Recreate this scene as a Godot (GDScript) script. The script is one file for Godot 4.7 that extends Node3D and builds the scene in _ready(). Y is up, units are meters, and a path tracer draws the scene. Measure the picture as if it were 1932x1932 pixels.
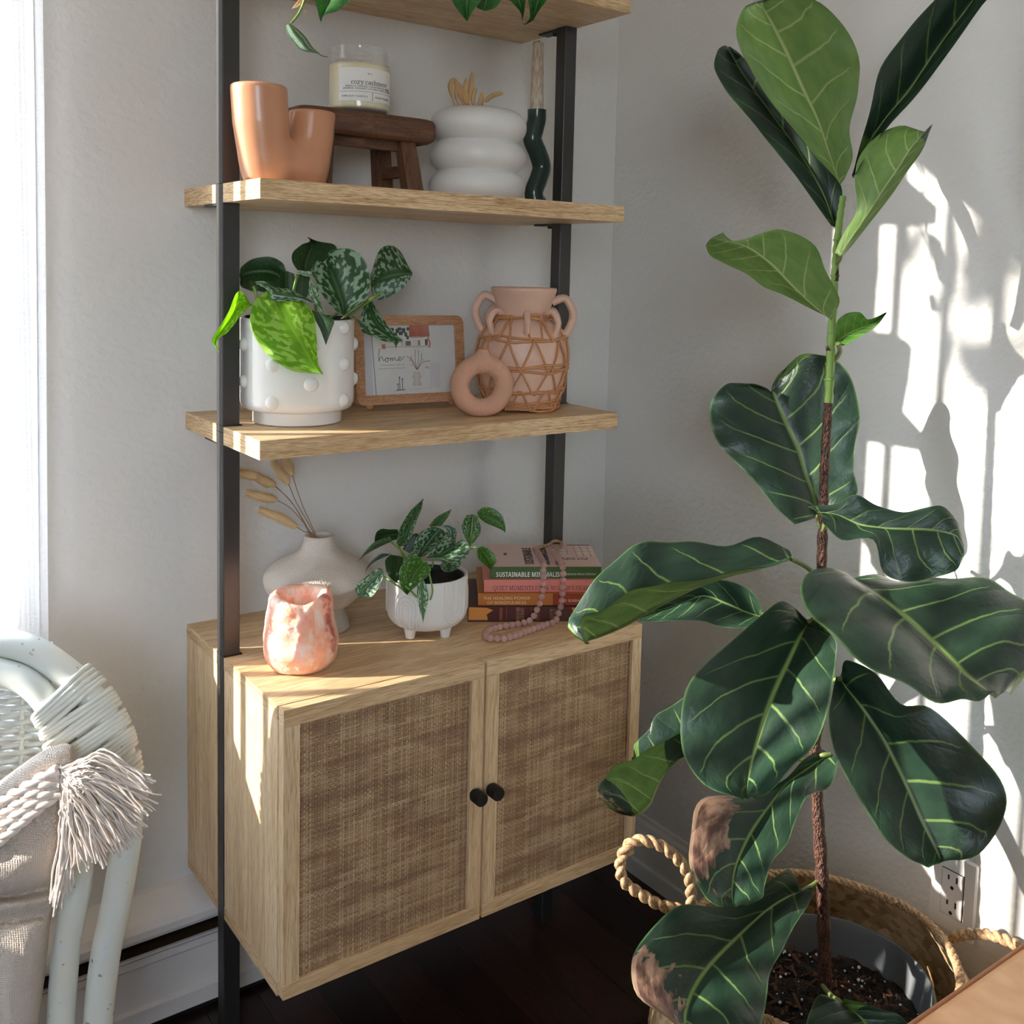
extends Node3D
# A corner of a living room: black-and-oak ladder shelf with a cane cabinet, plants, pottery, and a fiddle-leaf fig in the sun.

# ---------------------------------------------------------------- mesh buffer
class B:
	var P := PackedVector3Array()
	var U := PackedVector2Array()
	var C := PackedColorArray()
	var I := PackedInt32Array()
	var col := Color.WHITE
	func p(a: Vector3, uv := Vector2.ZERO) -> int:
		P.append(a)
		U.append(uv)
		C.append(col)
		return P.size() - 1
	func t(a: int, b: int, c: int) -> void:
		I.append(a)
		I.append(b)
		I.append(c)
	func q(a: int, b: int, c: int, d: int) -> void:
		t(a, b, c)
		t(a, c, d)
	# rows of points; a face looks towards (row direction) x (column direction), or the other way when flipped
	func grid(rows: Array, wrap := false, flip := false) -> void:
		var m: int = rows.size()
		var n: int = rows[0].size()
		var s := P.size()
		for i in m:
			for j in n:
				p(rows[i][j], Vector2(float(j) / maxf(1.0, n - (0.0 if wrap else 1.0)), float(i) / maxf(1.0, m - 1.0)))
		for i in m - 1:
			for j in (n if wrap else n - 1):
				var k := (j + 1) % n
				if flip:
					q(s + i * n + j, s + (i + 1) * n + j, s + (i + 1) * n + k, s + i * n + k)
				else:
					q(s + i * n + j, s + i * n + k, s + (i + 1) * n + k, s + (i + 1) * n + j)
	func face(pts: Array, out: Vector3, uvs := []) -> void:
		var n: Vector3 = (pts[2] - pts[0]).cross(pts[1] - pts[0])
		var s := P.size()
		for k in pts.size():
			p(pts[k], uvs[k] if uvs else Vector2.ZERO)
		for k in range(1, pts.size() - 1):
			if n.dot(out) >= 0.0:
				t(s, s + k, s + k + 1)
			else:
				t(s, s + k + 1, s + k)
	func box(c: Vector3, size: Vector3, bevel := 0.0, bs := Basis.IDENTITY) -> void:
		var h := size / 2.0
		var b := minf(bevel, minf(h.x, minf(h.y, h.z)) * 0.9)
		var at := func(x: float, y: float, z: float) -> Vector3: return c + bs * Vector3(x, y, z)
		for ax in 3:
			var u := (ax + 1) % 3
			var w := (ax + 2) % 3
			for sg in [-1.0, 1.0]:
				var pts := []
				for e in [[-1, -1], [1, -1], [1, 1], [-1, 1]]:
					var d := Vector3.ZERO
					d[ax] = sg * h[ax]
					d[u] = e[0] * (h[u] - b)
					d[w] = e[1] * (h[w] - b)
					pts.append(c + bs * d)
				var o := Vector3.ZERO
				o[ax] = sg
				face(pts, bs * o)
		if b <= 0.0:
			return
		for ax in 3:
			var u := (ax + 1) % 3
			var w := (ax + 2) % 3
			for su in [-1.0, 1.0]:
				for sw in [-1.0, 1.0]:
					var pts := []
					for e in [[-1.0, 0], [1.0, 0], [1.0, 1], [-1.0, 1]]:
						var d := Vector3.ZERO
						d[ax] = e[0] * (h[ax] - b)
						d[u] = su * (h[u] - (0.0 if e[1] == 0 else b))
						d[w] = sw * (h[w] - (b if e[1] == 0 else 0.0))
						pts.append(c + bs * d)
					var o := Vector3.ZERO
					o[u] = su
					o[w] = sw
					face(pts, bs * o)
		for sx in [-1.0, 1.0]:
			for sy in [-1.0, 1.0]:
				for sz in [-1.0, 1.0]:
					face([c + bs * Vector3(sx * h.x, sy * (h.y - b), sz * (h.z - b)), c + bs * Vector3(sx * (h.x - b), sy * h.y, sz * (h.z - b)), c + bs * Vector3(sx * (h.x - b), sy * (h.y - b), sz * h.z)], bs * Vector3(sx, sy, sz))
	func tube(path: Array, r, n := 8, caps := true, closed := false, flat := 1.0) -> void:
		var m := path.size()
		var rows := []
		var nrm := Vector3.ZERO
		for i in m:
			var a: Vector3 = path[(i - 1 + m) % m] if closed else path[maxi(i - 1, 0)]
			var b: Vector3 = path[(i + 1) % m] if closed else path[mini(i + 1, m - 1)]
			var tn := (b - a).normalized()
			if nrm == Vector3.ZERO:
				nrm = tn.cross(Vector3.UP if absf(tn.y) < 0.9 else Vector3.RIGHT).normalized()
			nrm = (nrm - tn * nrm.dot(tn)).normalized()
			var bn := tn.cross(nrm)
			var rad: float = r[i] if r is Array else r
			var ring := []
			for k in n:
				var an := TAU * k / n
				ring.append(path[i] + nrm * cos(an) * rad + bn * sin(an) * rad * flat)
			rows.append(ring)
		if closed:
			rows.append(rows[0])
		grid(rows, true, true)
		if caps and not closed:
			for e in 2:
				var ring: Array = rows[0] if e == 0 else rows[-1]
				var d: Vector3 = path[0] - path[1] if e == 0 else path[-1] - path[-2]
				face(ring, d)
	func lathe(prof: Array, n := 40, c := Vector3.ZERO, flip := false, sx := 1.0) -> void:
		var rows := []
		for q2 in prof:
			var ring := []
			for k in n:
				var an := TAU * k / n
				ring.append(c + Vector3(q2.x * cos(an) * sx, q2.y, q2.x * sin(an)))
			rows.append(ring)
		grid(rows, true, flip)
	func blob(c: Vector3, r: Vector3, n := 8, m := 5, bs := Basis.IDENTITY) -> void:
		var rows := []
		for i in m + 1:
			var la := -PI / 2 + PI * i / m
			var ring := []
			for k in n:
				var an := TAU * k / n
				ring.append(c + bs * Vector3(cos(la) * cos(an) * r.x, sin(la) * r.y, cos(la) * sin(an) * r.z))
			rows.append(ring)
		grid(rows, true)
	func normals() -> PackedVector3Array:
		var N := PackedVector3Array()
		N.resize(P.size())
		for k in range(0, I.size(), 3):
			var a := I[k]
			var b := I[k + 1]
			var c := I[k + 2]
			var f := (P[c] - P[a]).cross(P[b] - P[a])
			N[a] += f
			N[b] += f
			N[c] += f
		for k in N.size():
			N[k] = N[k].normalized() if N[k].length_squared() > 1e-24 else Vector3.UP
		return N

func mesh_of(list: Array) -> ArrayMesh:
	var me := ArrayMesh.new()
	for k in range(0, list.size(), 2):
		var b: B = list[k]
		if b.I.is_empty():
			continue
		var a := []
		a.resize(Mesh.ARRAY_MAX)
		a[Mesh.ARRAY_VERTEX] = b.P
		a[Mesh.ARRAY_NORMAL] = b.normals()
		a[Mesh.ARRAY_TEX_UV] = b.U
		a[Mesh.ARRAY_COLOR] = b.C
		a[Mesh.ARRAY_INDEX] = b.I
		me.add_surface_from_arrays(Mesh.PRIMITIVE_TRIANGLES, a)
		me.surface_set_material(me.get_surface_count() - 1, list[k + 1])
	return me

# ---------------------------------------------------------------- nodes
var names := {}
func numbered(s: String) -> String:
	if not names.has(s):
		names[s] = 0
		return s
	names[s] += 1
	return "%s_%03d" % [s, names[s]]

func thing(called: String, label: String, category: String, at := Vector3.ZERO, group := "") -> Node3D:
	var o := Node3D.new()
	o.name = numbered(called)
	add_child(o)
	o.position = at
	tag(o, label, category, group)
	return o

func tag(o: Node3D, label: String, category: String, group := "") -> void:
	o.set_meta("label", label)
	o.set_meta("category", category)
	if group:
		o.set_meta("group", group)

func put(parent: Node, called: String, list: Array, kind := "") -> MeshInstance3D:
	var o := MeshInstance3D.new()
	o.mesh = mesh_of(list)
	o.name = numbered(called) if parent == self else called
	parent.add_child(o, true)
	if kind:
		o.set_meta("kind", kind)
	return o

func same(parent: Node, called: String, me: Mesh, at := Transform3D.IDENTITY) -> MeshInstance3D:
	var o := MeshInstance3D.new()
	o.mesh = me
	o.name = called
	o.transform = at
	parent.add_child(o, true)
	return o

func lone(called: String, label: String, category: String, at: Vector3, list: Array, group := "") -> MeshInstance3D:
	var o := put(self, called, list)
	o.position = at
	tag(o, label, category, group)
	return o

func struct(called: String, list: Array) -> MeshInstance3D:
	var o := put(self, called, list)
	o.set_meta("kind", "structure")
	return o

# ---------------------------------------------------------------- curves
func v(x: float, y: float, z: float) -> Vector3:
	return Vector3(x, y, z)

func spline(pts: Array, k := 6, closed := false) -> Array:
	var out := []
	var m := pts.size()
	for i in (m if closed else m - 1):
		var a = pts[(i - 1 + m) % m] if closed else pts[maxi(i - 1, 0)]
		var b = pts[i]
		var c = pts[(i + 1) % m]
		var d = pts[(i + 2) % m] if closed else pts[mini(i + 2, m - 1)]
		for j in k:
			var t := float(j) / k
			out.append(0.5 * (2.0 * b + (c - a) * t + (2.0 * a - 5.0 * b + 4.0 * c - d) * t * t + (3.0 * b - a - 3.0 * c + d) * t * t * t))
	if not closed:
		out.append(pts[-1])
	return out

func resampled(pts: Array, step: float) -> Array:
	var out := [pts[0]]
	var left := step
	for i in pts.size() - 1:
		var a: Vector3 = pts[i]
		var b: Vector3 = pts[i + 1]
		var l := a.distance_to(b)
		var at := 0.0
		while l - at >= left:
			at += left
			out.append(a.lerp(b, at / l))
			left = step
		left -= l - at
	return out

func rope(b: B, path: Array, r_strand: float, r_twist: float, plies: int, pitch: float, n := 6) -> void:
	var pts := resampled(path, pitch / 10.0)
	var m := pts.size()
	var strands := []
	for k in plies:
		strands.append([])
	var nrm := Vector3.ZERO
	for i in m:
		var tn: Vector3 = (pts[mini(i + 1, m - 1)] - pts[maxi(i - 1, 0)]).normalized()
		if nrm == Vector3.ZERO:
			nrm = tn.cross(Vector3.UP if absf(tn.y) < 0.9 else Vector3.RIGHT).normalized()
		nrm = (nrm - tn * nrm.dot(tn)).normalized()
		var bn := tn.cross(nrm)
		for k in plies:
			var an := TAU * i / 10.0 + TAU * k / plies
			strands[k].append(pts[i] + (nrm * cos(an) + bn * sin(an)) * r_twist)
	for s in strands:
		b.tube(s, r_strand, n)

func rng(s: int) -> RandomNumberGenerator:
	var r := RandomNumberGenerator.new()
	r.seed = s
	return r

# surface nets of a signed distance field
func nets(b: B, f: Callable, lo: Vector3, hi: Vector3, cell: float) -> void:
	var nx := int(ceil((hi.x - lo.x) / cell)) + 1
	var ny := int(ceil((hi.y - lo.y) / cell)) + 1
	var nz := int(ceil((hi.z - lo.z) / cell)) + 1
	var D := PackedFloat32Array()
	D.resize(nx * ny * nz)
	for k in nz:
		for j in ny:
			for i in nx:
				D[(k * ny + j) * nx + i] = f.call(lo + Vector3(i, j, k) * cell)
	var at := PackedInt32Array()
	at.resize(nx * ny * nz)
	at.fill(-1)
	for k in nz - 1:
		for j in ny - 1:
			for i in nx - 1:
				var s := (k * ny + j) * nx + i
				var ds := [D[s], D[s + 1], D[s + nx], D[s + nx + 1], D[s + nx * ny], D[s + nx * ny + 1], D[s + nx * ny + nx], D[s + nx * ny + nx + 1]]
				var neg := 0
				for d in ds:
					if d < 0.0:
						neg += 1
				if neg == 0 or neg == 8:
					continue
				var sum := Vector3.ZERO
				var cnt := 0
				for e in [[0, 1], [2, 3], [4, 5], [6, 7], [0, 2], [1, 3], [4, 6], [5, 7], [0, 4], [1, 5], [2, 6], [3, 7]]:
					var da: float = ds[e[0]]
					var db: float = ds[e[1]]
					if (da < 0.0) != (db < 0.0):
						var t := da / (da - db)
						var pa := Vector3(e[0] & 1, (e[0] >> 1) & 1, e[0] >> 2)
						var pb := Vector3(e[1] & 1, (e[1] >> 1) & 1, e[1] >> 2)
						sum += pa.lerp(pb, t)
						cnt += 1
				at[s] = b.p(lo + (Vector3(i, j, k) + sum / cnt) * cell)
	for k in range(1, nz - 1):
		for j in range(1, ny - 1):
			for i in range(1, nx - 1):
				var s := (k * ny + j) * nx + i
				var steps := [1, nx, nx * ny]
				for ax in 3:
					var a := D[s]
					var c := D[s + steps[ax]]
					if (a < 0.0) == (c < 0.0):
						continue
					var u: int = steps[(ax + 1) % 3]
					var w: int = steps[(ax + 2) % 3]
					if a < 0.0:
						b.q(at[s], at[s - w], at[s - u - w], at[s - u])
					else:
						b.q(at[s], at[s - u], at[s - u - w], at[s - w])

func smin(a: float, b: float, k: float) -> float:
	var h := maxf(k - absf(a - b), 0.0) / k
	return minf(a, b) - h * h * k * 0.25

func capsule(p: Vector3, a: Vector3, b: Vector3, ra: float, rb: float) -> float:
	var ab := b - a
	var t := clampf((p - a).dot(ab) / ab.length_squared(), 0.0, 1.0)
	return p.distance_to(a + ab * t) - lerpf(ra, rb, t)

# ---------------------------------------------------------------- materials
func mat(c: Color, rough := 0.6, more := {}) -> StandardMaterial3D:
	var m := StandardMaterial3D.new()
	m.albedo_color = c
	m.roughness = rough
	for k in more:
		m.set(k, more[k])
	return m

func rgb(r: int, g: int, b: int) -> Color:
	return Color8(r, g, b)

func noise_img(f: float, oct := 3, s := 1, size := 256) -> ImageTexture:
	var n := FastNoiseLite.new()
	n.seed = s
	n.frequency = f
	n.fractal_octaves = oct
	var im := n.get_seamless_image(size, size)
	return ImageTexture.create_from_image(im)

func tri(m: StandardMaterial3D, scale: Vector3, world := false) -> StandardMaterial3D:
	m.uv1_triplanar = true
	m.uv1_world_triplanar = world
	m.uv1_scale = scale
	m.uv1_triplanar_sharpness = 8.0
	return m

func bumpy(m: StandardMaterial3D, tex: Texture2D, height: float) -> StandardMaterial3D:
	m.heightmap_enabled = true
	m.heightmap_texture = tex
	m.heightmap_scale = height
	return m

# wood: grain runs along u, or along v when turned
func wood_tex(dark: Color, mid: Color, light: Color, turned: bool, s: int, n := 768, streak := 1.0) -> ImageTexture:
	var a := FastNoiseLite.new()
	a.seed = s
	a.frequency = 1.0
	a.fractal_octaves = 3
	var f := FastNoiseLite.new()
	f.seed = s + 7
	f.frequency = 1.0
	f.fractal_octaves = 2
	var im := Image.create(n, n, false, Image.FORMAT_RGB8)
	for y in n:
		var yy := float(y) / n
		for x in n:
			var xx := float(x) / n
			var w := a.get_noise_2d(xx * 1.5, yy * 9.0)
			var g := a.get_noise_2d(xx * 3.0 + 20.0, yy * 60.0 + w * 3.0)
			var h := f.get_noise_2d(xx * 22.0, yy * 260.0)
			var c := mid.lerp(light, clampf(0.5 + w * 0.9 + g * 0.6, 0.0, 1.0))
			c = c.lerp(dark, clampf((h - 0.12) * 1.6, 0.0, 0.55) * streak + clampf(-g * 0.6, 0.0, 0.3) * streak)
			if turned:
				im.set_pixel(y, x, c)
			else:
				im.set_pixel(x, y, c)
	return ImageTexture.create_from_image(im)

func line(im: Image, a: Vector2, b: Vector2, r: float, c: Color) -> void:
	var steps := int(a.distance_to(b) / maxf(0.5, r * 0.5)) + 1
	for k in steps + 1:
		disc(im, a.lerp(b, float(k) / steps), r, c)

func disc(im: Image, p: Vector2, r: float, c: Color) -> void:
	for y in range(maxi(0, int(p.y - r - 1)), mini(im.get_height(), int(p.y + r + 2))):
		for x in range(maxi(0, int(p.x - r - 1)), mini(im.get_width(), int(p.x + r + 2))):
			var k := clampf(r + 0.5 - p.distance_to(Vector2(x, y)), 0.0, 1.0)
			if k > 0.0:
				im.set_pixel(x, y, im.get_pixel(x, y).lerp(c, k * c.a))

func stroke(im: Image, pts: Array, r: float, c: Color) -> void:
	var s := spline(pts, 8)
	for k in s.size() - 1:
		line(im, s[k], s[k + 1], r, c)

# flat lettering standing 0.2 mm proud of what it is printed on
func letters(parent: Node, called: String, said: String, face: String, cap: float, m: Material, at: Transform3D, squeeze := 1.0, bend := 0.0) -> MeshInstance3D:
	var tm := TextMesh.new()
	var f := SystemFont.new()
	f.font_names = PackedStringArray([face])
	if called == "bold_title":
		f.font_weight = 700
	tm.font = f
	tm.text = said
	tm.font_size = 32
	tm.pixel_size = cap / (32.0 * 0.72)
	tm.depth = 0.0002
	tm.curve_step = 2.0
	var b := B.new()
	var arr := tm.surface_get_arrays(0)
	for k in range(tm.get_surface_count()):
		arr = tm.surface_get_arrays(k)
		var base := b.P.size()
		for q in arr[Mesh.ARRAY_VERTEX]:
			var w: Vector3 = q
			w.x *= squeeze
			if bend > 0.0:
				var an := w.x / bend
				w = Vector3(sin(an) * (bend + w.z), w.y, cos(an) * (bend + w.z) - bend)
			b.p(w)
		if arr[Mesh.ARRAY_INDEX] != null and arr[Mesh.ARRAY_INDEX].size() > 0:
			for q in arr[Mesh.ARRAY_INDEX]:
				b.I.append(base + q)
		else:
			for q in b.P.size() - base:
				b.I.append(base + q)
	var o := put(parent, called, [b, m])
	o.transform = at
	return o

# ---------------------------------------------------------------- leaves
var fig_mats := {}
func fig_image(under: bool, patch: String) -> ImageTexture:
	var n := 420
	var im := Image.create(n, n, false, Image.FORMAT_RGB8)
	var nz := FastNoiseLite.new()
	nz.seed = 3
	nz.frequency = 1.0
	var cell := FastNoiseLite.new()
	cell.noise_type = FastNoiseLite.TYPE_CELLULAR
	cell.cellular_return_type = FastNoiseLite.RETURN_DISTANCE2_SUB
	cell.frequency = 1.0
	cell.seed = 5
	var base := rgb(118, 150, 72) if under else rgb(42, 66, 48)
	var alt := rgb(96, 132, 60) if under else rgb(28, 50, 38)
	var vein := rgb(182, 192, 130) if under else rgb(140, 166, 88)
	var starts := [0.02, 0.05, 0.20, 0.36, 0.52, 0.67, 0.80]
	if patch == "sunlit":  # lighter greens, painting sunlight into the small leaf
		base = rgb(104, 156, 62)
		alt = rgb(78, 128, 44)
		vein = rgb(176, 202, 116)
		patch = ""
	for y in n:
		var vv := float(y) / (n - 1)
		for x in n:
			var uu := float(x) / (n - 1)
			var sx := uu * 2.0 - 1.0
			var ax := absf(sx)
			var w := nz.get_noise_2d(uu * 5.0, vv * 5.0)
			var c := base.lerp(alt, clampf(0.5 + w * 0.9, 0.0, 1.0))
			var side := 0.035 if sx > 0.0 else 0.0
			var near := 9.0
			for k in starts.size():
				var vk: float = starts[k] + side * float(k > 0) + (0.26 - 0.014 * k) * pow(ax, 1.15) + w * 0.02 * ax
				if k < 2:
					vk = starts[k] + (0.02 if k == 0 else 0.16) * pow(ax, 0.8)
				near = minf(near, absf(vv - vk) / (1.0 + 0.6 * ax) * (1.0 + 2.0 * pow(ax, 6.0)))
			var tw := 0.0048 * (1.1 - ax * 0.75)
			var k1 := clampf(1.6 - near / tw, 0.0, 1.0) * (1.0 - smoothstep(0.82, 0.95, ax))
			var mid := clampf(1.5 - ax / (0.045 * (1.0 - 0.75 * vv) + 0.006), 0.0, 1.0)
			var net := cell.get_noise_2d(uu * 16.0, vv * 22.0)
			var fine := clampf(0.10 - (net + 1.0), 0.0, 0.1) * 3.0
			c = c.lerp(vein, fine * 0.5)
			c = c.lerp(vein, maxf(k1 * 0.7, mid * 0.9))
			if not under:
				c = c.lerp(rgb(120, 160, 90), smoothstep(0.965, 1.0, ax) * 0.6)
			if patch:
				var m := 0.0
				var wob := nz.get_noise_2d(uu * 9.0 + 40.0, vv * 9.0) * 0.12
				var uq := 1.0 - uu if patch.ends_with("_r") else uu
				if patch.begins_with("tip"):
					m = smoothstep(0.0, 0.02, vv - 0.86 + wob)
				elif patch.begins_with("side"):
					m = smoothstep(0.0, 0.02, 0.21 - Vector2((uq - 0.02) * 0.62, vv - 0.60).length() + wob * 0.5)
					m = maxf(m, smoothstep(0.0, 0.01, 0.022 - Vector2((uq - 0.20) * 1.2, vv - 0.87).length() + wob * 0.25))
				else:
					m = smoothstep(0.0, 0.02, 0.30 - Vector2((uq - 0.10) * 0.75, vv - 0.93).length() + wob)
				var br := rgb(176, 140, 116).lerp(rgb(92, 66, 56), clampf(0.45 + nz.get_noise_2d(uu * 7.0, vv * 9.0 + 9.0) * 1.3, 0.0, 1.0))
				if ax > 0.93:
					br = br.lerp(rgb(214, 178, 150), 0.6)
				c = c.lerp(br, m)
			im.set_pixel(x, y, c)
	return ImageTexture.create_from_image(im)

func fig_height() -> ImageTexture:
	var n := 300
	var im := Image.create(n, n, false, Image.FORMAT_RGB8)
	var cell := FastNoiseLite.new()
	cell.noise_type = FastNoiseLite.TYPE_CELLULAR
	cell.cellular_return_type = FastNoiseLite.RETURN_DISTANCE2_SUB
	cell.frequency = 1.0
	cell.seed = 5
	var starts := [0.05, 0.20, 0.36, 0.52, 0.67, 0.80]
	for y in n:
		var vv := float(y) / (n - 1)
		for x in n:
			var sx := float(x) / (n - 1) * 2.0 - 1.0
			var ax := absf(sx)
			var near := 9.0
			for k in starts.size():
				near = minf(near, absf(vv - starts[k] - (0.035 if sx > 0.0 else 0.0) - 0.24 * pow(ax, 1.15)))
			var h := clampf(near / 0.10, 0.0, 1.0) * smoothstep(0.0, 0.14, ax)
			var net := clampf((cell.get_noise_2d(x * 16.0 / n, y * 22.0 / n) + 1.0) * 2.0, 0.0, 1.0)
			h = sqrt(h) * 0.8 + net * 0.2
			im.set_pixel(x, y, Color(h, h, h))
	return ImageTexture.create_from_image(im)

var fig_h: ImageTexture
func fig_mat(kind: String) -> StandardMaterial3D:
	if not fig_mats.has(kind):
		if fig_h == null:
			fig_h = fig_height()
		var under := kind == "under"
		var m := mat(Color.WHITE, 0.5 if under else 0.36, {"albedo_texture": fig_image(under, "" if kind in ["plain", "under"] else kind), "backlight_enabled": true, "backlight": Color(0.7, 0.8, 0.2) * (0.75 if under else 0.55)})
		m.metallic_specular = 0.5
		bumpy(m, fig_h, -0.12 if under else 0.12)
		fig_mats[kind] = m
	return fig_mats[kind]

# stations [left margin, midrib, right margin] from base to tip, swept into a blade with a lower face of its own
func blade(st: Array, off: Vector3, k: int, half: int, dome: float, wave: float, s: int) -> Array:
	var L := []
	var M := []
	var R := []
	for q in st:
		L.append(q[0] - off)
		M.append(q[1] - off)
		R.append(q[2] - off)
	L = spline(L, k)
	M = spline(M, k)
	R = spline(R, k)
	var top := []
	var nr := []
	var m := M.size()
	for i in m:
		var tn: Vector3 = (M[mini(i + 1, m - 1)] - M[maxi(i - 1, 0)]).normalized()
		var n: Vector3 = (R[i] - L[i]).cross(tn)
		n = n.normalized() if n.length() > 1e-7 else (nr[-1] if nr else Vector3.UP)
		nr.append(n)
		var row := []
		for j in half * 2 + 1:
			var e: Vector3 = L[i] if j <= half else R[i]
			var t := absf(j - half) / half
			var w: float = M[i].distance_to(e)
			var pt: Vector3 = M[i].lerp(e, t) + n * (dome * w * 4.0 * t * (1.0 - t) * 0.25 + wave * w * t * t * sin(i * 1.1 / k * TAU * 0.55 + s * 1.7 + (2.0 if j > half else 0.0)))
			row.append(pt)
		top.append(row)
	return [top, nr]

var leaf_count := 0
func fig_leaf(plant: Node3D, kind: String, st: Array) -> void:
	leaf_count += 1
	var bl := blade(st, plant.position, 5, 7, 0.30, 0.035, leaf_count)
	var a := B.new()
	a.grid(bl[0], false, true)
	var low := []
	for i in bl[0].size():
		var row := []
		for q in bl[0][i]:
			row.append(q - bl[1][i] * 0.0007)
		low.append(row)
	var c := B.new()
	c.grid(low)
	var o := put(plant, "leaf", [a, fig_mat(kind), c, fig_mat("under")])
	if not kind in ["plain", "sunlit"]:
		o.set_meta("label", "fig leaf with a dry brown patch")

var vine_mats := {}
func vine_mat(kind: String) -> StandardMaterial3D:
	if vine_mats.has(kind):
		return vine_mats[kind]
	var n := 176
	var im := Image.create(n, n, false, Image.FORMAT_RGB8)
	var a := FastNoiseLite.new()
	a.seed = hash(kind) % 1000
	a.frequency = 1.0
	a.fractal_octaves = 3
	var base: Color = {"lime": rgb(120, 176, 30), "silver": rgb(38, 78, 34), "dark": rgb(34, 66, 32), "pale": rgb(92, 132, 92), "vein": rgb(52, 92, 44), "green": rgb(58, 104, 26), "leafy": rgb(40, 92, 36), "stripe": rgb(66, 100, 62), "dry": rgb(206, 170, 120)}[kind]  # lime is the silver leaf painted brighter, as if sun shone through it
	var spot: Color = {"lime": rgb(168, 206, 96), "silver": rgb(140, 164, 142), "dark": rgb(58, 92, 54), "pale": rgb(206, 226, 206), "vein": rgb(142, 172, 128), "green": rgb(120, 160, 90), "leafy": rgb(54, 112, 48), "stripe": rgb(176, 196, 176), "dry": rgb(150, 110, 70)}[kind]
	var cut: float = {"lime": 0.02, "silver": 0.0, "dark": 0.3, "pale": 0.05, "vein": 0.12, "green": 0.24, "leafy": 0.25, "stripe": 0.2, "dry": 0.1}[kind]
	for y in n:
		var vv := float(y) / n
		for x in n:
			var uu := float(x) / n
			var ax := absf(uu * 2.0 - 1.0)
			var f := 9.0 if kind in ["lime", "silver", "pale"] else 14.0
			var g := a.get_noise_2d(uu * f * 0.7 + vv * 4.0 * signf(uu - 0.5), vv * f)
			var k := smoothstep(cut, cut + 0.08, g) * smoothstep(0.1, 0.3, ax)
			if kind == "stripe":
				k = smoothstep(0.28, 0.2, absf(ax - 0.5)) * 0.7
			var c := base.lerp(spot, k).lerp(base.darkened(0.25), clampf(-g * 0.8, 0.0, 0.5))
			c = c.lerp(base.lightened(0.25), clampf(1.3 - ax / 0.05, 0.0, 0.6))
			c = c.lerp(base.lightened(0.45), smoothstep(0.95, 1.0, ax) * 0.7)
			im.set_pixel(x, y, c)
	var m := mat(Color.WHITE, 0.42, {"albedo_texture": ImageTexture.create_from_image(im), "backlight_enabled": true, "backlight": Color(0.85, 1.0, 0.25) if kind == "lime" else Color(0.5, 0.6, 0.2)})
	vine_mats[kind] = m
	return m

func vine_leaf(plant: Node3D, kind: String, st: Array) -> void:
	leaf_count += 1
	var bl := blade(st, plant.position, 5, 5, 0.35, 0.04, leaf_count)
	var a := B.new()
	a.grid(bl[0], false, true)
	put(plant, "leaf", [a, vine_mat(kind)])

func stalks(plant: Node3D, list: Array, r: float, m: Material, called := "stalk") -> void:
	for s in list:
		var pts := []
		for q in s:
			pts.append(q - plant.position)
		var b := B.new()
		b.tube(spline(pts, 6), r, 7)
		put(plant, called, [b, m])

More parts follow.
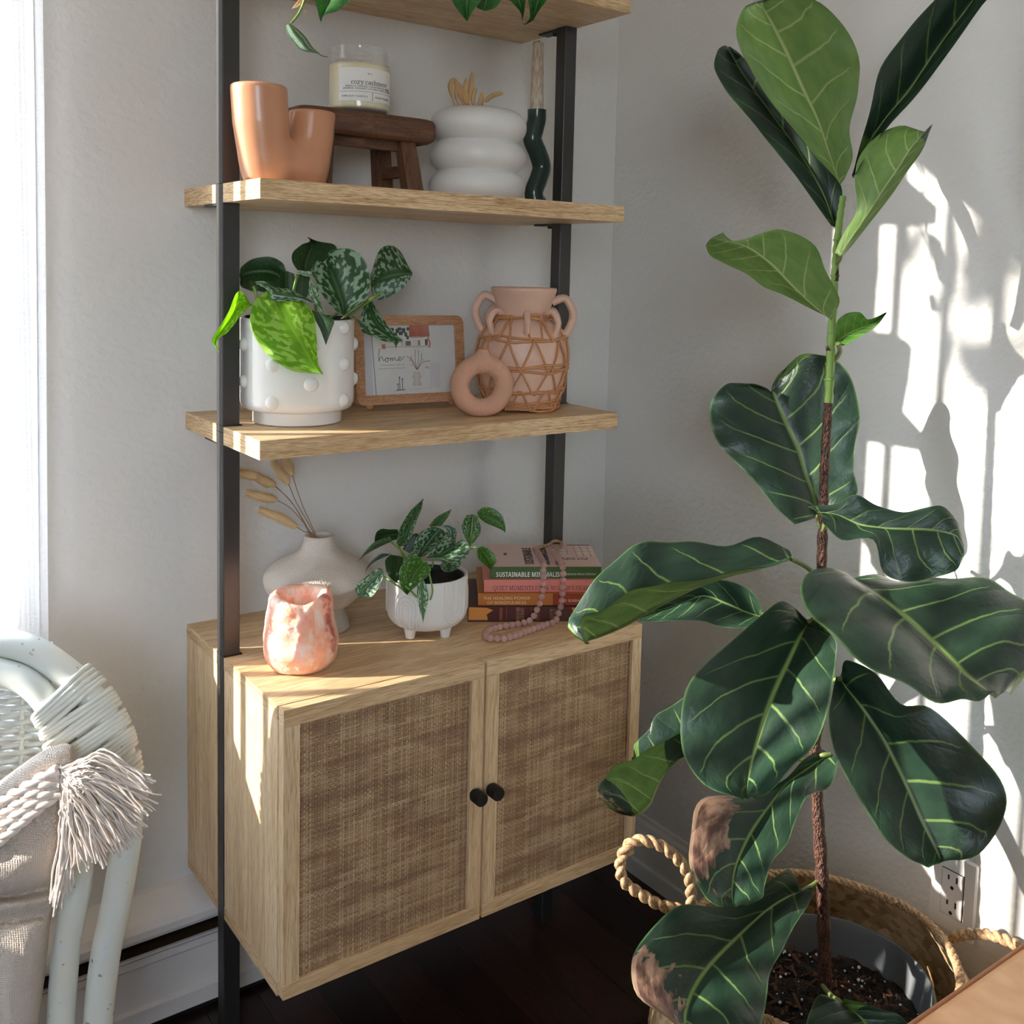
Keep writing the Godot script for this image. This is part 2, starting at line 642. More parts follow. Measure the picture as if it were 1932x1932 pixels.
# ---------------------------------------------------------------- palette, filled in _ready
var M := {}
func make_materials() -> void:
	var peel := noise_img(0.035, 3, 4)
	M.wall = tri(bumpy(mat(rgb(225, 223, 219), 0.62), peel, 0.10), Vector3.ONE * 7.0, true)
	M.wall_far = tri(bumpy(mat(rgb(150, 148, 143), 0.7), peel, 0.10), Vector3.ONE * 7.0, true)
	M.trim = mat(rgb(226, 223, 218), 0.4)
	M.ceiling = mat(rgb(235, 234, 230), 0.8)
	var oak_h := wood_tex(rgb(172, 134, 92), rgb(216, 182, 138), rgb(232, 203, 162), false, 11)
	var oak_v := wood_tex(rgb(180, 142, 100), rgb(220, 188, 146), rgb(236, 208, 168), true, 23)
	M.oak = tri(mat(Color.WHITE, 0.48, {"albedo_texture": oak_h}), v(1.0, 1.7, 1.7))
	M.oak_v = tri(mat(Color.WHITE, 0.48, {"albedo_texture": oak_v}), v(1.7, 1.0, 1.7))
	var oak_e := wood_tex(rgb(150, 112, 72), rgb(212, 176, 132), rgb(232, 202, 160), false, 31, 512, 1.2)
	M.oak_edge = tri(mat(Color.WHITE, 0.55, {"albedo_texture": oak_e}), v(1.3, 4.2, 1.3))
	M.walnut = tri(mat(Color.WHITE, 0.55, {"albedo_texture": wood_tex(rgb(46, 27, 18), rgb(92, 60, 42), rgb(122, 84, 60), false, 47, 400)}), Vector3(5, 8, 5))
	M.walnut_v = tri(mat(Color.WHITE, 0.55, {"albedo_texture": wood_tex(rgb(46, 27, 18), rgb(92, 60, 42), rgb(120, 82, 58), true, 48, 400)}), Vector3(8, 5, 8))
	M.beech = tri(mat(Color.WHITE, 0.5, {"albedo_texture": wood_tex(rgb(140, 92, 60), rgb(188, 138, 100), rgb(206, 160, 122), false, 53, 400)}), Vector3(6, 6, 6))
	M.floor_wood = tri(mat(Color.WHITE, 0.34, {"albedo_texture": wood_tex(rgb(18, 8, 6), rgb(42, 20, 15), rgb(62, 30, 22), true, 61, 512)}), Vector3(3, 2, 2), true)
	M.black = mat(rgb(26, 26, 27), 0.42, {"metallic_specular": 0.7})
	M.black_matt = mat(rgb(14, 14, 14), 0.6)
	M.cane = mat(Color.WHITE, 0.6, {"vertex_color_use_as_albedo": true})
	M.cane_back = mat(rgb(52, 34, 22), 0.9)
	M.terracotta = bumpy(mat(rgb(200, 142, 106), 0.3), noise_img(0.02, 2, 9), 0.0)
	M.terracotta.clearcoat_enabled = true
	M.terracotta.clearcoat = 0.35
	M.terracotta.clearcoat_roughness = 0.25
	M.white_satin = mat(rgb(226, 225, 222), 0.38)
	M.white_gloss = mat(rgb(236, 234, 230), 0.12)
	M.white_matt = bumpy(mat(rgb(232, 230, 226), 0.55), noise_img(0.05, 2, 5), 0.0)
	M.green_glaze = mat(rgb(48, 66, 60), 0.18)
	M.candle_ivory = tri(mat(Color.WHITE, 0.5, {"albedo_texture": streaks(rgb(232, 226, 210), rgb(196, 172, 146)), "subsurf_scatter_enabled": true, "subsurf_scatter_strength": 0.3}), Vector3(26, 9, 26))
	M.wax = mat(rgb(232, 222, 188), 0.45, {"subsurf_scatter_enabled": true, "subsurf_scatter_strength": 0.3})
	M.glass = mat(Color(1, 1, 1, 0.06), 0.03, {"transparency": BaseMaterial3D.TRANSPARENCY_ALPHA})
	M.label = mat(rgb(238, 237, 233), 0.6)
	M.ink = mat(rgb(58, 54, 54), 0.8)
	M.clay_pink = tri(bumpy(mat(rgb(206, 158, 132), 0.82), noise_img(0.06, 2, 6), 0.06), Vector3.ONE * 12.0)
	M.clay_pale = tri(bumpy(mat(rgb(222, 184, 162), 0.42), noise_img(0.012, 2, 8), 0.35), Vector3.ONE * 6.0)
	M.rattan = mat(rgb(196, 138, 92), 0.5)
	M.sand_glaze = tri(bumpy(mat(rgb(224, 214, 202), 0.75), noise_img(0.09, 2, 12), 0.10), Vector3.ONE * 14.0)
	M.salt = tri(bumpy(mat(Color.WHITE, 0.42, {"albedo_texture": salt_tex(), "subsurf_scatter_enabled": true, "subsurf_scatter_strength": 0.5, "vertex_color_use_as_albedo": true}), noise_img(0.03, 4, 15), 0.4), Vector3.ONE * 5.0)
	M.bunny = mat(rgb(232, 206, 160), 0.9, {"backlight_enabled": true, "backlight": Color(0.5, 0.42, 0.3)})
	M.straw = mat(rgb(150, 116, 84), 0.8)
	M.pod = mat(rgb(206, 168, 122), 0.85)
	M.soil = tri(bumpy(mat(Color.WHITE, 0.95, {"albedo_texture": streaks(rgb(26, 19, 15), rgb(58, 42, 32))}), noise_img(0.08, 4, 17), 1.2), Vector3.ONE * 12.0)
	M.stem_green = mat(rgb(118, 150, 66), 0.5)
	M.stem_brown = tri(bumpy(mat(Color.WHITE, 0.7, {"albedo_texture": streaks(rgb(110, 72, 54), rgb(66, 42, 34))}), noise_img(0.06, 3, 19), 0.5), Vector3(20, 8, 20))
	M.pot_grey = mat(rgb(104, 108, 112), 0.5)
	M.seagrass = mat(Color.WHITE, 0.62, {"vertex_color_use_as_albedo": true})
	M.rope = tri(mat(Color.WHITE, 0.7, {"albedo_texture": streaks(rgb(200, 168, 128), rgb(142, 108, 76))}), Vector3.ONE * 22.0)
	M.basket_in = mat(rgb(196, 160, 116), 0.9)
	M.paint_chair = tri(bumpy(mat(Color.WHITE, 0.36, {"albedo_texture": chipped()}), noise_img(0.02, 3, 21), 0.1), Vector3.ONE * 2.0)
	M.throw = tri(bumpy(mat(rgb(222, 206, 190), 0.95, {"rim_enabled": true, "rim": 0.4}), weave_img(), 0.18), Vector3.ONE * 14.0)
	M.yarn = mat(rgb(222, 210, 200), 0.95)
	M.linen = tri(bumpy(mat(rgb(240, 240, 240), 0.9, {"backlight_enabled": true, "backlight": Color(1, 1, 1)}), weave_img(), 0.15), Vector3.ONE * 6.0)
	M.leather = tri(bumpy(mat(Color.WHITE, 0.42, {"albedo_texture": streaks(rgb(232, 178, 128), rgb(218, 160, 110))}), noise_img(0.02, 4, 29), 0.08), Vector3.ONE * 3.0)
	M.leather_edge = mat(rgb(170, 112, 74), 0.5)
	M.plastic = mat(rgb(232, 230, 230), 0.3)
	M.bead = mat(Color(0.985, 0.84, 0.82, 0.25), 0.3, {"refraction_enabled": true, "refraction_scale": 0.05})
	M.heater = mat(rgb(222, 215, 210), 0.45)
	M.heater_fin = mat(rgb(70, 52, 32), 0.5, {"metallic": 0.6})
	M.page = mat(rgb(222, 204, 180), 0.9)

func streaks(a: Color, b: Color) -> ImageTexture:
	var n := FastNoiseLite.new()
	n.seed = 77
	n.frequency = 1.0
	n.fractal_octaves = 4
	var im := Image.create(160, 160, false, Image.FORMAT_RGB8)
	for y in 160:
		for x in 160:
			im.set_pixel(x, y, a.lerp(b, clampf(0.5 + n.get_noise_2d(x / 18.0, y / 40.0) * 1.3, 0.0, 1.0)))
	return ImageTexture.create_from_image(im)

func salt_tex() -> ImageTexture:
	var n := FastNoiseLite.new()
	n.seed = 5
	n.frequency = 1.0
	n.fractal_octaves = 4
	var im := Image.create(220, 220, false, Image.FORMAT_RGB8)
	for y in 220:
		for x in 220:
			var k := n.get_noise_2d(x / 60.0, y / 70.0)
			var h := n.get_noise_2d(x / 26.0 + 30.0, y / 34.0)
			var c := rgb(252, 208, 188).lerp(rgb(247, 172, 138), clampf(0.4 + k * 1.3, 0.0, 1.0))
			c = c.lerp(rgb(254, 238, 230), clampf(h * 1.6, 0.0, 0.75))
			im.set_pixel(x, y, c)
	return ImageTexture.create_from_image(im)

func chipped() -> ImageTexture:
	var n := FastNoiseLite.new()
	n.seed = 12
	n.frequency = 1.0
	n.fractal_octaves = 4
	var im := Image.create(300, 300, false, Image.FORMAT_RGB8)
	for y in 300:
		for x in 300:
			var k := n.get_noise_2d(x / 30.0, y / 30.0)
			var c := rgb(222, 226, 220).lerp(rgb(232, 226, 208), clampf(n.get_noise_2d(x / 90.0 + 9.0, y / 90.0) + 0.3, 0.0, 1.0))
			c = c.lerp(rgb(168, 118, 88), smoothstep(0.62, 0.65, k))
			c = c.lerp(rgb(96, 92, 84), smoothstep(0.60, 0.64, n.get_noise_2d(x / 9.0 + 50.0, y / 9.0)) * 0.7)
			im.set_pixel(x, y, c)
	return ImageTexture.create_from_image(im)

func weave_img() -> ImageTexture:
	var n := FastNoiseLite.new()
	n.seed = 31
	n.frequency = 1.0
	var im := Image.create(256, 256, false, Image.FORMAT_RGB8)
	for y in 256:
		for x in 256:
			var wx := sin(x * TAU / 8.0 + n.get_noise_2d(x / 40.0, y / 4.0) * 1.5)
			var wy := sin(y * TAU / 8.0 + n.get_noise_2d(x / 4.0, y / 40.0) * 1.5)
			var h := clampf(0.5 + 0.25 * wx + 0.25 * wy + n.get_noise_2d(x / 3.0, y / 20.0) * 0.3, 0.0, 1.0)
			im.set_pixel(x, y, Color(h, h, h))
	return ImageTexture.create_from_image(im)

# ---------------------------------------------------------------- the room
const XW := 0.8425      # right wall
const XL := -2.60       # left wall
const ZF := 3.30        # wall behind the camera
const CEIL := 2.45

func build_room() -> void:
	var b := B.new()
	var wx0 := -1.47
	var wx1 := -0.25
	var wy0 := 0.68
	var wy1 := 1.99
	var zc := -0.06
	b.box(v((XL - 0.12 + wx0) / 2, CEIL / 2, zc), v(wx0 - XL + 0.12, CEIL, 0.12))
	b.box(v((wx1 + XW + 0.12) / 2, CEIL / 2, zc), v(XW + 0.12 - wx1, CEIL, 0.12))
	b.box(v((wx0 + wx1) / 2, wy0 / 2, zc), v(wx1 - wx0, wy0, 0.12))
	b.box(v((wx0 + wx1) / 2, (wy1 + CEIL) / 2, zc), v(wx1 - wx0, CEIL - wy1, 0.12))
	struct("wall_back", [b, M.wall])
	b = B.new()
	b.box(v(XW + 0.06, CEIL / 2, ZF / 2), v(0.12, CEIL, ZF))
	struct("wall_right", [b, M.wall])
	b = B.new()
	b.box(v(XL - 0.06, CEIL / 2, ZF / 2), v(0.12, CEIL, ZF))
	struct("wall_left", [b, M.wall_far])
	# the wall behind the camera has a wide window of its own
	b = B.new()
	var fx0 := -2.2
	var fx1 := -1.1
	var fy0 := 1.0
	var fy1 := 2.1
	b.box(v((XL - 0.12 + fx0) / 2, CEIL / 2, ZF + 0.06), v(fx0 - XL + 0.12, CEIL, 0.12))
	b.box(v((fx1 + XW + 0.12) / 2, CEIL / 2, ZF + 0.06), v(XW + 0.12 - fx1, CEIL, 0.12))
	b.box(v((fx0 + fx1) / 2, fy0 / 2, ZF + 0.06), v(fx1 - fx0, fy0, 0.12))
	b.box(v((fx0 + fx1) / 2, (fy1 + CEIL) / 2, ZF + 0.06), v(fx1 - fx0, CEIL - fy1, 0.12))
	struct("wall_front", [b, M.wall_far])
	b = B.new()
	b.box(v((XL + XW) / 2, CEIL + 0.06, ZF / 2), v(XW - XL + 0.24, 0.12, ZF + 0.24))
	struct("ceiling", [b, M.ceiling])
	window("window_1", wx0, wx1, wy0, wy1, -0.05, [-0.426, -0.59, -0.754, -0.918, -1.082, -1.246], true)
	window("window_2", fx0, fx1, fy0, fy1, ZF + 0.06, [(fx0 + fx1) / 2], false)
	# floor: dark stained boards laid towards the camera; beyond the part in view the material carries on
	b = B.new()
	b.box(v((XL + XW) / 2, -0.07, ZF / 2), v(XW - XL + 0.24, 0.1, ZF + 0.24))
	var fl := struct("floor", [b, M.black_matt])
	var wd := 0.083
	var r := rng(5)
	var kinds := []
	for k in 4:
		kinds.append(tri(mat(Color(1, 1, 1).darkened(0.12 * k), 0.32, {"albedo_texture": M.floor_wood.albedo_texture, "uv1_offset": v(k * 0.27, 0, k * 0.41)}), v(3, 2, 2), true))
	var x := XW - wd / 2
	while x > -0.75:
		var z := 0.0
		while z < 1.6:
			var l := minf(r.randf_range(0.35, 0.95), 1.6 - z)
			b = B.new()
			b.box(v(x, -0.010, z + l / 2), v(wd - 0.0003, 0.02, l - 0.0003), 0.0006)
			put(fl, "plank", [b, kinds[r.randi() % 4]])
			z += l
		x -= wd
	b = B.new()
	var xe := x + wd / 2
	b.box(v((XL + xe) / 2, -0.010, ZF / 2), v(xe - XL, 0.02, ZF))
	b.box(v((XW + xe) / 2, -0.010, (1.6 + ZF) / 2), v(XW - xe, 0.02, ZF - 1.6))
	put(fl, "far_boards", [b, M.floor_wood])
	# moulded skirting along the right wall
	b = B.new()
	var prof := [Vector2(0.0, 0.0), Vector2(0.017, 0.0), Vector2(0.017, 0.028), Vector2(0.0165, 0.031), Vector2(0.0135, 0.036), Vector2(0.013, 0.042), Vector2(0.013, 0.088), Vector2(0.0122, 0.093), Vector2(0.0085, 0.097), Vector2(0.0095, 0.103), Vector2(0.0085, 0.109), Vector2(0.004, 0.115), Vector2(0.0035, 0.122), Vector2(0.0, 0.1235)]
	for k in prof.size() - 1:
		var a: Vector2 = prof[k]
		var c: Vector2 = prof[k + 1]
		b.face([v(XW - a.x, a.y, 0), v(XW - a.x, a.y, ZF), v(XW - c.x, c.y, ZF), v(XW - c.x, c.y, 0)], v(-1, 0.2 if c.y > a.y else 1.0, 0))
	struct("baseboard_right", [b, M.trim])

func window(called: String, x0: float, x1: float, y0: float, y1: float, z: float, bars: Array, sill: bool) -> void:
	var b := B.new()
	var f := 0.022
	b.box(v(x0 + f / 2, (y0 + y1) / 2, z), v(f, y1 - y0, 0.05), 0.003)
	b.box(v(x1 - f / 2, (y0 + y1) / 2, z), v(f, y1 - y0, 0.05), 0.003)
	b.box(v((x0 + x1) / 2, y0 + f / 2, z), v(x1 - x0 - 2 * f, f, 0.05), 0.003)
	b.box(v((x0 + x1) / 2, y1 - f / 2, z), v(x1 - x0 - 2 * f, f, 0.05), 0.003)
	var w := struct(called, [b, M.trim])
	var edges := bars.duplicate()
	for xb in bars:
		b = B.new()
		b.box(v(xb, (y0 + y1) / 2, z), v(0.014, y1 - y0 - 2 * f, 0.018), 0.003)
		put(w, "muntin", [b, M.trim])
	edges.append(x0 + f)
	edges.append(x1 - f)
	edges.sort()
	for k in edges.size() - 1:
		b = B.new()
		b.face([v(edges[k], y0 + f, z), v(edges[k + 1], y0 + f, z), v(edges[k + 1], y1 - f, z), v(edges[k], y1 - f, z)], v(0, 0, 1))
		put(w, "pane", [b, M.glass])

# ---------------------------------------------------------------- fittings on the walls
func build_heater() -> void:
	var t := thing("baseboard_heater", "cream enamelled baseboard heater with a dark slot along the back wall", "heater", v(-0.4, 0, 0))
	var x0 := -1.1
	var x1 := 1.215
	var sweep := func(prof: Array, out: Array) -> B:
		var b := B.new()
		for k in prof.size() - 1:
			var a: Vector2 = prof[k]
			var c: Vector2 = prof[k + 1]
			var d := c - a
			b.face([v(x0, a.y, a.x), v(x1, a.y, a.x), v(x1, c.y, c.x), v(x0, c.y, c.x)], v(0, -d.x * out[0], d.y * out[0]))
		for xe in [x0, x1]:
			var pts := []
			for q in prof:
				pts.append(v(xe, q.y, q.x))
			b.face(pts, v(-1 if xe == x0 else 1, 0, 0))
		return b
	# (z, y) profiles
	put(t, "hood", [sweep.call([Vector2(0.0, 0.160), Vector2(0.054, 0.160), Vector2(0.0565, 0.166), Vector2(0.0555, 0.176), Vector2(0.049, 0.187), Vector2(0.034, 0.197), Vector2(0.010, 0.209), Vector2(0.0, 0.2105)], [1.0]), M.heater])
	put(t, "slot_back", [sweep.call([Vector2(0.0, 0.05), Vector2(0.006, 0.05), Vector2(0.006, 0.160), Vector2(0.0, 0.160)], [1.0]), M.black_matt])
	put(t, "heating_fin", [sweep.call([Vector2(0.006, 0.112), Vector2(0.036, 0.112), Vector2(0.036, 0.130), Vector2(0.026, 0.136), Vector2(0.006, 0.136)], [1.0]), M.heater_fin])
	put(t, "damper_strip", [sweep.call([Vector2(0.036, 0.126), Vector2(0.041, 0.126), Vector2(0.041, 0.1295), Vector2(0.036, 0.1295)], [1.0]), M.heater])
	put(t, "front_panel", [sweep.call([Vector2(0.0, 0.012), Vector2(0.038, 0.012), Vector2(0.038, 0.031), Vector2(0.041, 0.033), Vector2(0.041, 0.040), Vector2(0.034, 0.043), Vector2(0.034, 0.106), Vector2(0.040, 0.112), Vector2(0.040, 0.120), Vector2(0.037, 0.122), Vector2(0.0, 0.122)], [1.0]), M.heater])
	put(t, "foot_strip", [sweep.call([Vector2(0.0, 0.0), Vector2(0.03, 0.0), Vector2(0.03, 0.012), Vector2(0.0, 0.012)], [1.0]), M.black_matt])

func build_outlet() -> void:
	var t := thing("wall_outlet", "white double power outlet with a rectangular face on the right wall", "outlet", v(XW, 0.304, 0.817))
	var b := B.new()
	b.box(v(-0.003, 0, 0), v(0.006, 0.119, 0.072), 0.0028)
	put(t, "cover_plate", [b, M.plastic])
	b = B.new()
	b.box(v(-0.0062, 0, 0), v(0.002, 0.069, 0.035), 0.0005)
	put(t, "gap", [b, M.black_matt])
	b = B.new()
	b.box(v(-0.0066, 0, 0), v(0.003, 0.0675, 0.0335), 0.0008)
	put(t, "receptacle_face", [b, M.plastic])
	for s in [1, -1]:
		for q in [[0.007, 0.009, 0.0065], [-0.006, 0.007, 0.007]]:
			b = B.new()
			b.box(v(-0.008, s * 0.019 + 0.005, q[0]), v(0.0006, q[1], 0.0028))
			put(t, "slot", [b, M.black_matt])
		b = B.new()
		b.tube([v(-0.0077, s * 0.019 - 0.009, 0), v(-0.0083, s * 0.019 - 0.009, 0)], 0.0028, 12)
		put(t, "ground_hole", [b, M.black_matt])
		b = B.new()
		b.tube([v(-0.006, s * 0.0475, 0), v(-0.0066, s * 0.0475, 0)], 0.0032, 14)
		b.box(v(-0.0067, s * 0.0475, 0), v(0.0004, 0.0008, 0.005))
		put(t, "screw", [b, M.plastic])

func build_curtain() -> void:
	var t := thing("linen_curtain", "sheer white linen curtain panel hanging at the left edge beside the window", "curtain", v(-0.245, 0.30, 0.058))
	var rows := []
	for i in 60:
		var y := i * 1.85 / 59.0
		var row := []
		for j in 21:
			var s := j / 20.0
			row.append(v(-0.044 + 0.084 * s - 0.004 * sin(y * 3.0 + 1.0) * s, y, 0.010 * sin(s * 9.0 + y * 0.8)))
		rows.append(row)
	var b := B.new()
	b.grid(rows)
	put(t, "sheer_cloth", [b, M.linen])
	b = B.new()
	var hem := []
	for i in 60:
		var q: Vector3 = rows[i][17]
		hem.append(q + v(0, 0, 0.001))
	b.tube(hem, 0.0011, 5)
	put(t, "hem_seam", [b, M.linen])
	b = B.new()
	var rows2 := []
	for i in 60:
		var row := []
		for j in range(17, 21):
			row.append(rows[i][j] + v(0, 0, 0.0012))
		rows2.append(row)
	b.grid(rows2)
	put(t, "hem_fold", [b, M.linen])
	var rod := thing("curtain_rod", "slim black curtain rod above the window", "curtain rod", v(-0.85, 2.16, 0.058))
	b = B.new()
	b.tube([v(-0.8, 0, 0), v(0.68, 0, 0)], 0.008, 12)
	put(rod, "rod", [b, M.black])
	for x in [-0.75, 0.66]:
		b = B.new()
		b.tube([v(x, 0, 0), v(x, 0, -0.058)], 0.006, 8)
		put(rod, "bracket", [b, M.black])

func build_tree() -> void:
	var t := thing("garden_tree", "leafy garden tree outside the window, casting dappled shade on the right wall", "tree", v(-3.75, -1.0, -0.86))
	var r := rng(9)
	var bark := mat(rgb(92, 74, 60), 0.9)
	var b := B.new()
	b.tube(spline([v(0, 0, 0), v(0.05, 1.5, 0.02), v(0.0, 2.8, 0.06), v(0.08, 4.0, 0.0), v(0.0, 5.0, 0.1)], 6), 0.055, 10)
	put(t, "trunk", [b, bark])
	var lf := B.new()
	for k in 20:
		var y := r.randf_range(3.1, 4.9)
		var an := r.randf_range(0, TAU)
		var d := v(cos(an), r.randf_range(0.1, 0.8), sin(an)).normalized()
		var l := r.randf_range(0.4, 0.75)
		var a := v(0, y, 0.04)
		var pts := spline([a, a + d * l * 0.5 + v(0, 0.06, 0), a + d * l], 5)
		b = B.new()
		b.tube(pts, r.randf_range(0.008, 0.02), 6)
		put(t, "branch", [b, bark])
		for n in 8:
			var c: Vector3 = pts[r.randi_range(3, pts.size() - 1)] + v(r.randf_range(-0.16, 0.16), r.randf_range(-0.2, 0.12), r.randf_range(-0.16, 0.16))
			var bs := Basis.from_euler(v(r.randf_range(-1, 1), r.randf_range(0, TAU), r.randf_range(-1, 1)))
			var w := r.randf_range(0.025, 0.05)
			var h := r.randf_range(0.05, 0.11)
			lf.face([c + bs * v(0, -h, 0), c + bs * v(w, -h * 0.2, 0.01), c + bs * v(w * 0.7, h * 0.5, 0.01), c + bs * v(0, h, 0), c + bs * v(-w * 0.7, h * 0.5, 0.01), c + bs * v(-w, -h * 0.2, 0.01)], bs.z)
	put(t, "foliage", [lf, mat(rgb(70, 100, 48), 0.6)], "stuff")

# ---------------------------------------------------------------- ladder shelf with cabinet
const W := 0.61
const ZP := 0.139      # back of the posts
const PD := 0.0269
const PW := 0.0241
const S1 := 1.5996     # underside of the top board
const S2 := 1.2943     # top of the middle board
const S3 := 0.9563     # top of the lower board
const TH := 0.0258
const CT := 0.6223     # cabinet top
const CB := 0.2268     # cabinet underside
const SD := 0.3036
const CD := 0.3655

# a board notched round both posts
func notched(y0: float, y1: float, z1: float) -> B:
	var b := B.new()
	var g := 0.0012
	var outline := [v(0, 0, 0), v(W, 0, 0), v(W, 0, ZP - g), v(W - PW - g, 0, ZP - g), v(W - PW - g, 0, ZP + PD + g), v(W, 0, ZP + PD + g), v(W, 0, z1), v(0, 0, z1), v(0, 0, ZP + PD + g), v(PW + g, 0, ZP + PD + g), v(PW + g, 0, ZP - g), v(0, 0, ZP - g)]
	for k in outline.size():
		var a: Vector3 = outline[k]
		var c: Vector3 = outline[(k + 1) % outline.size()]
		var d := c - a
		b.face([a + v(0, y0, 0), c + v(0, y0, 0), c + v(0, y1, 0), a + v(0, y1, 0)], v(d.z, 0, -d.x))
	for y in [y0, y1]:
		for q in [[0.0, W, 0.0, ZP - g], [PW + g, W - PW - g, ZP - g, ZP + PD + g], [0.0, W, ZP + PD + g, z1]]:
			b.face([v(q[0], y, q[2]), v(q[1], y, q[2]), v(q[1], y, q[3]), v(q[0], y, q[3])], v(0, 1 if y == y1 else -1, 0))
	return b

func edged(y0: float, y1: float, z1: float) -> Array:
	# the broad faces carry the fine veneer, the edges the coarse one
	var all := notched(y0, y1, z1)
	var flat := B.new()
	var edge := B.new()
	for src in [all]:
		var N: PackedVector3Array = src.normals()
		for k in range(0, src.I.size(), 3):
			var to: B = flat if absf(N[src.I[k]].y) > 0.5 else edge
			for j in 3:
				to.I.append(to.p(src.P[src.I[k + j]]))
	return [flat, M.oak, edge, M.oak_edge]

func build_shelf() -> void:
	var t := thing("ladder_shelf", "tall oak ladder shelf with black metal posts and a two-door cane cabinet", "shelf", v(0, 0, 0.0008))
	for s in [0, 1]:
		var b := B.new()
		b.box(v(PW / 2 if s == 0 else W - PW / 2, 1.05, ZP + PD / 2), v(PW, 2.1, PD), 0.0012)
		put(t, "post", [b, M.black])
	for q in [[S1, S1 + TH], [S2 - TH, S2], [S3 - TH, S3]]:
		var board := put(t, "shelf_board", edged(q[0], q[1], SD))
		for s in [0, 1]:
			var b := B.new()
			b.box(v(PW / 2 if s == 0 else W - PW / 2, q[0] - 0.0018, ZP - 0.027), v(PW - 0.002, 0.0034, 0.054), 0.0008)
			put(board, "bracket", [b, M.black])
			b = B.new()
			b.tube([v(PW / 2 if s == 0 else W - PW / 2, q[0] - 0.003, ZP - 0.018), v(PW / 2 if s == 0 else W - PW / 2, q[0] - 0.0075, ZP - 0.018)], 0.0055, 12)
			put(board, "bolt", [b, M.black_matt])
	for y in [[S2, 0.0], [S3, 0.0], [CT, 0.0]]:
		for s in [0, 1]:
			var b := B.new()
			b.box(v(PW / 2 + 0.0012 if s == 0 else W - PW / 2 - 0.0012, y[0] + 0.0007, ZP + PD / 2 + 0.001), v(PW + 0.003, 0.0014, PD + 0.004), 0.0004)
			put(t, "post_collar", [b, M.black_matt])
	# joints of the two-piece posts
	for s in [0, 1]:
		var b := B.new()
		b.box(v(PW / 2 if s == 0 else W - PW / 2, S3 - 0.009, ZP + PD / 2), v(PW + 0.0006, 0.0014, PD + 0.0006))
		put(t, "post_joint", [b, M.black_matt])
	# cabinet carcass
	put(t, "cabinet_top", edged(CT - 0.0185, CT, CD))
	put(t, "cabinet_floor", edged(CB, CB + 0.0185, CD))
	for s in [0, 1]:
		var b := B.new()
		var x := 0.0085 if s == 0 else W - 0.0085
		var y0 := CB + 0.0185
		var y1 := CT - 0.0185
		b.box(v(x, (y0 + y1) / 2, (ZP - 0.0012) / 2), v(0.0166, y1 - y0 - 0.0004, ZP - 0.0012))
		b.box(v(x, (y0 + y1) / 2, (ZP + PD + 0.0022 + CD) / 2), v(0.0166, y1 - y0 - 0.0004, CD - ZP - PD - 0.0022))
		put(t, "side_panel", [b, M.oak_v])
	var bb := B.new()
	bb.box(v(W / 2, (CB + CT) / 2, 0.004), v(W - 0.04, CT - CB - 0.04, 0.006))
	put(t, "back_panel", [bb, M.oak_v])
	var cane := cane_mesh(0.2615, 0.350)
	door(t, 0.0012, 0.3054, 0.2838, 0.0238, cane, 0.2905)
	door(t, 0.3090, 0.6092, 0.5895, 0.3318, cane, 0.3192)

func door(t: Node3D, x0: float, x1: float, ir: float, il: float, cane: Mesh, kx: float) -> void:
	var y0 := 0.2300
	var y1 := 0.6215
	var yb := 0.2505
	var yt := 0.5985
	var z0 := CD + 0.0004
	var z1 := 0.3830
	var zm := (z0 + z1) / 2
	var b := B.new()
	b.box(v((il + ir) / 2, (yb + yt) / 2, z0 + 0.002), v(ir - il, yt - yb, 0.003))
	var d := put(t, "door", [b, M.cane_back])
	for q in [[x0, il], [ir, x1]]:
		b = B.new()
		b.box(v((q[0] + q[1]) / 2, (yb + yt) / 2, zm), v(q[1] - q[0], yt - yb - 0.0003, z1 - z0), 0.0005)
		put(d, "stile", [b, M.oak_v])
	for q in [[y0, yb], [yt, y1]]:
		b = B.new()
		b.box(v((x0 + x1) / 2, (q[0] + q[1]) / 2, zm), v(x1 - x0, q[1] - q[0], z1 - z0), 0.0005)
		put(d, "rail", [b, M.oak])
	var c := same(d, "cane_weave", cane, Transform3D(Basis.IDENTITY, v((il + ir) / 2, (yb + yt) / 2, z1 - 0.0072)))
	c.set_meta("kind", "stuff")
	b = B.new()
	var ky := 0.4275
	b.tube([v(kx, ky, z1), v(kx, ky, z1 + 0.005)], 0.0072, 20)
	var rows := []
	for q in [Vector2(0.0090, 0.004), Vector2(0.0100, 0.005), Vector2(0.0100, 0.0225), Vector2(0.0093, 0.0238), Vector2(0.0075, 0.0238), Vector2(0.0070, 0.0232), Vector2(0.0002, 0.0232)]:
		var ring := []
		for k in 24:
			var an := TAU * k / 24
			ring.append(v(kx + q.x * cos(an), ky + q.x * sin(an), z1 + q.y))
		rows.append(ring)
	b.grid(rows, true, true)
	put(d, "knob", [b, M.black_matt])

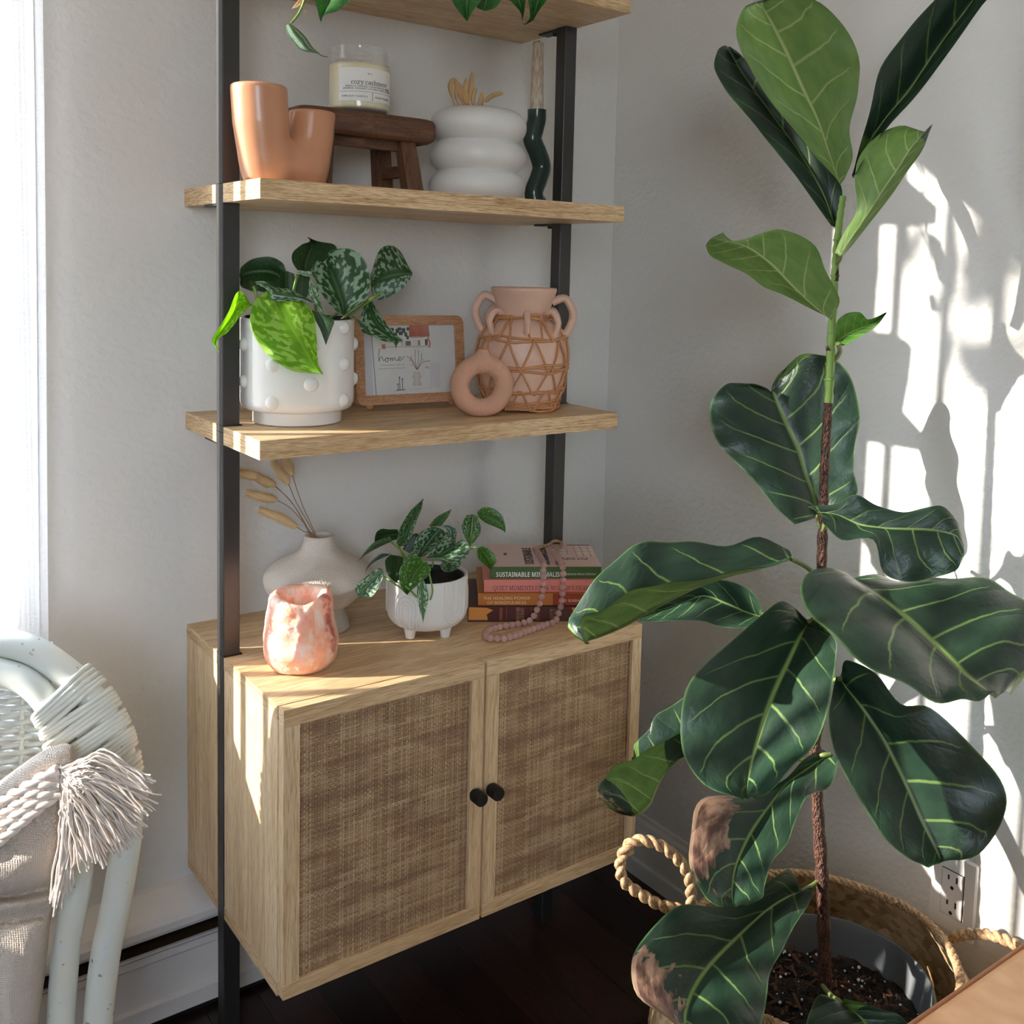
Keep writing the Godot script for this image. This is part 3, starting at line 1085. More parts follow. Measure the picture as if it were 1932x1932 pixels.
# plain weave of flat cane, each strand real, over and under
func cane_mesh(w: float, h: float) -> ArrayMesh:
	var nx := 66
	var ny := 100
	var dx := w / nx
	var dy := h / ny
	var b := B.new()
	var r := rng(3)
	var n := FastNoiseLite.new()
	n.seed = 4
	n.frequency = 1.0
	var tone := func(x: float, y: float, k: float) -> Color:
		var g := n.get_noise_2d(x * 16.0, y * 26.0)
		var c := rgb(160, 126, 92).lerp(rgb(206, 176, 138), clampf(0.45 + g * 0.45 + k * 1.5, 0.0, 1.0))
		return c.lerp(rgb(120, 78, 62), clampf(n.get_noise_2d(x * 9.0 + 7.0, y * 30.0) * 0.8, 0.0, 0.35)).srgb_to_linear()
	for ax in 2:
		var cnt := nx if ax == 0 else ny
		var seg := ny if ax == 0 else nx
		for i in cnt:
			var k := r.randf_range(-0.3, 0.3)
			var jit := r.randf_range(-0.12, 0.12)
			var half := (dx if ax == 0 else dy) * r.randf_range(0.33, 0.43)
			var rows := []
			var cols := []
			for s in seg * 2 + 1:
				var along := float(s) / (seg * 2) * (h if ax == 0 else w)
				var across := (i + 0.5 + jit) * (dx if ax == 0 else dy)
				var amp := 0.0010 if ax == 1 else 0.0006
				var cell := s / 2.0 - 0.5
				var z := amp * cos(PI * (cell + i + (1.0 if ax == 1 else 0.0)))
				var e := 0.00035
				var pts := []
				for o in [[-1.0, 0.0], [-0.6, 1.0], [0.6, 1.0], [1.0, 0.0]]:
					var q := v(across + o[0] * half - w / 2, along - h / 2, z + o[1] * e) if ax == 0 else v(along - w / 2, across + o[0] * half - h / 2, z + o[1] * e)
					pts.append(q)
				rows.append(pts)
				cols.append(tone.call(across if ax == 0 else along, along if ax == 0 else across, k))
			var s0 := b.P.size()
			b.grid(rows, false, ax == 0)
			for s in rows.size():
				for j in 4:
					b.C[s0 + s * 4 + j] = cols[s]
	return mesh_of([b, M.cane])

# ---------------------------------------------------------------- things on the middle board
func build_u_vase() -> void:
	var b := B.new()
	var L := v(-0.0410, 0, 0.004)
	var R := v(0.0435, 0, -0.006)
	var f := func(p: Vector3) -> float:
		var arm := func(c: Vector3, h: float, r0: float, r1: float) -> float:
			var y := clampf(p.y, 0.0, h)
			var k := clampf((y - 0.0) / h, 0.0, 1.0)
			var mid := c * lerpf(0.62, 1.0, sqrt(k))
			var r := lerpf(r0, r1, clampf(k * 1.6, 0.0, 1.0))
			var q := Vector2(Vector2(p.x - mid.x, p.z - mid.z).length() - r, absf(p.y - h / 2) - h / 2)
			return minf(maxf(q.x, q.y), 0.0) + Vector2(maxf(q.x, 0.0), maxf(q.y, 0.0)).length() - 0.004
		var a: float = arm.call(L, 0.1205, 0.027, 0.0325)
		var c: float = arm.call(R, 0.098, 0.025, 0.0275)
		var d := smin(a, c, 0.012)
		var base := capsule(p, v(-0.022, 0.027, 0), v(0.024, 0.027, 0), 0.0325, 0.030)
		d = smin(d, base, 0.014)
		var holes := minf(capsule(p, L + v(0, 0.055, 0), L + v(0, 0.2, 0), 0.025, 0.0315), capsule(p, R + v(0, 0.05, 0), R + v(0, 0.2, 0), 0.021, 0.0262))
		return maxf(maxf(d, -holes), -p.y)
	nets(b, f, v(-0.088, -0.003, -0.05), v(0.088, 0.13, 0.05), 0.0026)
	var o := lone("double_vase", "glossy terracotta vase with two open necks, the left one taller", "vase", v(0.0610, S2 + 0.0005, 0.238), [b, M.terracotta])
	o.rotation.y = deg_to_rad(6)

func build_stool() -> void:
	var t := thing("mini_stool", "small dark walnut stool holding the jar candle", "stool", v(0.222, S2 + 0.0005, 0.113))
	var b := B.new()
	var rows := []
	for q in [[-0.007, -0.008], [-0.003, -0.002], [0.0, 0.0], [0.022, 0.0], [0.027, -0.002], [0.0295, -0.008]]:
		var ring := []
		for k in 48:
			var an := TAU * k / 48
			var e := 0.22
			var sx := signf(cos(an)) * pow(absf(cos(an)), e)
			var sz := signf(sin(an)) * pow(absf(sin(an)), e)
			ring.append(v(sx * (0.115 + q[1]), 0.0905 + q[0], sz * (0.066 + q[1])))
		rows.append(ring)
	b.grid(rows, true)
	for e in 2:
		b.face(rows[0] if e == 0 else rows[-1], v(0, -1 if e == 0 else 1, 0))
	put(t, "seat", [b, M.walnut])
	for s in [[-1, 1], [1, 1], [-1, -1], [1, -1]]:
		b = B.new()
		var top := v(s[0] * 0.066, 0.092, s[1] * 0.040)
		var bot := v(s[0] * 0.078, 0.0, s[1] * 0.050)
		var hw := 0.0135
		var pts := []
		for q in [[top, 0.95], [bot, 1.05]]:
			for c in [[-1, -1], [1, -1], [1, 1], [-1, 1]]:
				pts.append(q[0] + v(c[0] * hw * q[1], 0, c[1] * 0.0105 * q[1]))
		for k in 4:
			var k2 := (k + 1) % 4
			var out: Vector3 = (pts[k] + pts[k2]) / 2 - top
			out.y = 0
			b.face([pts[k], pts[k2], pts[k2 + 4], pts[k + 4]], out)
		b.face([pts[4], pts[5], pts[6], pts[7]], Vector3.DOWN)
		put(t, "leg", [b, M.walnut_v])
	for s in [-1, 1]:
		b = B.new()
		b.box(v(s * 0.0725, 0.040, 0), v(0.012, 0.018, 0.084), 0.001)
		put(t, "side_stretcher", [b, M.walnut])
	b = B.new()
	b.box(v(0, 0.077, 0.034), v(0.125, 0.016, 0.009), 0.001)
	put(t, "apron", [b, M.walnut])

func build_jar_candle() -> void:
	var base := S2 + 0.1207
	var t := thing("jar_candle", "ivory wax candle in a clear screw-neck jar with a white printed label", "candle", v(0.2265, base, 0.122))
	var b := B.new()
	b.lathe([Vector2(0.0002, 0.001), Vector2(0.040, 0.0), Vector2(0.0445, 0.003), Vector2(0.0465, 0.009), Vector2(0.0465, 0.070), Vector2(0.0455, 0.075), Vector2(0.0420, 0.0785), Vector2(0.0420, 0.0810), Vector2(0.0440, 0.0825), Vector2(0.0440, 0.0845), Vector2(0.0424, 0.0860), Vector2(0.0424, 0.0880), Vector2(0.0440, 0.0895), Vector2(0.0440, 0.0912), Vector2(0.0424, 0.0928), Vector2(0.0424, 0.0960), Vector2(0.0432, 0.0975), Vector2(0.0424, 0.0990), Vector2(0.0412, 0.0985), Vector2(0.0408, 0.0960), Vector2(0.0408, 0.0800)], 64)
	put(t, "glass_jar", [b, M.glass])
	b = B.new()
	b.lathe([Vector2(0.0002, 0.006), Vector2(0.042, 0.0062), Vector2(0.0452, 0.012), Vector2(0.0452, 0.069), Vector2(0.0440, 0.0735), Vector2(0.0400, 0.0745), Vector2(0.0002, 0.0740)], 64)
	put(t, "wax", [b, M.wax])
	b = B.new()
	b.tube([v(0, 0.074, 0), v(0.001, 0.083, 0)], 0.0009, 6)
	put(t, "wick", [b, M.ink])
	# label wraps the side that faces the viewer and on to the right
	var lab := thing_part(t, "label_wrap")
	lab.rotation.y = deg_to_rad(-16)
	b = B.new()
	var rows := []
	for i in 2:
		var row := []
		for k in 41:
			var an := deg_to_rad(-50 + 122.0 * k / 40)
			row.append(v(sin(an) * 0.0468, 0.016 + i * 0.0485, cos(an) * 0.0468))
		rows.append(row)
	b.grid(rows, false, true)
	put(lab, "label", [b, M.label])
	var R := 0.0470
	var at := func(deg: float, y: float) -> Transform3D:
		var bs := Basis(Vector3.UP, deg_to_rad(deg))
		return Transform3D(bs, bs * v(0, 0, R) + v(0, y, 0))
	letters(lab, "print", "cozy cashmere", "Droid Serif", 0.0064, M.ink, at.call(12, 0.0430), 0.98, R)
	letters(lab, "print", "No 2", "Droid Serif", 0.0022, M.ink, at.call(9, 0.0560), 1.0, R)
	letters(lab, "print", "VANILLA ORCHID, CEDAR WOOD, AMBER", "Droid Sans", 0.0013, M.ink, at.call(12, 0.0372), 1.35, R)
	letters(lab, "print", "JASMINE, ORGANIC COCONUT MILK, VETIVER", "Droid Sans", 0.0013, M.ink, at.call(11, 0.0338), 1.3, R)
	letters(lab, "print", "10% SOY CANDLE", "Droid Sans", 0.0015, M.ink, at.call(-19, 0.0225), 1.6, R)
	letters(lab, "print", "HAND POURED", "Droid Sans", 0.0015, M.ink, at.call(38, 0.0225), 1.4, R)
	for q in [[-48.0, 70.0, 0.0295, 0.0004], [14.0, 14.9, 0.0227, 0.0120]]:
		b = B.new()
		rows = []
		for i in 2:
			var row := []
			for k in 31:
				var an: float = deg_to_rad(lerpf(q[0], q[1], k / 30.0))
				row.append(v(sin(an) * R, q[2] + (i - 0.5) * q[3], cos(an) * R))
			rows.append(row)
		b.grid(rows, false, true)
		put(lab, "rule", [b, M.ink])

func thing_part(parent: Node3D, called: String) -> Node3D:
	var o := Node3D.new()
	o.name = called
	parent.add_child(o, true)
	return o

func build_ring_pot() -> void:
	var c := v(0.4175, S2 + 0.0005, 0.162)
	var prof := []
	var hs := [[0.0235, 0.0262], [0.0715, 0.0262], [0.1195, 0.0270]]
	for k in 3:
		for i in 15:
			var an := -PI / 2 + PI * i / 14.0
			if k > 0 and i < 2 or k < 2 and i > 12:
				continue
			prof.append(Vector2(0.0515 + 0.0265 * cos(an), maxf(0.0, hs[k][0] + hs[k][1] * sin(an) * 0.97)))
	prof.push_front(Vector2(0.0002, 0.0))
	for q in [Vector2(0.043, 0.1445), Vector2(0.036, 0.138), Vector2(0.034, 0.12), Vector2(0.034, 0.03), Vector2(0.0002, 0.028)]:
		prof.append(q)
	var b := B.new()
	b.lathe(prof, 72)
	lone("ring_planter", "matt white ceramic pot shaped like three stacked rings", "pot", c, [b, M.white_satin])
	var pods := [
		[v(0.389, 1.437, 0.138), v(0.385, 1.464, 0.132), v(0.384, 1.481, 0.129), v(0.390, 1.492, 0.132)],
		[v(0.395, 1.437, 0.142), v(0.391, 1.460, 0.137), v(0.392, 1.481, 0.135), v(0.391, 1.490, 0.133)],
		[v(0.400, 1.437, 0.146), v(0.398, 1.456, 0.143), v(0.393, 1.477, 0.137), v(0.391, 1.490, 0.133)],
		[v(0.403, 1.437, 0.148), v(0.403, 1.452, 0.147), v(0.399, 1.473, 0.141), v(0.394, 1.485, 0.135)],
		[v(0.406, 1.438, 0.150), v(0.405, 1.456, 0.148), v(0.403, 1.477, 0.144), v(0.405, 1.492, 0.144)],
		[v(0.408, 1.438, 0.152), v(0.408, 1.461, 0.150), v(0.411, 1.482, 0.149), v(0.413, 1.502, 0.148)],
		[v(0.414, 1.438, 0.157), v(0.412, 1.452, 0.154), v(0.413, 1.465, 0.153), v(0.417, 1.477, 0.155)],
		[v(0.419, 1.438, 0.160), v(0.420, 1.448, 0.160), v(0.423, 1.461, 0.161), v(0.424, 1.470, 0.161)],
		[v(0.424, 1.444, 0.164), v(0.429, 1.457, 0.166), v(0.438, 1.466, 0.172), v(0.451, 1.470, 0.181)],
	]
	var says := ["dried tan pod stem furthest left in the ring pot, curling inward at its tip", "slim dried pod stem second from left in the ring pot", "bent dried pod stem leaning left across its neighbours in the ring pot", "dried pod stem with a drooping tip in the middle of the ring pot clump", "upright dried pod stem just left of the tallest one in the ring pot", "tallest dried pod stem standing straight up in the ring pot", "short dark dried pod stem right of the tallest in the ring pot", "short pale dried pod stem second from right in the ring pot", "dried pod stem reaching far out to the right over the ring pot rim"]
	for k in pods.size():
		b = B.new()
		var foot := v(0.4175 + (k - 4) * 0.004, S2 + 0.032, 0.162 + (k % 3 - 1) * 0.006)
		var pts := spline([foot] + pods[k], 6)
		var rad := []
		for i in pts.size():
			var s := float(i) / (pts.size() - 1)
			rad.append(lerpf(0.0012, 0.0016, s) + 0.0026 * pow(sin(clampf((s - 0.42) / 0.58, 0.0, 1.0) * PI), 0.7))
		var loc := []
		for q in pts:
			loc.append(q - foot)
		b.tube(loc, rad, 7)
		lone("dried_stem", says[k], "dried stem", foot, [b, M.pod], "dried pod stems in the ring pot")

func build_wave_holder() -> void:
	var c := v(0.579, S2 + 0.0005, 0.098)
	var b := B.new()
	var pts := [v(0.002, 0.006, 0), v(0.001, 0.014, 0), v(-0.002, 0.03, 0), v(0.008, 0.055, 0), v(0.013, 0.075, 0), v(0.004, 0.098, 0), v(-0.008, 0.12, 0), v(-0.004, 0.140, 0), v(0.000, 0.155, 0), v(0.000, 0.172, 0)]
	var path := spline(pts, 8)
	var rad := []
	for i in path.size():
		var y: float = path[i].y
		rad.append(0.0165 + 0.014 * pow(clampf(1.0 - (y - 0.002) / 0.022, 0.0, 1.0), 2.0))
	b.tube(path, rad, 28, true)
	b.lathe([Vector2(0.0002, 0.0), Vector2(0.031, 0.0), Vector2(0.0325, 0.002), Vector2(0.0325, 0.005)], 32, v(0.004, 0, 0))
	lone("candle_holder", "dark green glazed wavy candle holder beside the ring pot", "candle holder", c, [b, M.green_glaze])
	var cb := B.new()
	var p2 := []
	var r2 := []
	for i in 21:
		p2.append(v(-0.001 * i / 20.0, 0.1125 * i / 20.0, 0))
		r2.append(lerpf(0.0118, 0.0098, i / 20.0))
	cb.tube(p2, r2, 24, false)
	var rim := []
	for k in 24:
		var an := TAU * k / 24
		rim.append(v(-0.001 + cos(an) * 0.0098, 0.1125 + 0.002 * sin(an * 3.0) + 0.0012, sin(an) * 0.0098))
	cb.grid([rim, [].duplicate() + rim.map(func(q): return v(q.x * 0.75, 0.1085, q.z * 0.75))], true, false)
	cb.face(rim.map(func(q): return v(q.x * 0.75, 0.1085, q.z * 0.75)), Vector3.UP)
	var t := thing("taper_candle", "ivory taper candle streaked with drips in the green holder", "candle", c + v(0.0, 0.1725, 0))
	put(t, "wax", [cb, M.candle_ivory])
	cb = B.new()
	cb.tube([v(0.000, 0.1085, 0), v(0.0015, 0.1175, 0.0)], 0.0010, 6)
	put(t, "wick", [cb, M.black_matt])

# ---------------------------------------------------------------- things on the lower board
func build_dotted_plant() -> void:
	var plant := thing("dotted_pot_plant", "satin pothos with big silver-splashed leaves in a white knobbly pot", "potted plant", v(0.112, S3 + 0.0005, 0.162))
	var b := B.new()
	b.lathe([Vector2(0.0002, 0.001), Vector2(0.0620, 0.0), Vector2(0.0640, 0.002), Vector2(0.0640, 0.0185), Vector2(0.0660, 0.0195), Vector2(0.0735, 0.0200), Vector2(0.0785, 0.0235), Vector2(0.0812, 0.0300), Vector2(0.0815, 0.036), Vector2(0.0812, 0.149), Vector2(0.0805, 0.1512), Vector2(0.0785, 0.1520), Vector2(0.0765, 0.1512), Vector2(0.0760, 0.147), Vector2(0.0760, 0.03), Vector2(0.0002, 0.028)], 80)
	put(plant, "pot", [b, M.white_gloss])
	var knob := B.new()
	knob.lathe([Vector2(0.0110, -0.001), Vector2(0.0100, 0.0010), Vector2(0.0086, 0.0032), Vector2(0.0066, 0.0052), Vector2(0.0036, 0.0064), Vector2(0.0002, 0.0068)], 20)
	var km := mesh_of([knob, M.white_gloss])
	var toward := atan2(-0.60, 1.43)   # the way the pot faces the middle of the room
	for row in 5:
		for k in 5:
			var an: float = toward + deg_to_rad((-26.0 if row % 2 == 0 else 13.0) + 79.0 * (k - 2))
			if k == 0 and row % 2 == 1:
				continue
			var y := 0.036 + row * 0.0262
			var n := v(sin(an), 0, cos(an))
			var bs := Basis(n.cross(Vector3.UP).normalized(), n, Vector3.UP)
			same(plant, "knob", km, Transform3D(bs, v(0, y, 0) + n * 0.0808))
	b = B.new()
	b.lathe([Vector2(0.0765, 0.136), Vector2(0.05, 0.141), Vector2(0.0002, 0.144)], 30, Vector3.ZERO)
	put(plant, "soil", [b, M.soil])
	b = B.new()
	b.lathe([Vector2(0.0745, 0.13), Vector2(0.0752, 0.1535), Vector2(0.0735, 0.1535), Vector2(0.0725, 0.13)], 40)
	put(plant, "nursery_pot_rim", [b, M.black_matt])
	stalks(plant, [[v(0.118,1.111,0.148), v(0.102,1.144,0.170), v(0.104,1.171,0.181)],
		[v(0.050,1.114,0.172), v(0.044,1.140,0.177), v(0.041,1.154,0.174)],
		[v(0.140,1.104,0.166), v(0.128,1.145,0.190), v(0.137,1.185,0.205)],
		[v(0.157,1.105,0.204), v(0.189,1.132,0.225), v(0.216,1.148,0.218)],
		[v(0.127,1.103,0.156), v(0.129,1.126,0.130), v(0.135,1.175,0.129)],
		[v(0.101,1.107,0.136), v(0.058,1.137,0.201), v(0.047,1.145,0.229)],
		[v(0.080,1.111,0.145), v(0.047,1.124,0.181), v(0.028,1.129,0.198)],
		[v(0.153,1.107,0.175), v(0.170,1.127,0.211), v(0.193,1.138,0.228)],
		[v(0.125,1.104,0.180), v(0.113,1.114,0.220), v(0.111,1.122,0.230)]], 0.0021, M.stem_green)
	vine_leaf(plant, "lime", [[v(0.086,1.133,0.248),v(0.051,1.139,0.227),v(0.041,1.150,0.224)], [v(0.093,1.118,0.261),v(0.057,1.125,0.240),v(0.025,1.133,0.218)], [v(0.093,1.094,0.270),v(0.062,1.104,0.254),v(0.018,1.107,0.220)], [v(0.091,1.075,0.277),v(0.070,1.084,0.269),v(0.023,1.083,0.231)], [v(0.089,1.061,0.283),v(0.076,1.064,0.284),v(0.035,1.061,0.247)], [v(0.088,1.050,0.290),v(0.081,1.049,0.297),v(0.056,1.044,0.269)], [v(0.090,1.040,0.299),v(0.085,1.040,0.308),v(0.083,1.040,0.294)]])
	vine_leaf(plant, "silver", [[v(0.024,1.161,0.223),v(0.023,1.160,0.229),v(0.024,1.158,0.230)], [v(0.035,1.162,0.226),v(0.038,1.157,0.236),v(0.039,1.148,0.238)], [v(0.049,1.154,0.232),v(0.048,1.147,0.241),v(0.042,1.136,0.238)], [v(0.066,1.152,0.240),v(0.063,1.143,0.250),v(0.061,1.136,0.248)], [v(0.080,1.145,0.247),v(0.078,1.140,0.257),v(0.076,1.136,0.256)], [v(0.094,1.136,0.253),v(0.091,1.134,0.264),v(0.090,1.134,0.263)]])
	vine_leaf(plant, "lime", [[v(0.025,1.126,0.202),v(0.029,1.128,0.193),v(0.026,1.129,0.203)], [v(0.015,1.120,0.210),v(0.017,1.130,0.198),v(0.014,1.146,0.206)], [v(0.003,1.110,0.216),v(0.005,1.123,0.204),v(0.003,1.146,0.212)], [v(-0.009,1.097,0.223),v(-0.006,1.110,0.211),v(-0.008,1.127,0.221)], [v(-0.019,1.091,0.231),v(-0.019,1.096,0.218),v(-0.023,1.104,0.226)], [v(-0.031,1.085,0.236),v(-0.030,1.082,0.225),v(-0.037,1.085,0.232)], [v(-0.036,1.075,0.248),v(-0.033,1.071,0.239),v(-0.038,1.075,0.247)], [v(-0.038,1.069,0.262),v(-0.035,1.068,0.252),v(-0.038,1.069,0.262)]])
	vine_leaf(plant, "dark", [[v(0.096,1.149,0.128),v(0.113,1.168,0.088),v(0.114,1.176,0.113)], [v(0.086,1.144,0.118),v(0.100,1.174,0.080),v(0.111,1.188,0.107)], [v(0.074,1.144,0.106),v(0.084,1.173,0.071),v(0.095,1.197,0.091)], [v(0.064,1.146,0.097),v(0.073,1.170,0.065),v(0.077,1.192,0.076)], [v(0.056,1.150,0.087),v(0.064,1.166,0.061),v(0.064,1.181,0.065)], [v(0.055,1.160,0.083),v(0.062,1.165,0.062),v(0.062,1.169,0.062)]])
	vine_leaf(plant, "dark", [[v(0.124,1.177,0.133),v(0.133,1.176,0.140),v(0.141,1.176,0.146)], [v(0.120,1.191,0.121),v(0.138,1.187,0.130),v(0.160,1.193,0.151)], [v(0.125,1.206,0.115),v(0.146,1.202,0.122),v(0.177,1.209,0.154)], [v(0.138,1.216,0.116),v(0.155,1.214,0.114),v(0.172,1.219,0.142)], [v(0.150,1.221,0.117),v(0.157,1.222,0.103),v(0.158,1.222,0.123)], [v(0.150,1.227,0.109),v(0.158,1.228,0.090),v(0.150,1.227,0.109)]])
	vine_leaf(plant, "silver", [[v(0.132,1.195,0.213),v(0.143,1.184,0.197),v(0.131,1.189,0.212)], [v(0.137,1.206,0.219),v(0.144,1.180,0.204),v(0.120,1.192,0.209)], [v(0.157,1.211,0.237),v(0.144,1.172,0.210),v(0.112,1.179,0.210)], [v(0.173,1.194,0.254),v(0.146,1.158,0.218),v(0.113,1.164,0.218)], [v(0.177,1.166,0.264),v(0.147,1.144,0.226),v(0.118,1.147,0.229)], [v(0.172,1.144,0.266),v(0.148,1.132,0.234),v(0.125,1.131,0.242)], [v(0.159,1.129,0.262),v(0.147,1.122,0.239),v(0.132,1.121,0.253)], [v(0.143,1.117,0.254),v(0.145,1.115,0.244),v(0.135,1.117,0.261)]])
	vine_leaf(plant, "silver", [[v(0.214,1.162,0.190),v(0.206,1.156,0.210),v(0.207,1.143,0.212)], [v(0.217,1.178,0.188),v(0.215,1.166,0.213),v(0.215,1.137,0.216)], [v(0.226,1.206,0.190),v(0.226,1.171,0.219),v(0.232,1.143,0.226)], [v(0.240,1.219,0.196),v(0.238,1.174,0.224),v(0.246,1.155,0.233)], [v(0.255,1.210,0.205),v(0.249,1.176,0.230),v(0.255,1.167,0.236)], [v(0.269,1.180,0.217),v(0.260,1.177,0.236),v(0.259,1.173,0.236)]])
	vine_leaf(plant, "silver", [[v(0.201,1.137,0.221),v(0.203,1.136,0.210),v(0.188,1.130,0.224)], [v(0.207,1.120,0.233),v(0.202,1.121,0.219),v(0.179,1.108,0.227)], [v(0.215,1.100,0.248),v(0.206,1.103,0.232),v(0.179,1.093,0.234)], [v(0.225,1.084,0.264),v(0.214,1.088,0.248),v(0.190,1.084,0.250)], [v(0.226,1.080,0.271),v(0.219,1.081,0.262),v(0.204,1.079,0.267)], [v(0.218,1.077,0.272),v(0.216,1.075,0.269),v(0.208,1.078,0.277)], [v(0.213,1.070,0.275),v(0.213,1.070,0.275),v(0.208,1.070,0.284)]])
	vine_leaf(plant, "dark", [[v(0.108,1.118,0.266),v(0.098,1.122,0.258),v(0.093,1.124,0.254)], [v(0.116,1.110,0.277),v(0.101,1.109,0.266),v(0.095,1.111,0.261)], [v(0.111,1.098,0.279),v(0.104,1.098,0.274),v(0.099,1.097,0.270)], [v(0.103,1.077,0.279),v(0.103,1.077,0.279),v(0.103,1.077,0.279)]])
	vine_leaf(plant, "dark", [[v(0.152,1.118,0.249),v(0.153,1.117,0.250),v(0.156,1.116,0.252)], [v(0.161,1.109,0.265),v(0.160,1.106,0.265),v(0.160,1.104,0.265)], [v(0.168,1.097,0.280),v(0.166,1.096,0.279),v(0.164,1.097,0.277)], [v(0.166,1.092,0.287),v(0.166,1.092,0.287),v(0.166,1.092,0.287)]])
	vine_leaf(plant, "pale", [[v(0.118,1.167,0.192),v(0.117,1.167,0.192),v(0.117,1.168,0.192)], [v(0.123,1.147,0.207),v(0.119,1.145,0.204),v(0.112,1.142,0.199)], [v(0.124,1.131,0.218),v(0.122,1.133,0.216),v(0.112,1.139,0.208)], [v(0.123,1.115,0.227),v(0.123,1.115,0.227),v(0.123,1.115,0.227)]])
	vine_leaf(plant, "dark", [[v(0.130,1.168,0.164),v(0.122,1.171,0.158),v(0.114,1.172,0.151)], [v(0.129,1.157,0.168),v(0.119,1.158,0.161),v(0.110,1.159,0.154)], [v(0.125,1.144,0.171),v(0.117,1.142,0.165),v(0.110,1.143,0.160)], [v(0.115,1.131,0.170),v(0.115,1.131,0.170),v(0.115,1.131,0.170)]])
	vine_leaf(plant, "dark", [[v(0.116,1.172,0.140),v(0.110,1.176,0.122),v(0.098,1.170,0.127)], [v(0.113,1.156,0.148),v(0.106,1.155,0.131),v(0.094,1.155,0.134)], [v(0.106,1.140,0.153),v(0.103,1.140,0.138),v(0.094,1.140,0.144)], [v(0.098,1.127,0.156),v(0.101,1.127,0.147),v(0.098,1.127,0.156)]])
	vine_leaf(plant, "pale", [[v(0.098,1.176,0.189),v(0.099,1.175,0.190),v(0.099,1.174,0.190)], [v(0.106,1.177,0.195),v(0.107,1.173,0.196),v(0.107,1.170,0.196)], [v(0.115,1.175,0.202),v(0.115,1.171,0.202),v(0.114,1.170,0.202)], [v(0.116,1.172,0.203),v(0.116,1.172,0.203),v(0.116,1.172,0.203)]])

func build_frame() -> void:
	var t := thing("picture_frame", "rounded oak picture frame with a print reading home behind the knobbly pot", "picture frame", v(0.3335, S3 + 0.0005, 0.106))
	t.rotation.y = deg_to_rad(-3)
	var piv := thing_part(t, "frame_body")
	piv.position = v(0, 0.0075, 0)
	piv.rotation.x = deg_to_rad(-7)
	var w := 0.197
	var h := 0.1435
	var bw := 0.0155
	var outer := []
	var inner := []
	for q in [[1, 1, 0], [-1, 1, 1], [-1, -1, 2], [1, -1, 3]]:
		for k in 7:
			var an: float = PI / 2 * (q[2] + k / 6.0)
			outer.append(Vector2(q[0] * (w / 2 - 0.013) + cos(an) * 0.013, h / 2 + q[1] * (h / 2 - 0.013) + sin(an) * 0.013))
			inner.append(Vector2(q[0] * (w / 2 - bw - 0.001) + cos(an) * 0.001, h / 2 + q[1] * (h / 2 - bw - 0.001) + sin(an) * 0.001))
	var b := B.new()
	var n := outer.size()
	for k in n:
		var k2 := (k + 1) % n
		var o1: Vector2 = outer[k]
		var o2: Vector2 = outer[k2]
		var i1: Vector2 = inner[k]
		var i2: Vector2 = inner[k2]
		var od := v((o1.x + o2.x) / 2, (o1.y + o2.y) / 2 - h / 2, 0)
		b.face([v(o1.x, o1.y, 0.009), v(o2.x, o2.y, 0.009), v(i2.x, i2.y, 0.009), v(i1.x, i1.y, 0.009)], v(0, 0, 1))
		b.face([v(o1.x, o1.y, -0.009), v(o2.x, o2.y, -0.009), v(i2.x, i2.y, -0.009), v(i1.x, i1.y, -0.009)], v(0, 0, -1))
		b.face([v(o1.x, o1.y, -0.009), v(o2.x, o2.y, -0.009), v(o2.x, o2.y, 0.009), v(o1.x, o1.y, 0.009)], od)
		b.face([v(i1.x, i1.y, -0.009), v(i2.x, i2.y, -0.009), v(i2.x, i2.y, 0.009), v(i1.x, i1.y, 0.009)], -od)
	put(piv, "moulding", [b, M.beech])
	b = B.new()
	var iw := w / 2 - bw
	b.face([v(-iw, bw, 0.003), v(iw, bw, 0.003), v(iw, h - bw, 0.003), v(-iw, h - bw, 0.003)], v(0, 0, 1), [Vector2(0, 1), Vector2(1, 1), Vector2(1, 0), Vector2(0, 0)])
	put(piv, "print", [b, mat(Color.WHITE, 0.35, {"albedo_texture": home_print()})])
	b = B.new()
	b.face([v(-iw, bw, 0.0055), v(iw, bw, 0.0055), v(iw, h - bw, 0.0055), v(-iw, h - bw, 0.0055)], v(0, 0, 1))
	put(piv, "glazing", [b, M.glass])
	b = B.new()
	b.box(v(0, h / 2, -0.0105), v(w - 0.03, h - 0.03, 0.002))
	put(piv, "back_board", [b, M.page])
	for s in [-1, 1]:
		b = B.new()
		b.blob(v(s * 0.073, 0.0060, 0.0), v(0.0062, 0.0060, 0.0062), 14, 8)
		put(t, "ball_foot", [b, M.beech])

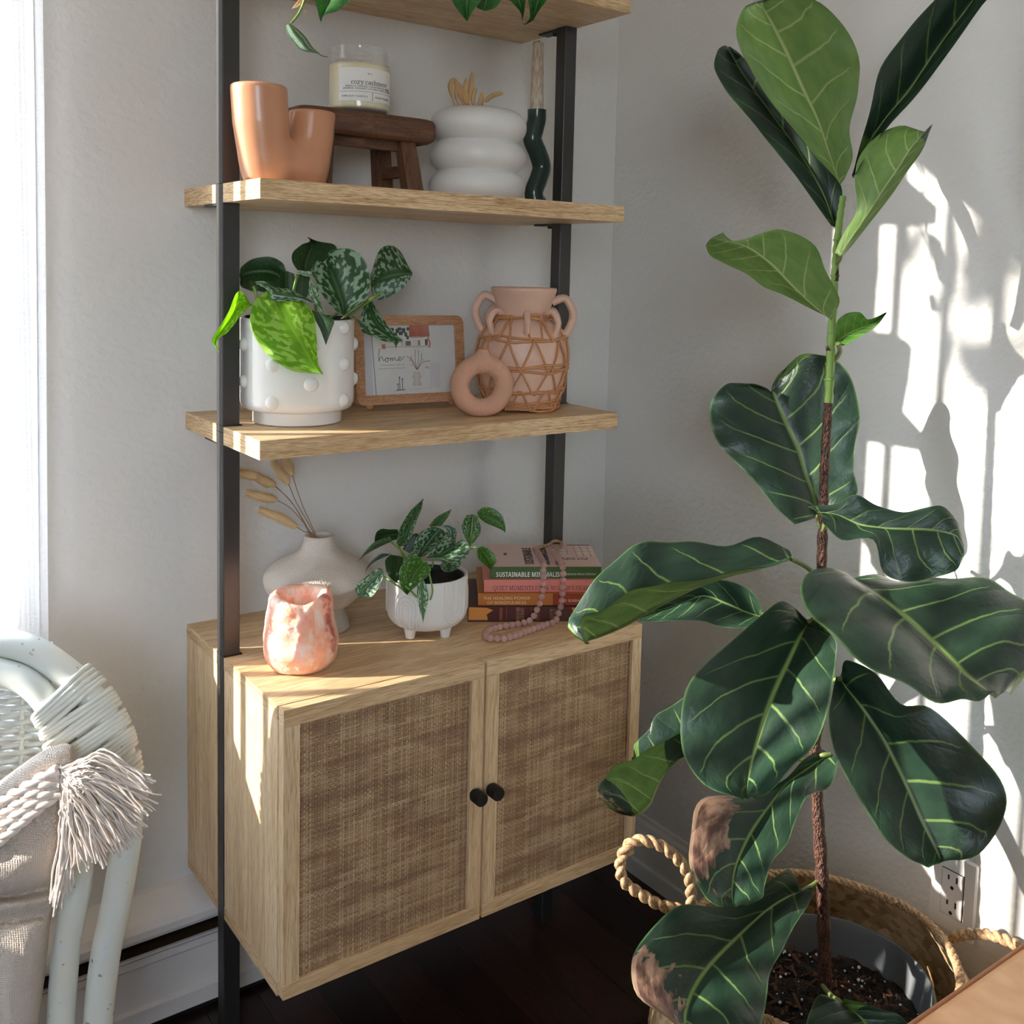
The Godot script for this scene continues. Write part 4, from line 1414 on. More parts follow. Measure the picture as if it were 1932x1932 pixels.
func home_print() -> ImageTexture:
	var im := Image.create(664, 450, false, Image.FORMAT_RGB8)
	im.fill(rgb(214, 214, 210))
	im.fill_rect(Rect2i(0, 0, 62, 450), rgb(190, 192, 196))
	line(im, Vector2(64, 70), Vector2(80, 450), 2.0, rgb(70, 70, 70))
	# hanging terracotta canopy and a shelf of pots, cropped by the frame
	for y in range(0, 76):
		for x in range(int(332 - y * 0.02), int(474 + y * 0.10)):
			im.set_pixel(x, y, rgb(186, 88, 44).lerp(rgb(160, 66, 30), y / 76.0))
	for x in range(330, 484):
		var d := 76 + int(4.0 * sin((x - 330) * 0.03))
		im.fill_rect(Rect2i(x, d, 1, 3), rgb(130, 56, 28))
	im.fill_rect(Rect2i(140, 136, 340, 9), rgb(196, 178, 152))
	im.fill_rect(Rect2i(132, 122, 26, 30), rgb(170, 84, 50))
	line(im, Vector2(466, 84), Vector2(480, 122), 6.0, rgb(176, 80, 50))
	line(im, Vector2(480, 122), Vector2(474, 146), 6.0, rgb(176, 80, 50))
	for q in [[268, 100, 22, 34, 196, 190, 184], [302, 104, 38, 30, 96, 86, 80], [356, 96, 34, 38, 216, 206, 196], [392, 100, 16, 34, 130, 112, 100], [412, 98, 32, 36, 224, 222, 216], [444, 94, 20, 40, 44, 42, 44]]:
		im.fill_rect(Rect2i(q[0], q[1], q[2], q[3]), rgb(q[4], q[5], q[6]))
	for q in [[206, 28, 22, 14], [246, 36, 14, 20], [262, 24, 16, 10], [290, 34, 18, 26], [270, 52, 20, 16], [306, 60, 10, 20], [232, 58, 12, 12], [322, 24, 8, 12], [318, 80, 6, 16]]:
		for k in 12:
			disc(im, Vector2(q[0] + (k % 4 - 1.5) * q[2] / 4.0, q[1] + (k / 4 - 1.0) * q[3] / 3.0), 7.0, rgb(44, 56, 46))
	# handwritten word
	var ink := rgb(62, 60, 60)
	stroke(im, [Vector2(116, 150), Vector2(110, 180), Vector2(107, 214), Vector2(110, 232)], 1.8, ink)
	stroke(im, [Vector2(110, 230), Vector2(116, 212), Vector2(130, 202), Vector2(134, 214), Vector2(138, 226), Vector2(150, 222), Vector2(158, 212)], 1.7, ink)
	stroke(im, [Vector2(168, 210), Vector2(156, 216), Vector2(154, 230), Vector2(164, 236), Vector2(174, 224), Vector2(168, 210), Vector2(178, 214), Vector2(188, 212)], 1.7, ink)
	stroke(im, [Vector2(188, 212), Vector2(190, 230), Vector2(196, 214), Vector2(204, 212), Vector2(206, 230), Vector2(214, 214), Vector2(222, 212), Vector2(226, 226), Vector2(240, 228)], 1.7, ink)
	stroke(im, [Vector2(240, 228), Vector2(256, 218), Vector2(262, 208), Vector2(252, 206), Vector2(246, 220), Vector2(256, 230), Vector2(276, 218), Vector2(288, 202)], 1.7, ink)
	for k in 2:
		var x := 118.0 - k * 14
		while x < 272 + k * 12:
			line(im, Vector2(x, 258 + k * 22), Vector2(x + 8 + fmod(x * 7.0, 9.0), 258 + k * 22), 2.2, rgb(168, 166, 164))
			x += 14.0 + fmod(x * 3.0, 9.0)
	# vase of dry branches
	for q in [[Vector2(374, 292), Vector2(352, 240), Vector2(306, 200)], [Vector2(376, 292), Vector2(366, 220), Vector2(372, 160)], [Vector2(378, 292), Vector2(392, 220), Vector2(392, 166)], [Vector2(380, 292), Vector2(410, 230), Vector2(416, 186)], [Vector2(382, 292), Vector2(420, 246), Vector2(478, 238)], [Vector2(372, 292), Vector2(340, 226), Vector2(340, 200)]]:
		stroke(im, q, 1.6, rgb(120, 92, 76))
	for q in [[420, 230], [452, 276], [444, 282], [462, 284], [342, 262], [330, 230]]:
		disc(im, Vector2(q[0], q[1]), 5.0, rgb(176, 136, 124))
	for k in 4:
		for x in range(350 - (k % 2) * 6, 400 + (k % 2) * 6):
			im.fill_rect(Rect2i(x, 306 + k * 24, 1, 22), rgb(206, 200, 186).lerp(rgb(176, 168, 152), absf(x - 372) / 40.0))
	# black candlesticks
	for q in [[248, 400, 340], [268, 404, 352], [236, 404, 384]]:
		line(im, Vector2(q[0], q[1] + 20), Vector2(q[0], q[2]), 1.8, rgb(26, 26, 26))
		disc(im, Vector2(q[0], q[2]), 5.0, rgb(26, 26, 26))
	line(im, Vector2(226, 424), Vector2(286, 422), 3.0, rgb(26, 26, 26))
	line(im, Vector2(200, 428), Vector2(560, 410), 0.8, rgb(180, 180, 178))
	im.fill_rect(Rect2i(470, 250, 80, 160), rgb(206, 203, 203))
	return ImageTexture.create_from_image(im)

func build_donut_vase() -> void:
	var b := B.new()
	var f := func(p: Vector3) -> float:
		var q := p - v(0, 0.0475, 0)
		var d := Vector2(Vector2(q.x, q.y).length() - 0.0350, q.z).length() - 0.0150
		var neck := capsule(p, v(0, 0.085, 0), v(0, 0.1025, 0), 0.0105, 0.0078)
		d = smin(d, neck, 0.012)
		d = maxf(d, -(p.y - 0.0))
		d = maxf(d, p.y - 0.1055)
		return maxf(d, -capsule(p, v(0, 0.09, 0), v(0, 0.12, 0), 0.004, 0.0055))
	nets(b, f, v(-0.055, -0.002, -0.021), v(0.055, 0.109, 0.021), 0.0019)
	var o := lone("ring_vase", "small matt clay donut vase standing before the wicker-wrapped jug", "vase", v(0.3850, S3 + 0.0005, 0.238), [b, M.clay_pink])
	o.rotation.y = deg_to_rad(-24)

func build_wicker_jug() -> void:
	var C := v(0.4955, S3 + 0.0005, 0.190)
	var t := thing("handled_jug", "pale clay jug with ring handles wrapped in a rattan cage", "jug", C)
	var prof := [Vector2(0.0002, 0.004), Vector2(0.052, 0.004), Vector2(0.060, 0.010), Vector2(0.069, 0.040), Vector2(0.0745, 0.072), Vector2(0.0745, 0.095), Vector2(0.069, 0.122), Vector2(0.056, 0.140), Vector2(0.0450, 0.150), Vector2(0.0435, 0.158), Vector2(0.0475, 0.176), Vector2(0.0535, 0.193), Vector2(0.0548, 0.1985), Vector2(0.0535, 0.2015), Vector2(0.0505, 0.2005), Vector2(0.0475, 0.190), Vector2(0.040, 0.160), Vector2(0.0002, 0.150)]
	var sp := spline(prof, 5)
	var b := B.new()
	var rows := []
	var nz := FastNoiseLite.new()
	nz.seed = 8
	nz.frequency = 1.0
	for q in sp:
		var ring := []
		for k in 56:
			var an := TAU * k / 56
			var w: float = 1.0 + 0.014 * nz.get_noise_3d(cos(an) * 2.0, q.y * 26.0, sin(an) * 2.0)
			ring.append(v(maxf(q.x, 0.0002) * cos(an) * w, q.y, maxf(q.x, 0.0002) * sin(an) * w))
		rows.append(ring)
	b.grid(rows, true)
	put(t, "body", [b, M.clay_pale])
	var out_r := func(y: float) -> float:
		for k in range(1, 9):
			if y <= prof[k + 1].y:
				return lerpf(prof[k].x, prof[k + 1].x, clampf((y - prof[k].y) / (prof[k + 1].y - prof[k].y), 0.0, 1.0))
		return 0.045
	# handles: angle, height of the upper root, reach, drop, thickness
	var face := rad_to_deg(atan2(-0.585, 0.811))
	for q in [[-84.0, 0.184, 0.034, 0.052, 0.0068], [90.0, 0.182, 0.034, 0.054, 0.0068], [-48.0, 0.160, 0.018, 0.032, 0.0052], [6.0, 0.158, 0.016, 0.028, 0.0052], [52.0, 0.160, 0.018, 0.032, 0.0052], [-120.0, 0.164, 0.018, 0.032, 0.0052], [125.0, 0.162, 0.018, 0.032, 0.0052], [180.0, 0.160, 0.018, 0.032, 0.0052]]:
		var an := deg_to_rad(face + q[0])
		var n := v(sin(an), 0, cos(an))
		var r0: float = 0.047 if q[1] > 0.17 else 0.042
		var y1: float = q[1] - q[3]
		var r1: float = out_r.call(y1) - 0.004
		var far: float = maxf(r0, r1) + q[2] * 0.62
		b = B.new()
		b.tube(spline([n * r0 + v(0, q[1] - 0.004, 0), n * lerpf(r0, far, 0.6) + v(0, q[1] + 0.003, 0), n * far + v(0, q[1] - q[3] * 0.33, 0), n * (far - 0.001) + v(0, q[1] - q[3] * 0.66, 0), n * lerpf(r1, far, 0.5) + v(0, y1 - 0.001, 0), n * r1 + v(0, y1 - 0.001, 0)], 6), q[4], 12)
		put(t, "handle", [b, M.clay_pale])
	var r := rng(14)
	for q in [[0.152, 2, 0.0485], [0.117, 2, 0.0], [0.068, 3, 0.0], [0.031, 2, 0.0], [0.009, 3, 0.0], [0.004, 2, 0.0]]:
		for k in q[1]:
			b = B.new()
			var pts := []
			for i in 40:
				var an := TAU * i / 40
				var y: float = q[0] + k * 0.0042 + 0.0022 * sin(an * 3.0 + k * 2.0 + q[0] * 90.0) + 0.001 * sin(an * 7.0 + k)
				var rr: float = (q[2] if q[2] > 0.0 else out_r.call(maxf(y, 0.0105))) + 0.0022 + 0.0008 * sin(an * 5.0 + k * 3.0)
				pts.append(v(cos(an) * rr, maxf(y, 0.0021), sin(an) * rr))
			b.tube(pts, 0.0021, 7, true, true)
			put(t, "rattan_hoop", [b, M.rattan])
	# slanting rods between the hoops
	var levels := [[0.154, 0.118, 12, 0.14], [0.117, 0.070, 10, 0.30], [0.069, 0.032, 10, 0.31], [0.033, 0.006, 10, 0.26]]
	for q in levels:
		for k in q[2]:
			for s in [-1.0, 1.0]:
				if q[0] == 0.154 and s > 0.0 and k % 2 == 0:
					continue
				b = B.new()
				var a0: float = TAU * (k + (0.0 if q[0] > 0.1 else 0.5)) / q[2] + r.randf_range(-0.05, 0.05)
				var pts := []
				for i in 9:
					var u := i / 8.0
					var y: float = lerpf(q[0] + 0.003, q[1] - 0.003, u)
					var an: float = a0 + s * q[3] * u
					var rr: float = out_r.call(maxf(y, 0.0105)) + 0.0032 + (0.0 if y < 0.14 else 0.003)
					pts.append(v(cos(an) * rr, maxf(y, 0.002), sin(an) * rr))
				b.tube(pts, r.randf_range(0.0016, 0.0021), 6)
				put(t, "rattan_rod", [b, M.rattan])

# ---------------------------------------------------------------- things on the cabinet
func build_cream_vase() -> void:
	var C := v(0.166, CT + 0.0005, 0.122)
	var prof := spline([Vector2(0.0002, 0.0), Vector2(0.043, 0.0), Vector2(0.0465, 0.003), Vector2(0.0440, 0.014), Vector2(0.0385, 0.029), Vector2(0.0400, 0.034), Vector2(0.0600, 0.044), Vector2(0.0770, 0.059), Vector2(0.0845, 0.077), Vector2(0.0800, 0.092), Vector2(0.0620, 0.105), Vector2(0.0390, 0.116), Vector2(0.0280, 0.127), Vector2(0.0235, 0.138), Vector2(0.0228, 0.1445), Vector2(0.0205, 0.1465), Vector2(0.0180, 0.1445), Vector2(0.0175, 0.130), Vector2(0.0002, 0.110)], 5)
	var b := B.new()
	var rows := []
	var face := atan2(-0.66, 1.47)
	for q in prof:
		var ring := []
		for k in 96:
			var an := TAU * k / 96
			var da := wrapf(PI / 2 - an - face, -PI, PI)   # 0 towards the viewer, + to the right
			# a folded lobe: below the sweeping ridge the wall steps back
			var ridge: float = 0.074 + 0.006 * clampf(da, -1.0, 1.4) - 0.060 * pow(clampf((-0.28 - da) / 0.5, 0.0, 1.0), 1.6)
			var under := smoothstep(0.0, 0.013, ridge - q.y) * smoothstep(0.030, 0.040, q.y) * smoothstep(1.9, 1.0, da) * smoothstep(-0.80, -0.42, da)
			var r: float = maxf(q.x, 0.0002) * (1.0 - 0.17 * under * smoothstep(0.035, 0.05, q.y))
			ring.append(v(r * cos(an), q.y, r * sin(an)))
		rows.append(ring)
	b.grid(rows, true)
	lone("bud_vase", "cream sand-textured squat vase with narrow neck on a flared foot", "vase", C, [b, M.sand_glaze])
	var heads := [
		[v(0.146, 0.771, 0.120), v(0.129, 0.820, 0.106), v(0.105, 0.848, 0.090), v(0.093, 0.857, 0.085), v(0.072, 0.865, 0.074), v(0.055, 0.868, 0.068)],
		[v(0.146, 0.771, 0.120), v(0.131, 0.816, 0.108), v(0.107, 0.847, 0.092), v(0.096, 0.853, 0.088), v(0.083, 0.861, 0.082)],
		[v(0.146, 0.771, 0.120), v(0.128, 0.810, 0.107), v(0.108, 0.825, 0.095), v(0.092, 0.830, 0.088), v(0.070, 0.837, 0.075)],
		[v(0.145, 0.771, 0.119), v(0.142, 0.777, 0.121), v(0.131, 0.785, 0.117), v(0.111, 0.799, 0.105), v(0.084, 0.812, 0.089)],
		[v(0.148, 0.769, 0.121), v(0.138, 0.818, 0.101), v(0.131, 0.846, 0.085), v(0.126, 0.859, 0.074), v(0.118, 0.876, 0.058)],
		[v(0.148, 0.769, 0.122), v(0.144, 0.818, 0.106), v(0.136, 0.860, 0.088), v(0.134, 0.871, 0.078), v(0.129, 0.890, 0.066)],
	]
	var says := ["bunny-tail grass stem leaning furthest left, its head behind the black post", "bunny-tail grass stem with a short head in front of the leftmost one", "bunny-tail grass stem with a level slim head, third from the top", "lowest bunny-tail grass stem, its long golden head just above the vase neck", "bunny-tail grass stem with a dark fluffy head near the shelf", "bunny-tail grass stem standing tallest, its pale head just under the shelf"]
	var r := rng(21)
	for h in heads.size():
		var foot := v(0.160 + h * 0.0016, CT + 0.120, 0.119 + 0.0016 * h)
		var t := thing("bunny_tail", says[h], "dried grass", foot, "bunny-tail grasses in the cream vase")
		var way: Array = heads[h]
		way[0] = v(0.1515 + 0.0012 * h, 0.772, 0.117 + 0.0022 * h)
		var pts := spline([foot] + way, 7)
		var loc := []
		for q in pts:
			loc.append(q - foot)
		var sb := B.new()
		sb.tube(loc, 0.0006, 5)
		put(t, "stem", [sb, M.straw])
		var n := loc.size()
		var i0 := n - 15
		if h == 0:
			i0 = n - 15
		var core := B.new()
		var rad := []
		var seg := []
		for i in range(i0, n):
			var s := float(i - i0) / (n - 1 - i0)
			seg.append(loc[i])
			rad.append(0.0010 + 0.0058 * pow(sin(PI * clampf(0.06 + s * 0.92, 0.0, 1.0)), 0.6))
		core.tube(seg, rad, 12)
		put(t, "seed_head", [core, M.bunny])
		var fz := B.new()
		for k in 1500:
			var i := r.randi_range(0, seg.size() - 2)
			var tn: Vector3 = (seg[i + 1] - seg[i]).normalized()
			var side := tn.cross(v(r.randf_range(-1, 1), r.randf_range(-1, 1), r.randf_range(-1, 1))).normalized()
			var a: Vector3 = seg[i].lerp(seg[i + 1], r.randf()) + side * rad[i] * 0.9
			var d := (side * r.randf_range(0.5, 1.0) + tn * r.randf_range(0.5, 1.2)).normalized()
			var w := d.cross(side).normalized() * 0.00034
			fz.face([a - w, a + w, a + d * r.randf_range(0.004, 0.0080)], d.cross(w))
		put(t, "fuzz", [fz, M.bunny], "stuff")

func build_salt() -> void:
	var C := v(0.0785, CT + 0.0005, 0.2585)
	var b := B.new()
	var nz := FastNoiseLite.new()
	nz.seed = 33
	nz.frequency = 1.0
	nz.fractal_octaves = 4
	var face := atan2(-0.397, 0.918)
	var rows := []
	var cols := []
	var prof := [Vector2(0.0002, 0.0), Vector2(0.030, 0.0), Vector2(0.040, 0.003), Vector2(0.0475, 0.014), Vector2(0.0515, 0.030), Vector2(0.0520, 0.046), Vector2(0.0500, 0.062), Vector2(0.0475, 0.078), Vector2(0.0462, 0.092), Vector2(0.0445, 0.101), Vector2(0.0400, 0.1065), Vector2(0.0345, 0.1075), Vector2(0.0290, 0.104), Vector2(0.0245, 0.094), Vector2(0.0230, 0.072), Vector2(0.0002, 0.066)]
	var sp := spline(prof, 4)
	for q in sp:
		var ring := []
		for k in 80:
			var an := TAU * k / 80
			var da := wrapf(PI / 2 - an - face, -PI, PI)
			var n := nz.get_noise_3d(cos(an) * 1.3, q.y * 26.0, sin(an) * 1.3)
			var n2 := nz.get_noise_3d(cos(an) * 5.0, q.y * 90.0, sin(an) * 5.0 + 9.0)
			var r: float = maxf(q.x, 0.0002) * (1.0 + 0.07 * n + 0.025 * n2)
			var y: float = q.y
			if q.y > 0.08:
				y -= 0.009 * exp(-pow((da + 0.05) / 0.75, 2.0)) * smoothstep(0.07, 0.105, q.y)   # the lip dips at the front
				y += 0.002 * n * smoothstep(0.08, 0.105, q.y)
			# chipped flat facets
			r *= 1.0 - 0.07 * smoothstep(0.5, 0.9, cos(da - 1.25)) * smoothstep(0.03, 0.08, q.y) - 0.04 * smoothstep(0.6, 0.95, cos(da + 0.1))
			ring.append(v(r * cos(an), maxf(y, 0.0), r * sin(an)))
			var vein := exp(-pow((da - 1.02 - 0.10 * sin(q.y * 60.0) + n2 * 0.25) / 0.17, 2.0)) * smoothstep(0.02, 0.035, q.y) * smoothstep(-0.35, 0.25, n2 + n + 0.1)
			cols.append(Color.WHITE.lerp(rgb(176, 74, 58).srgb_to_linear(), clampf(vein * 0.95, 0.0, 0.95)))
		rows.append(ring)
	b.grid(rows, true)
	for k in cols.size():
		b.C[k] = cols[k]
	lone("salt_candle_holder", "rough pink salt rock tealight holder at the front of the cabinet top", "candle holder", C, [b, M.salt])

func build_footed_plant() -> void:
	var plant := thing("footed_pot_plant", "small satin pothos in a white footed pot with raised arches", "potted plant", v(0.297, CT + 0.0005, 0.231))
	var b := B.new()
	b.lathe(spline([Vector2(0.0002, 0.0125), Vector2(0.030, 0.0130), Vector2(0.046, 0.0160), Vector2(0.0570, 0.0245), Vector2(0.0615, 0.0360), Vector2(0.0620, 0.055), Vector2(0.0620, 0.090), Vector2(0.0615, 0.0930), Vector2(0.0600, 0.0940), Vector2(0.0580, 0.0925), Vector2(0.0575, 0.085), Vector2(0.0560, 0.035), Vector2(0.0002, 0.03)], 4), 72)
	put(plant, "pot", [b, M.white_matt])
	var face := atan2(-0.505, 0.863)
	for k in 4:
		var an := face + deg_to_rad(-42 + 90.0 * k)
		var c := v(sin(an), 0, cos(an)) * 0.0375
		b = B.new()
		b.lathe([Vector2(0.0002, 0.0), Vector2(0.0055, 0.0), Vector2(0.0070, 0.001), Vector2(0.0085, 0.010), Vector2(0.0110, 0.020)], 16, c)
		put(plant, "foot", [b, M.white_matt])
	# raised arches and their upside-down twins
	var surf := func(x: float, y: float) -> Vector3:
		var an := face + x / 0.062
		var r := 0.0624 if y > 0.036 else lerpf(0.0560, 0.0624, clampf((y - 0.0235) / 0.0125, 0.0, 1.0))
		return v(sin(an) * r, y, cos(an) * r)
	for q in [[-0.0330, 0.0575, -1], [0.0480, 0.048, 1], [0.125, 0.058, -1], [-0.115, 0.048, 1]]:
		for k in 4:
			var r := 0.0040 + k * 0.0056
			var pts := []
			for i in 33:
				var s := i / 32.0
				var p2: Vector2
				if q[2] < 0:
					var lo := 0.0225 + 0.0030 * absf(k - 0.0) * 0.0
					if s < 0.3:
						p2 = Vector2(-r, lerpf(lo, q[1], s / 0.3))
					elif s > 0.7:
						p2 = Vector2(r, lerpf(q[1], lo, (s - 0.7) / 0.3))
					else:
						var an := PI * (1.0 - (s - 0.3) / 0.4)
						p2 = Vector2(cos(an) * r, q[1] + sin(an) * r)
				else:
					if s < 0.3:
						p2 = Vector2(-r, lerpf(0.091, q[1], s / 0.3))
					elif s > 0.7:
						p2 = Vector2(r, lerpf(q[1], 0.091, (s - 0.7) / 0.3))
					else:
						var an := PI * (1.0 - (s - 0.3) / 0.4)
						p2 = Vector2(cos(an) * r, q[1] - sin(an) * r)
				pts.append(surf.call(q[0] + p2.x, p2.y))
			b = B.new()
			b.tube(pts, 0.0016, 6)
			put(plant, "raised_arch", [b, M.white_matt])
	b = B.new()
	b.lathe([Vector2(0.0575, 0.080), Vector2(0.03, 0.083), Vector2(0.0002, 0.084)], 30)
	put(plant, "soil", [b, M.soil])
	b = B.new()
	b.lathe([Vector2(0.0555, 0.075), Vector2(0.0562, 0.0905), Vector2(0.0545, 0.0905), Vector2(0.0535, 0.075)], 40)
	put(plant, "nursery_pot_rim", [b, M.black_matt])
	stalks(plant, [[v(0.274,0.730,0.208), v(0.266,0.746,0.207), v(0.251,0.764,0.197)],
		[v(0.239,0.706,0.260), v(0.230,0.714,0.253), v(0.222,0.722,0.226)],
		[v(0.236,0.717,0.263), v(0.243,0.708,0.275), v(0.247,0.701,0.286)],
		[v(0.272,0.734,0.276), v(0.271,0.709,0.290), v(0.268,0.694,0.289)],
		[v(0.319,0.728,0.256), v(0.335,0.761,0.289), v(0.344,0.765,0.301)],
		[v(0.314,0.727,0.239), v(0.342,0.754,0.270), v(0.358,0.806,0.263)],
		[v(0.335,0.728,0.255), v(0.344,0.762,0.277), v(0.368,0.804,0.261)],
		[v(0.289,0.727,0.233), v(0.274,0.739,0.258), v(0.273,0.742,0.257)],
		[v(0.314,0.728,0.252), v(0.320,0.750,0.266), v(0.324,0.766,0.268)],
		[v(0.274,0.726,0.209), v(0.270,0.740,0.198), v(0.268,0.753,0.191)],
		[v(0.254,0.731,0.218), v(0.249,0.741,0.214), v(0.246,0.746,0.201)],
		[v(0.304,0.724,0.232), v(0.320,0.757,0.215), v(0.321,0.781,0.207)],
		[v(0.259,0.722,0.273), v(0.256,0.726,0.283), v(0.257,0.727,0.284)]], 0.0015, M.stem_green)
	vine_leaf(plant, "vein", [[v(0.261,0.759,0.196),v(0.269,0.752,0.190),v(0.273,0.756,0.204)], [v(0.264,0.771,0.194),v(0.276,0.763,0.192),v(0.281,0.769,0.207)], [v(0.268,0.783,0.194),v(0.283,0.780,0.193),v(0.286,0.784,0.207)], [v(0.276,0.798,0.196),v(0.290,0.796,0.195),v(0.292,0.800,0.208)], [v(0.285,0.811,0.199),v(0.298,0.809,0.197),v(0.298,0.814,0.208)], [v(0.294,0.820,0.203),v(0.303,0.819,0.197),v(0.300,0.823,0.207)], [v(0.302,0.827,0.206),v(0.306,0.825,0.197),v(0.302,0.827,0.206)]])
	vine_leaf(plant, "dark", [[v(0.273,0.761,0.179),v(0.279,0.766,0.171),v(0.273,0.776,0.177)], [v(0.265,0.757,0.170),v(0.269,0.765,0.163),v(0.262,0.776,0.169)], [v(0.256,0.757,0.160),v(0.259,0.763,0.156),v(0.252,0.776,0.162)], [v(0.249,0.754,0.152),v(0.251,0.760,0.150),v(0.246,0.770,0.157)], [v(0.248,0.752,0.148),v(0.248,0.752,0.148),v(0.243,0.755,0.157)]])
	vine_leaf(plant, "vein", [[v(0.254,0.761,0.190),v(0.250,0.767,0.199),v(0.254,0.770,0.189)], [v(0.242,0.757,0.187),v(0.236,0.764,0.195),v(0.240,0.767,0.185)], [v(0.227,0.750,0.183),v(0.222,0.759,0.191),v(0.227,0.761,0.182)], [v(0.215,0.744,0.181),v(0.210,0.749,0.189),v(0.215,0.750,0.181)], [v(0.205,0.737,0.181),v(0.200,0.740,0.189),v(0.205,0.737,0.181)]])
	vine_leaf(plant, "dark", [[v(0.247,0.743,0.199),v(0.246,0.745,0.198),v(0.247,0.746,0.199)], [v(0.236,0.739,0.195),v(0.236,0.741,0.194),v(0.235,0.746,0.193)], [v(0.225,0.733,0.190),v(0.223,0.733,0.189),v(0.222,0.735,0.188)], [v(0.216,0.724,0.187),v(0.215,0.723,0.187),v(0.215,0.724,0.186)], [v(0.212,0.716,0.188),v(0.212,0.716,0.188),v(0.212,0.716,0.188)]])
	vine_leaf(plant, "dark", [[v(0.254,0.746,0.230),v(0.250,0.746,0.214),v(0.238,0.749,0.217)], [v(0.249,0.737,0.239),v(0.242,0.738,0.224),v(0.228,0.744,0.222)], [v(0.240,0.725,0.246),v(0.237,0.730,0.237),v(0.224,0.732,0.233)], [v(0.233,0.721,0.254),v(0.231,0.721,0.250),v(0.224,0.723,0.247)], [v(0.227,0.719,0.262),v(0.227,0.719,0.262),v(0.227,0.719,0.262)]])
	vine_leaf(plant, "green", [[v(0.273,0.746,0.269),v(0.273,0.742,0.257),v(0.266,0.753,0.263)], [v(0.275,0.740,0.277),v(0.268,0.737,0.260),v(0.253,0.756,0.259)], [v(0.271,0.732,0.281),v(0.260,0.732,0.261),v(0.239,0.745,0.256)], [v(0.261,0.723,0.281),v(0.253,0.723,0.263),v(0.232,0.732,0.258)], [v(0.251,0.716,0.280),v(0.247,0.714,0.265),v(0.230,0.719,0.265)], [v(0.240,0.710,0.280),v(0.241,0.705,0.268),v(0.231,0.710,0.273)], [v(0.233,0.705,0.281),v(0.237,0.702,0.272),v(0.233,0.705,0.281)]])
	vine_leaf(plant, "vein", [[v(0.268,0.761,0.251),v(0.267,0.761,0.250),v(0.264,0.761,0.248)], [v(0.262,0.755,0.251),v(0.259,0.755,0.249),v(0.257,0.758,0.247)], [v(0.253,0.749,0.250),v(0.251,0.749,0.248),v(0.251,0.752,0.247)], [v(0.246,0.746,0.249),v(0.246,0.746,0.249),v(0.246,0.746,0.249)]])
	vine_leaf(plant, "pale", [[v(0.221,0.727,0.232),v(0.224,0.730,0.221),v(0.216,0.736,0.227)], [v(0.216,0.715,0.232),v(0.216,0.722,0.219),v(0.205,0.729,0.222)], [v(0.210,0.703,0.231),v(0.206,0.711,0.215),v(0.191,0.716,0.215)], [v(0.203,0.694,0.229),v(0.197,0.700,0.211),v(0.183,0.707,0.213)], [v(0.195,0.692,0.226),v(0.194,0.692,0.212),v(0.184,0.698,0.217)], [v(0.187,0.693,0.223),v(0.192,0.690,0.214),v(0.187,0.693,0.223)]])
	vine_leaf(plant, "pale", [[v(0.255,0.725,0.295),v(0.257,0.727,0.284),v(0.249,0.727,0.290)], [v(0.258,0.713,0.298),v(0.256,0.711,0.285),v(0.246,0.716,0.288)], [v(0.259,0.699,0.299),v(0.256,0.697,0.287),v(0.246,0.700,0.289)], [v(0.257,0.686,0.297),v(0.256,0.681,0.289),v(0.249,0.683,0.291)], [v(0.254,0.671,0.296),v(0.256,0.667,0.290),v(0.252,0.671,0.294)], [v(0.253,0.663,0.295),v(0.256,0.661,0.290),v(0.253,0.663,0.295)]])
	vine_leaf(plant, "silver", [[v(0.326,0.778,0.242),v(0.321,0.782,0.226),v(0.306,0.787,0.226)], [v(0.324,0.770,0.248),v(0.308,0.768,0.224),v(0.289,0.779,0.221)], [v(0.308,0.759,0.244),v(0.297,0.755,0.223),v(0.279,0.766,0.221)], [v(0.295,0.751,0.241),v(0.289,0.746,0.224),v(0.275,0.756,0.225)], [v(0.285,0.746,0.240),v(0.284,0.741,0.228),v(0.277,0.745,0.235)]])
	vine_leaf(plant, "silver", [[v(0.320,0.771,0.277),v(0.324,0.766,0.268),v(0.319,0.773,0.275)], [v(0.326,0.776,0.284),v(0.321,0.762,0.269),v(0.309,0.777,0.271)], [v(0.332,0.767,0.294),v(0.312,0.758,0.267),v(0.296,0.774,0.266)], [v(0.327,0.753,0.297),v(0.302,0.753,0.265),v(0.286,0.762,0.264)], [v(0.312,0.743,0.291),v(0.291,0.749,0.261),v(0.278,0.753,0.263)], [v(0.293,0.748,0.279),v(0.284,0.749,0.260),v(0.275,0.752,0.266)], [v(0.272,0.752,0.268),v(0.277,0.749,0.259),v(0.272,0.752,0.268)]])
	vine_leaf(plant, "silver", [[v(0.335,0.735,0.266),v(0.320,0.734,0.255),v(0.313,0.737,0.249)], [v(0.329,0.730,0.271),v(0.316,0.730,0.261),v(0.306,0.731,0.253)], [v(0.318,0.726,0.272),v(0.313,0.725,0.268),v(0.306,0.725,0.263)], [v(0.311,0.726,0.275),v(0.311,0.726,0.275),v(0.311,0.726,0.275)]])
	vine_leaf(plant, "vein", [[v(0.312,0.782,0.206),v(0.323,0.780,0.202),v(0.328,0.783,0.218)], [v(0.322,0.794,0.208),v(0.331,0.791,0.207),v(0.335,0.791,0.218)], [v(0.333,0.801,0.211),v(0.338,0.799,0.212),v(0.341,0.798,0.218)], [v(0.347,0.808,0.217),v(0.347,0.808,0.217),v(0.347,0.808,0.217)]])
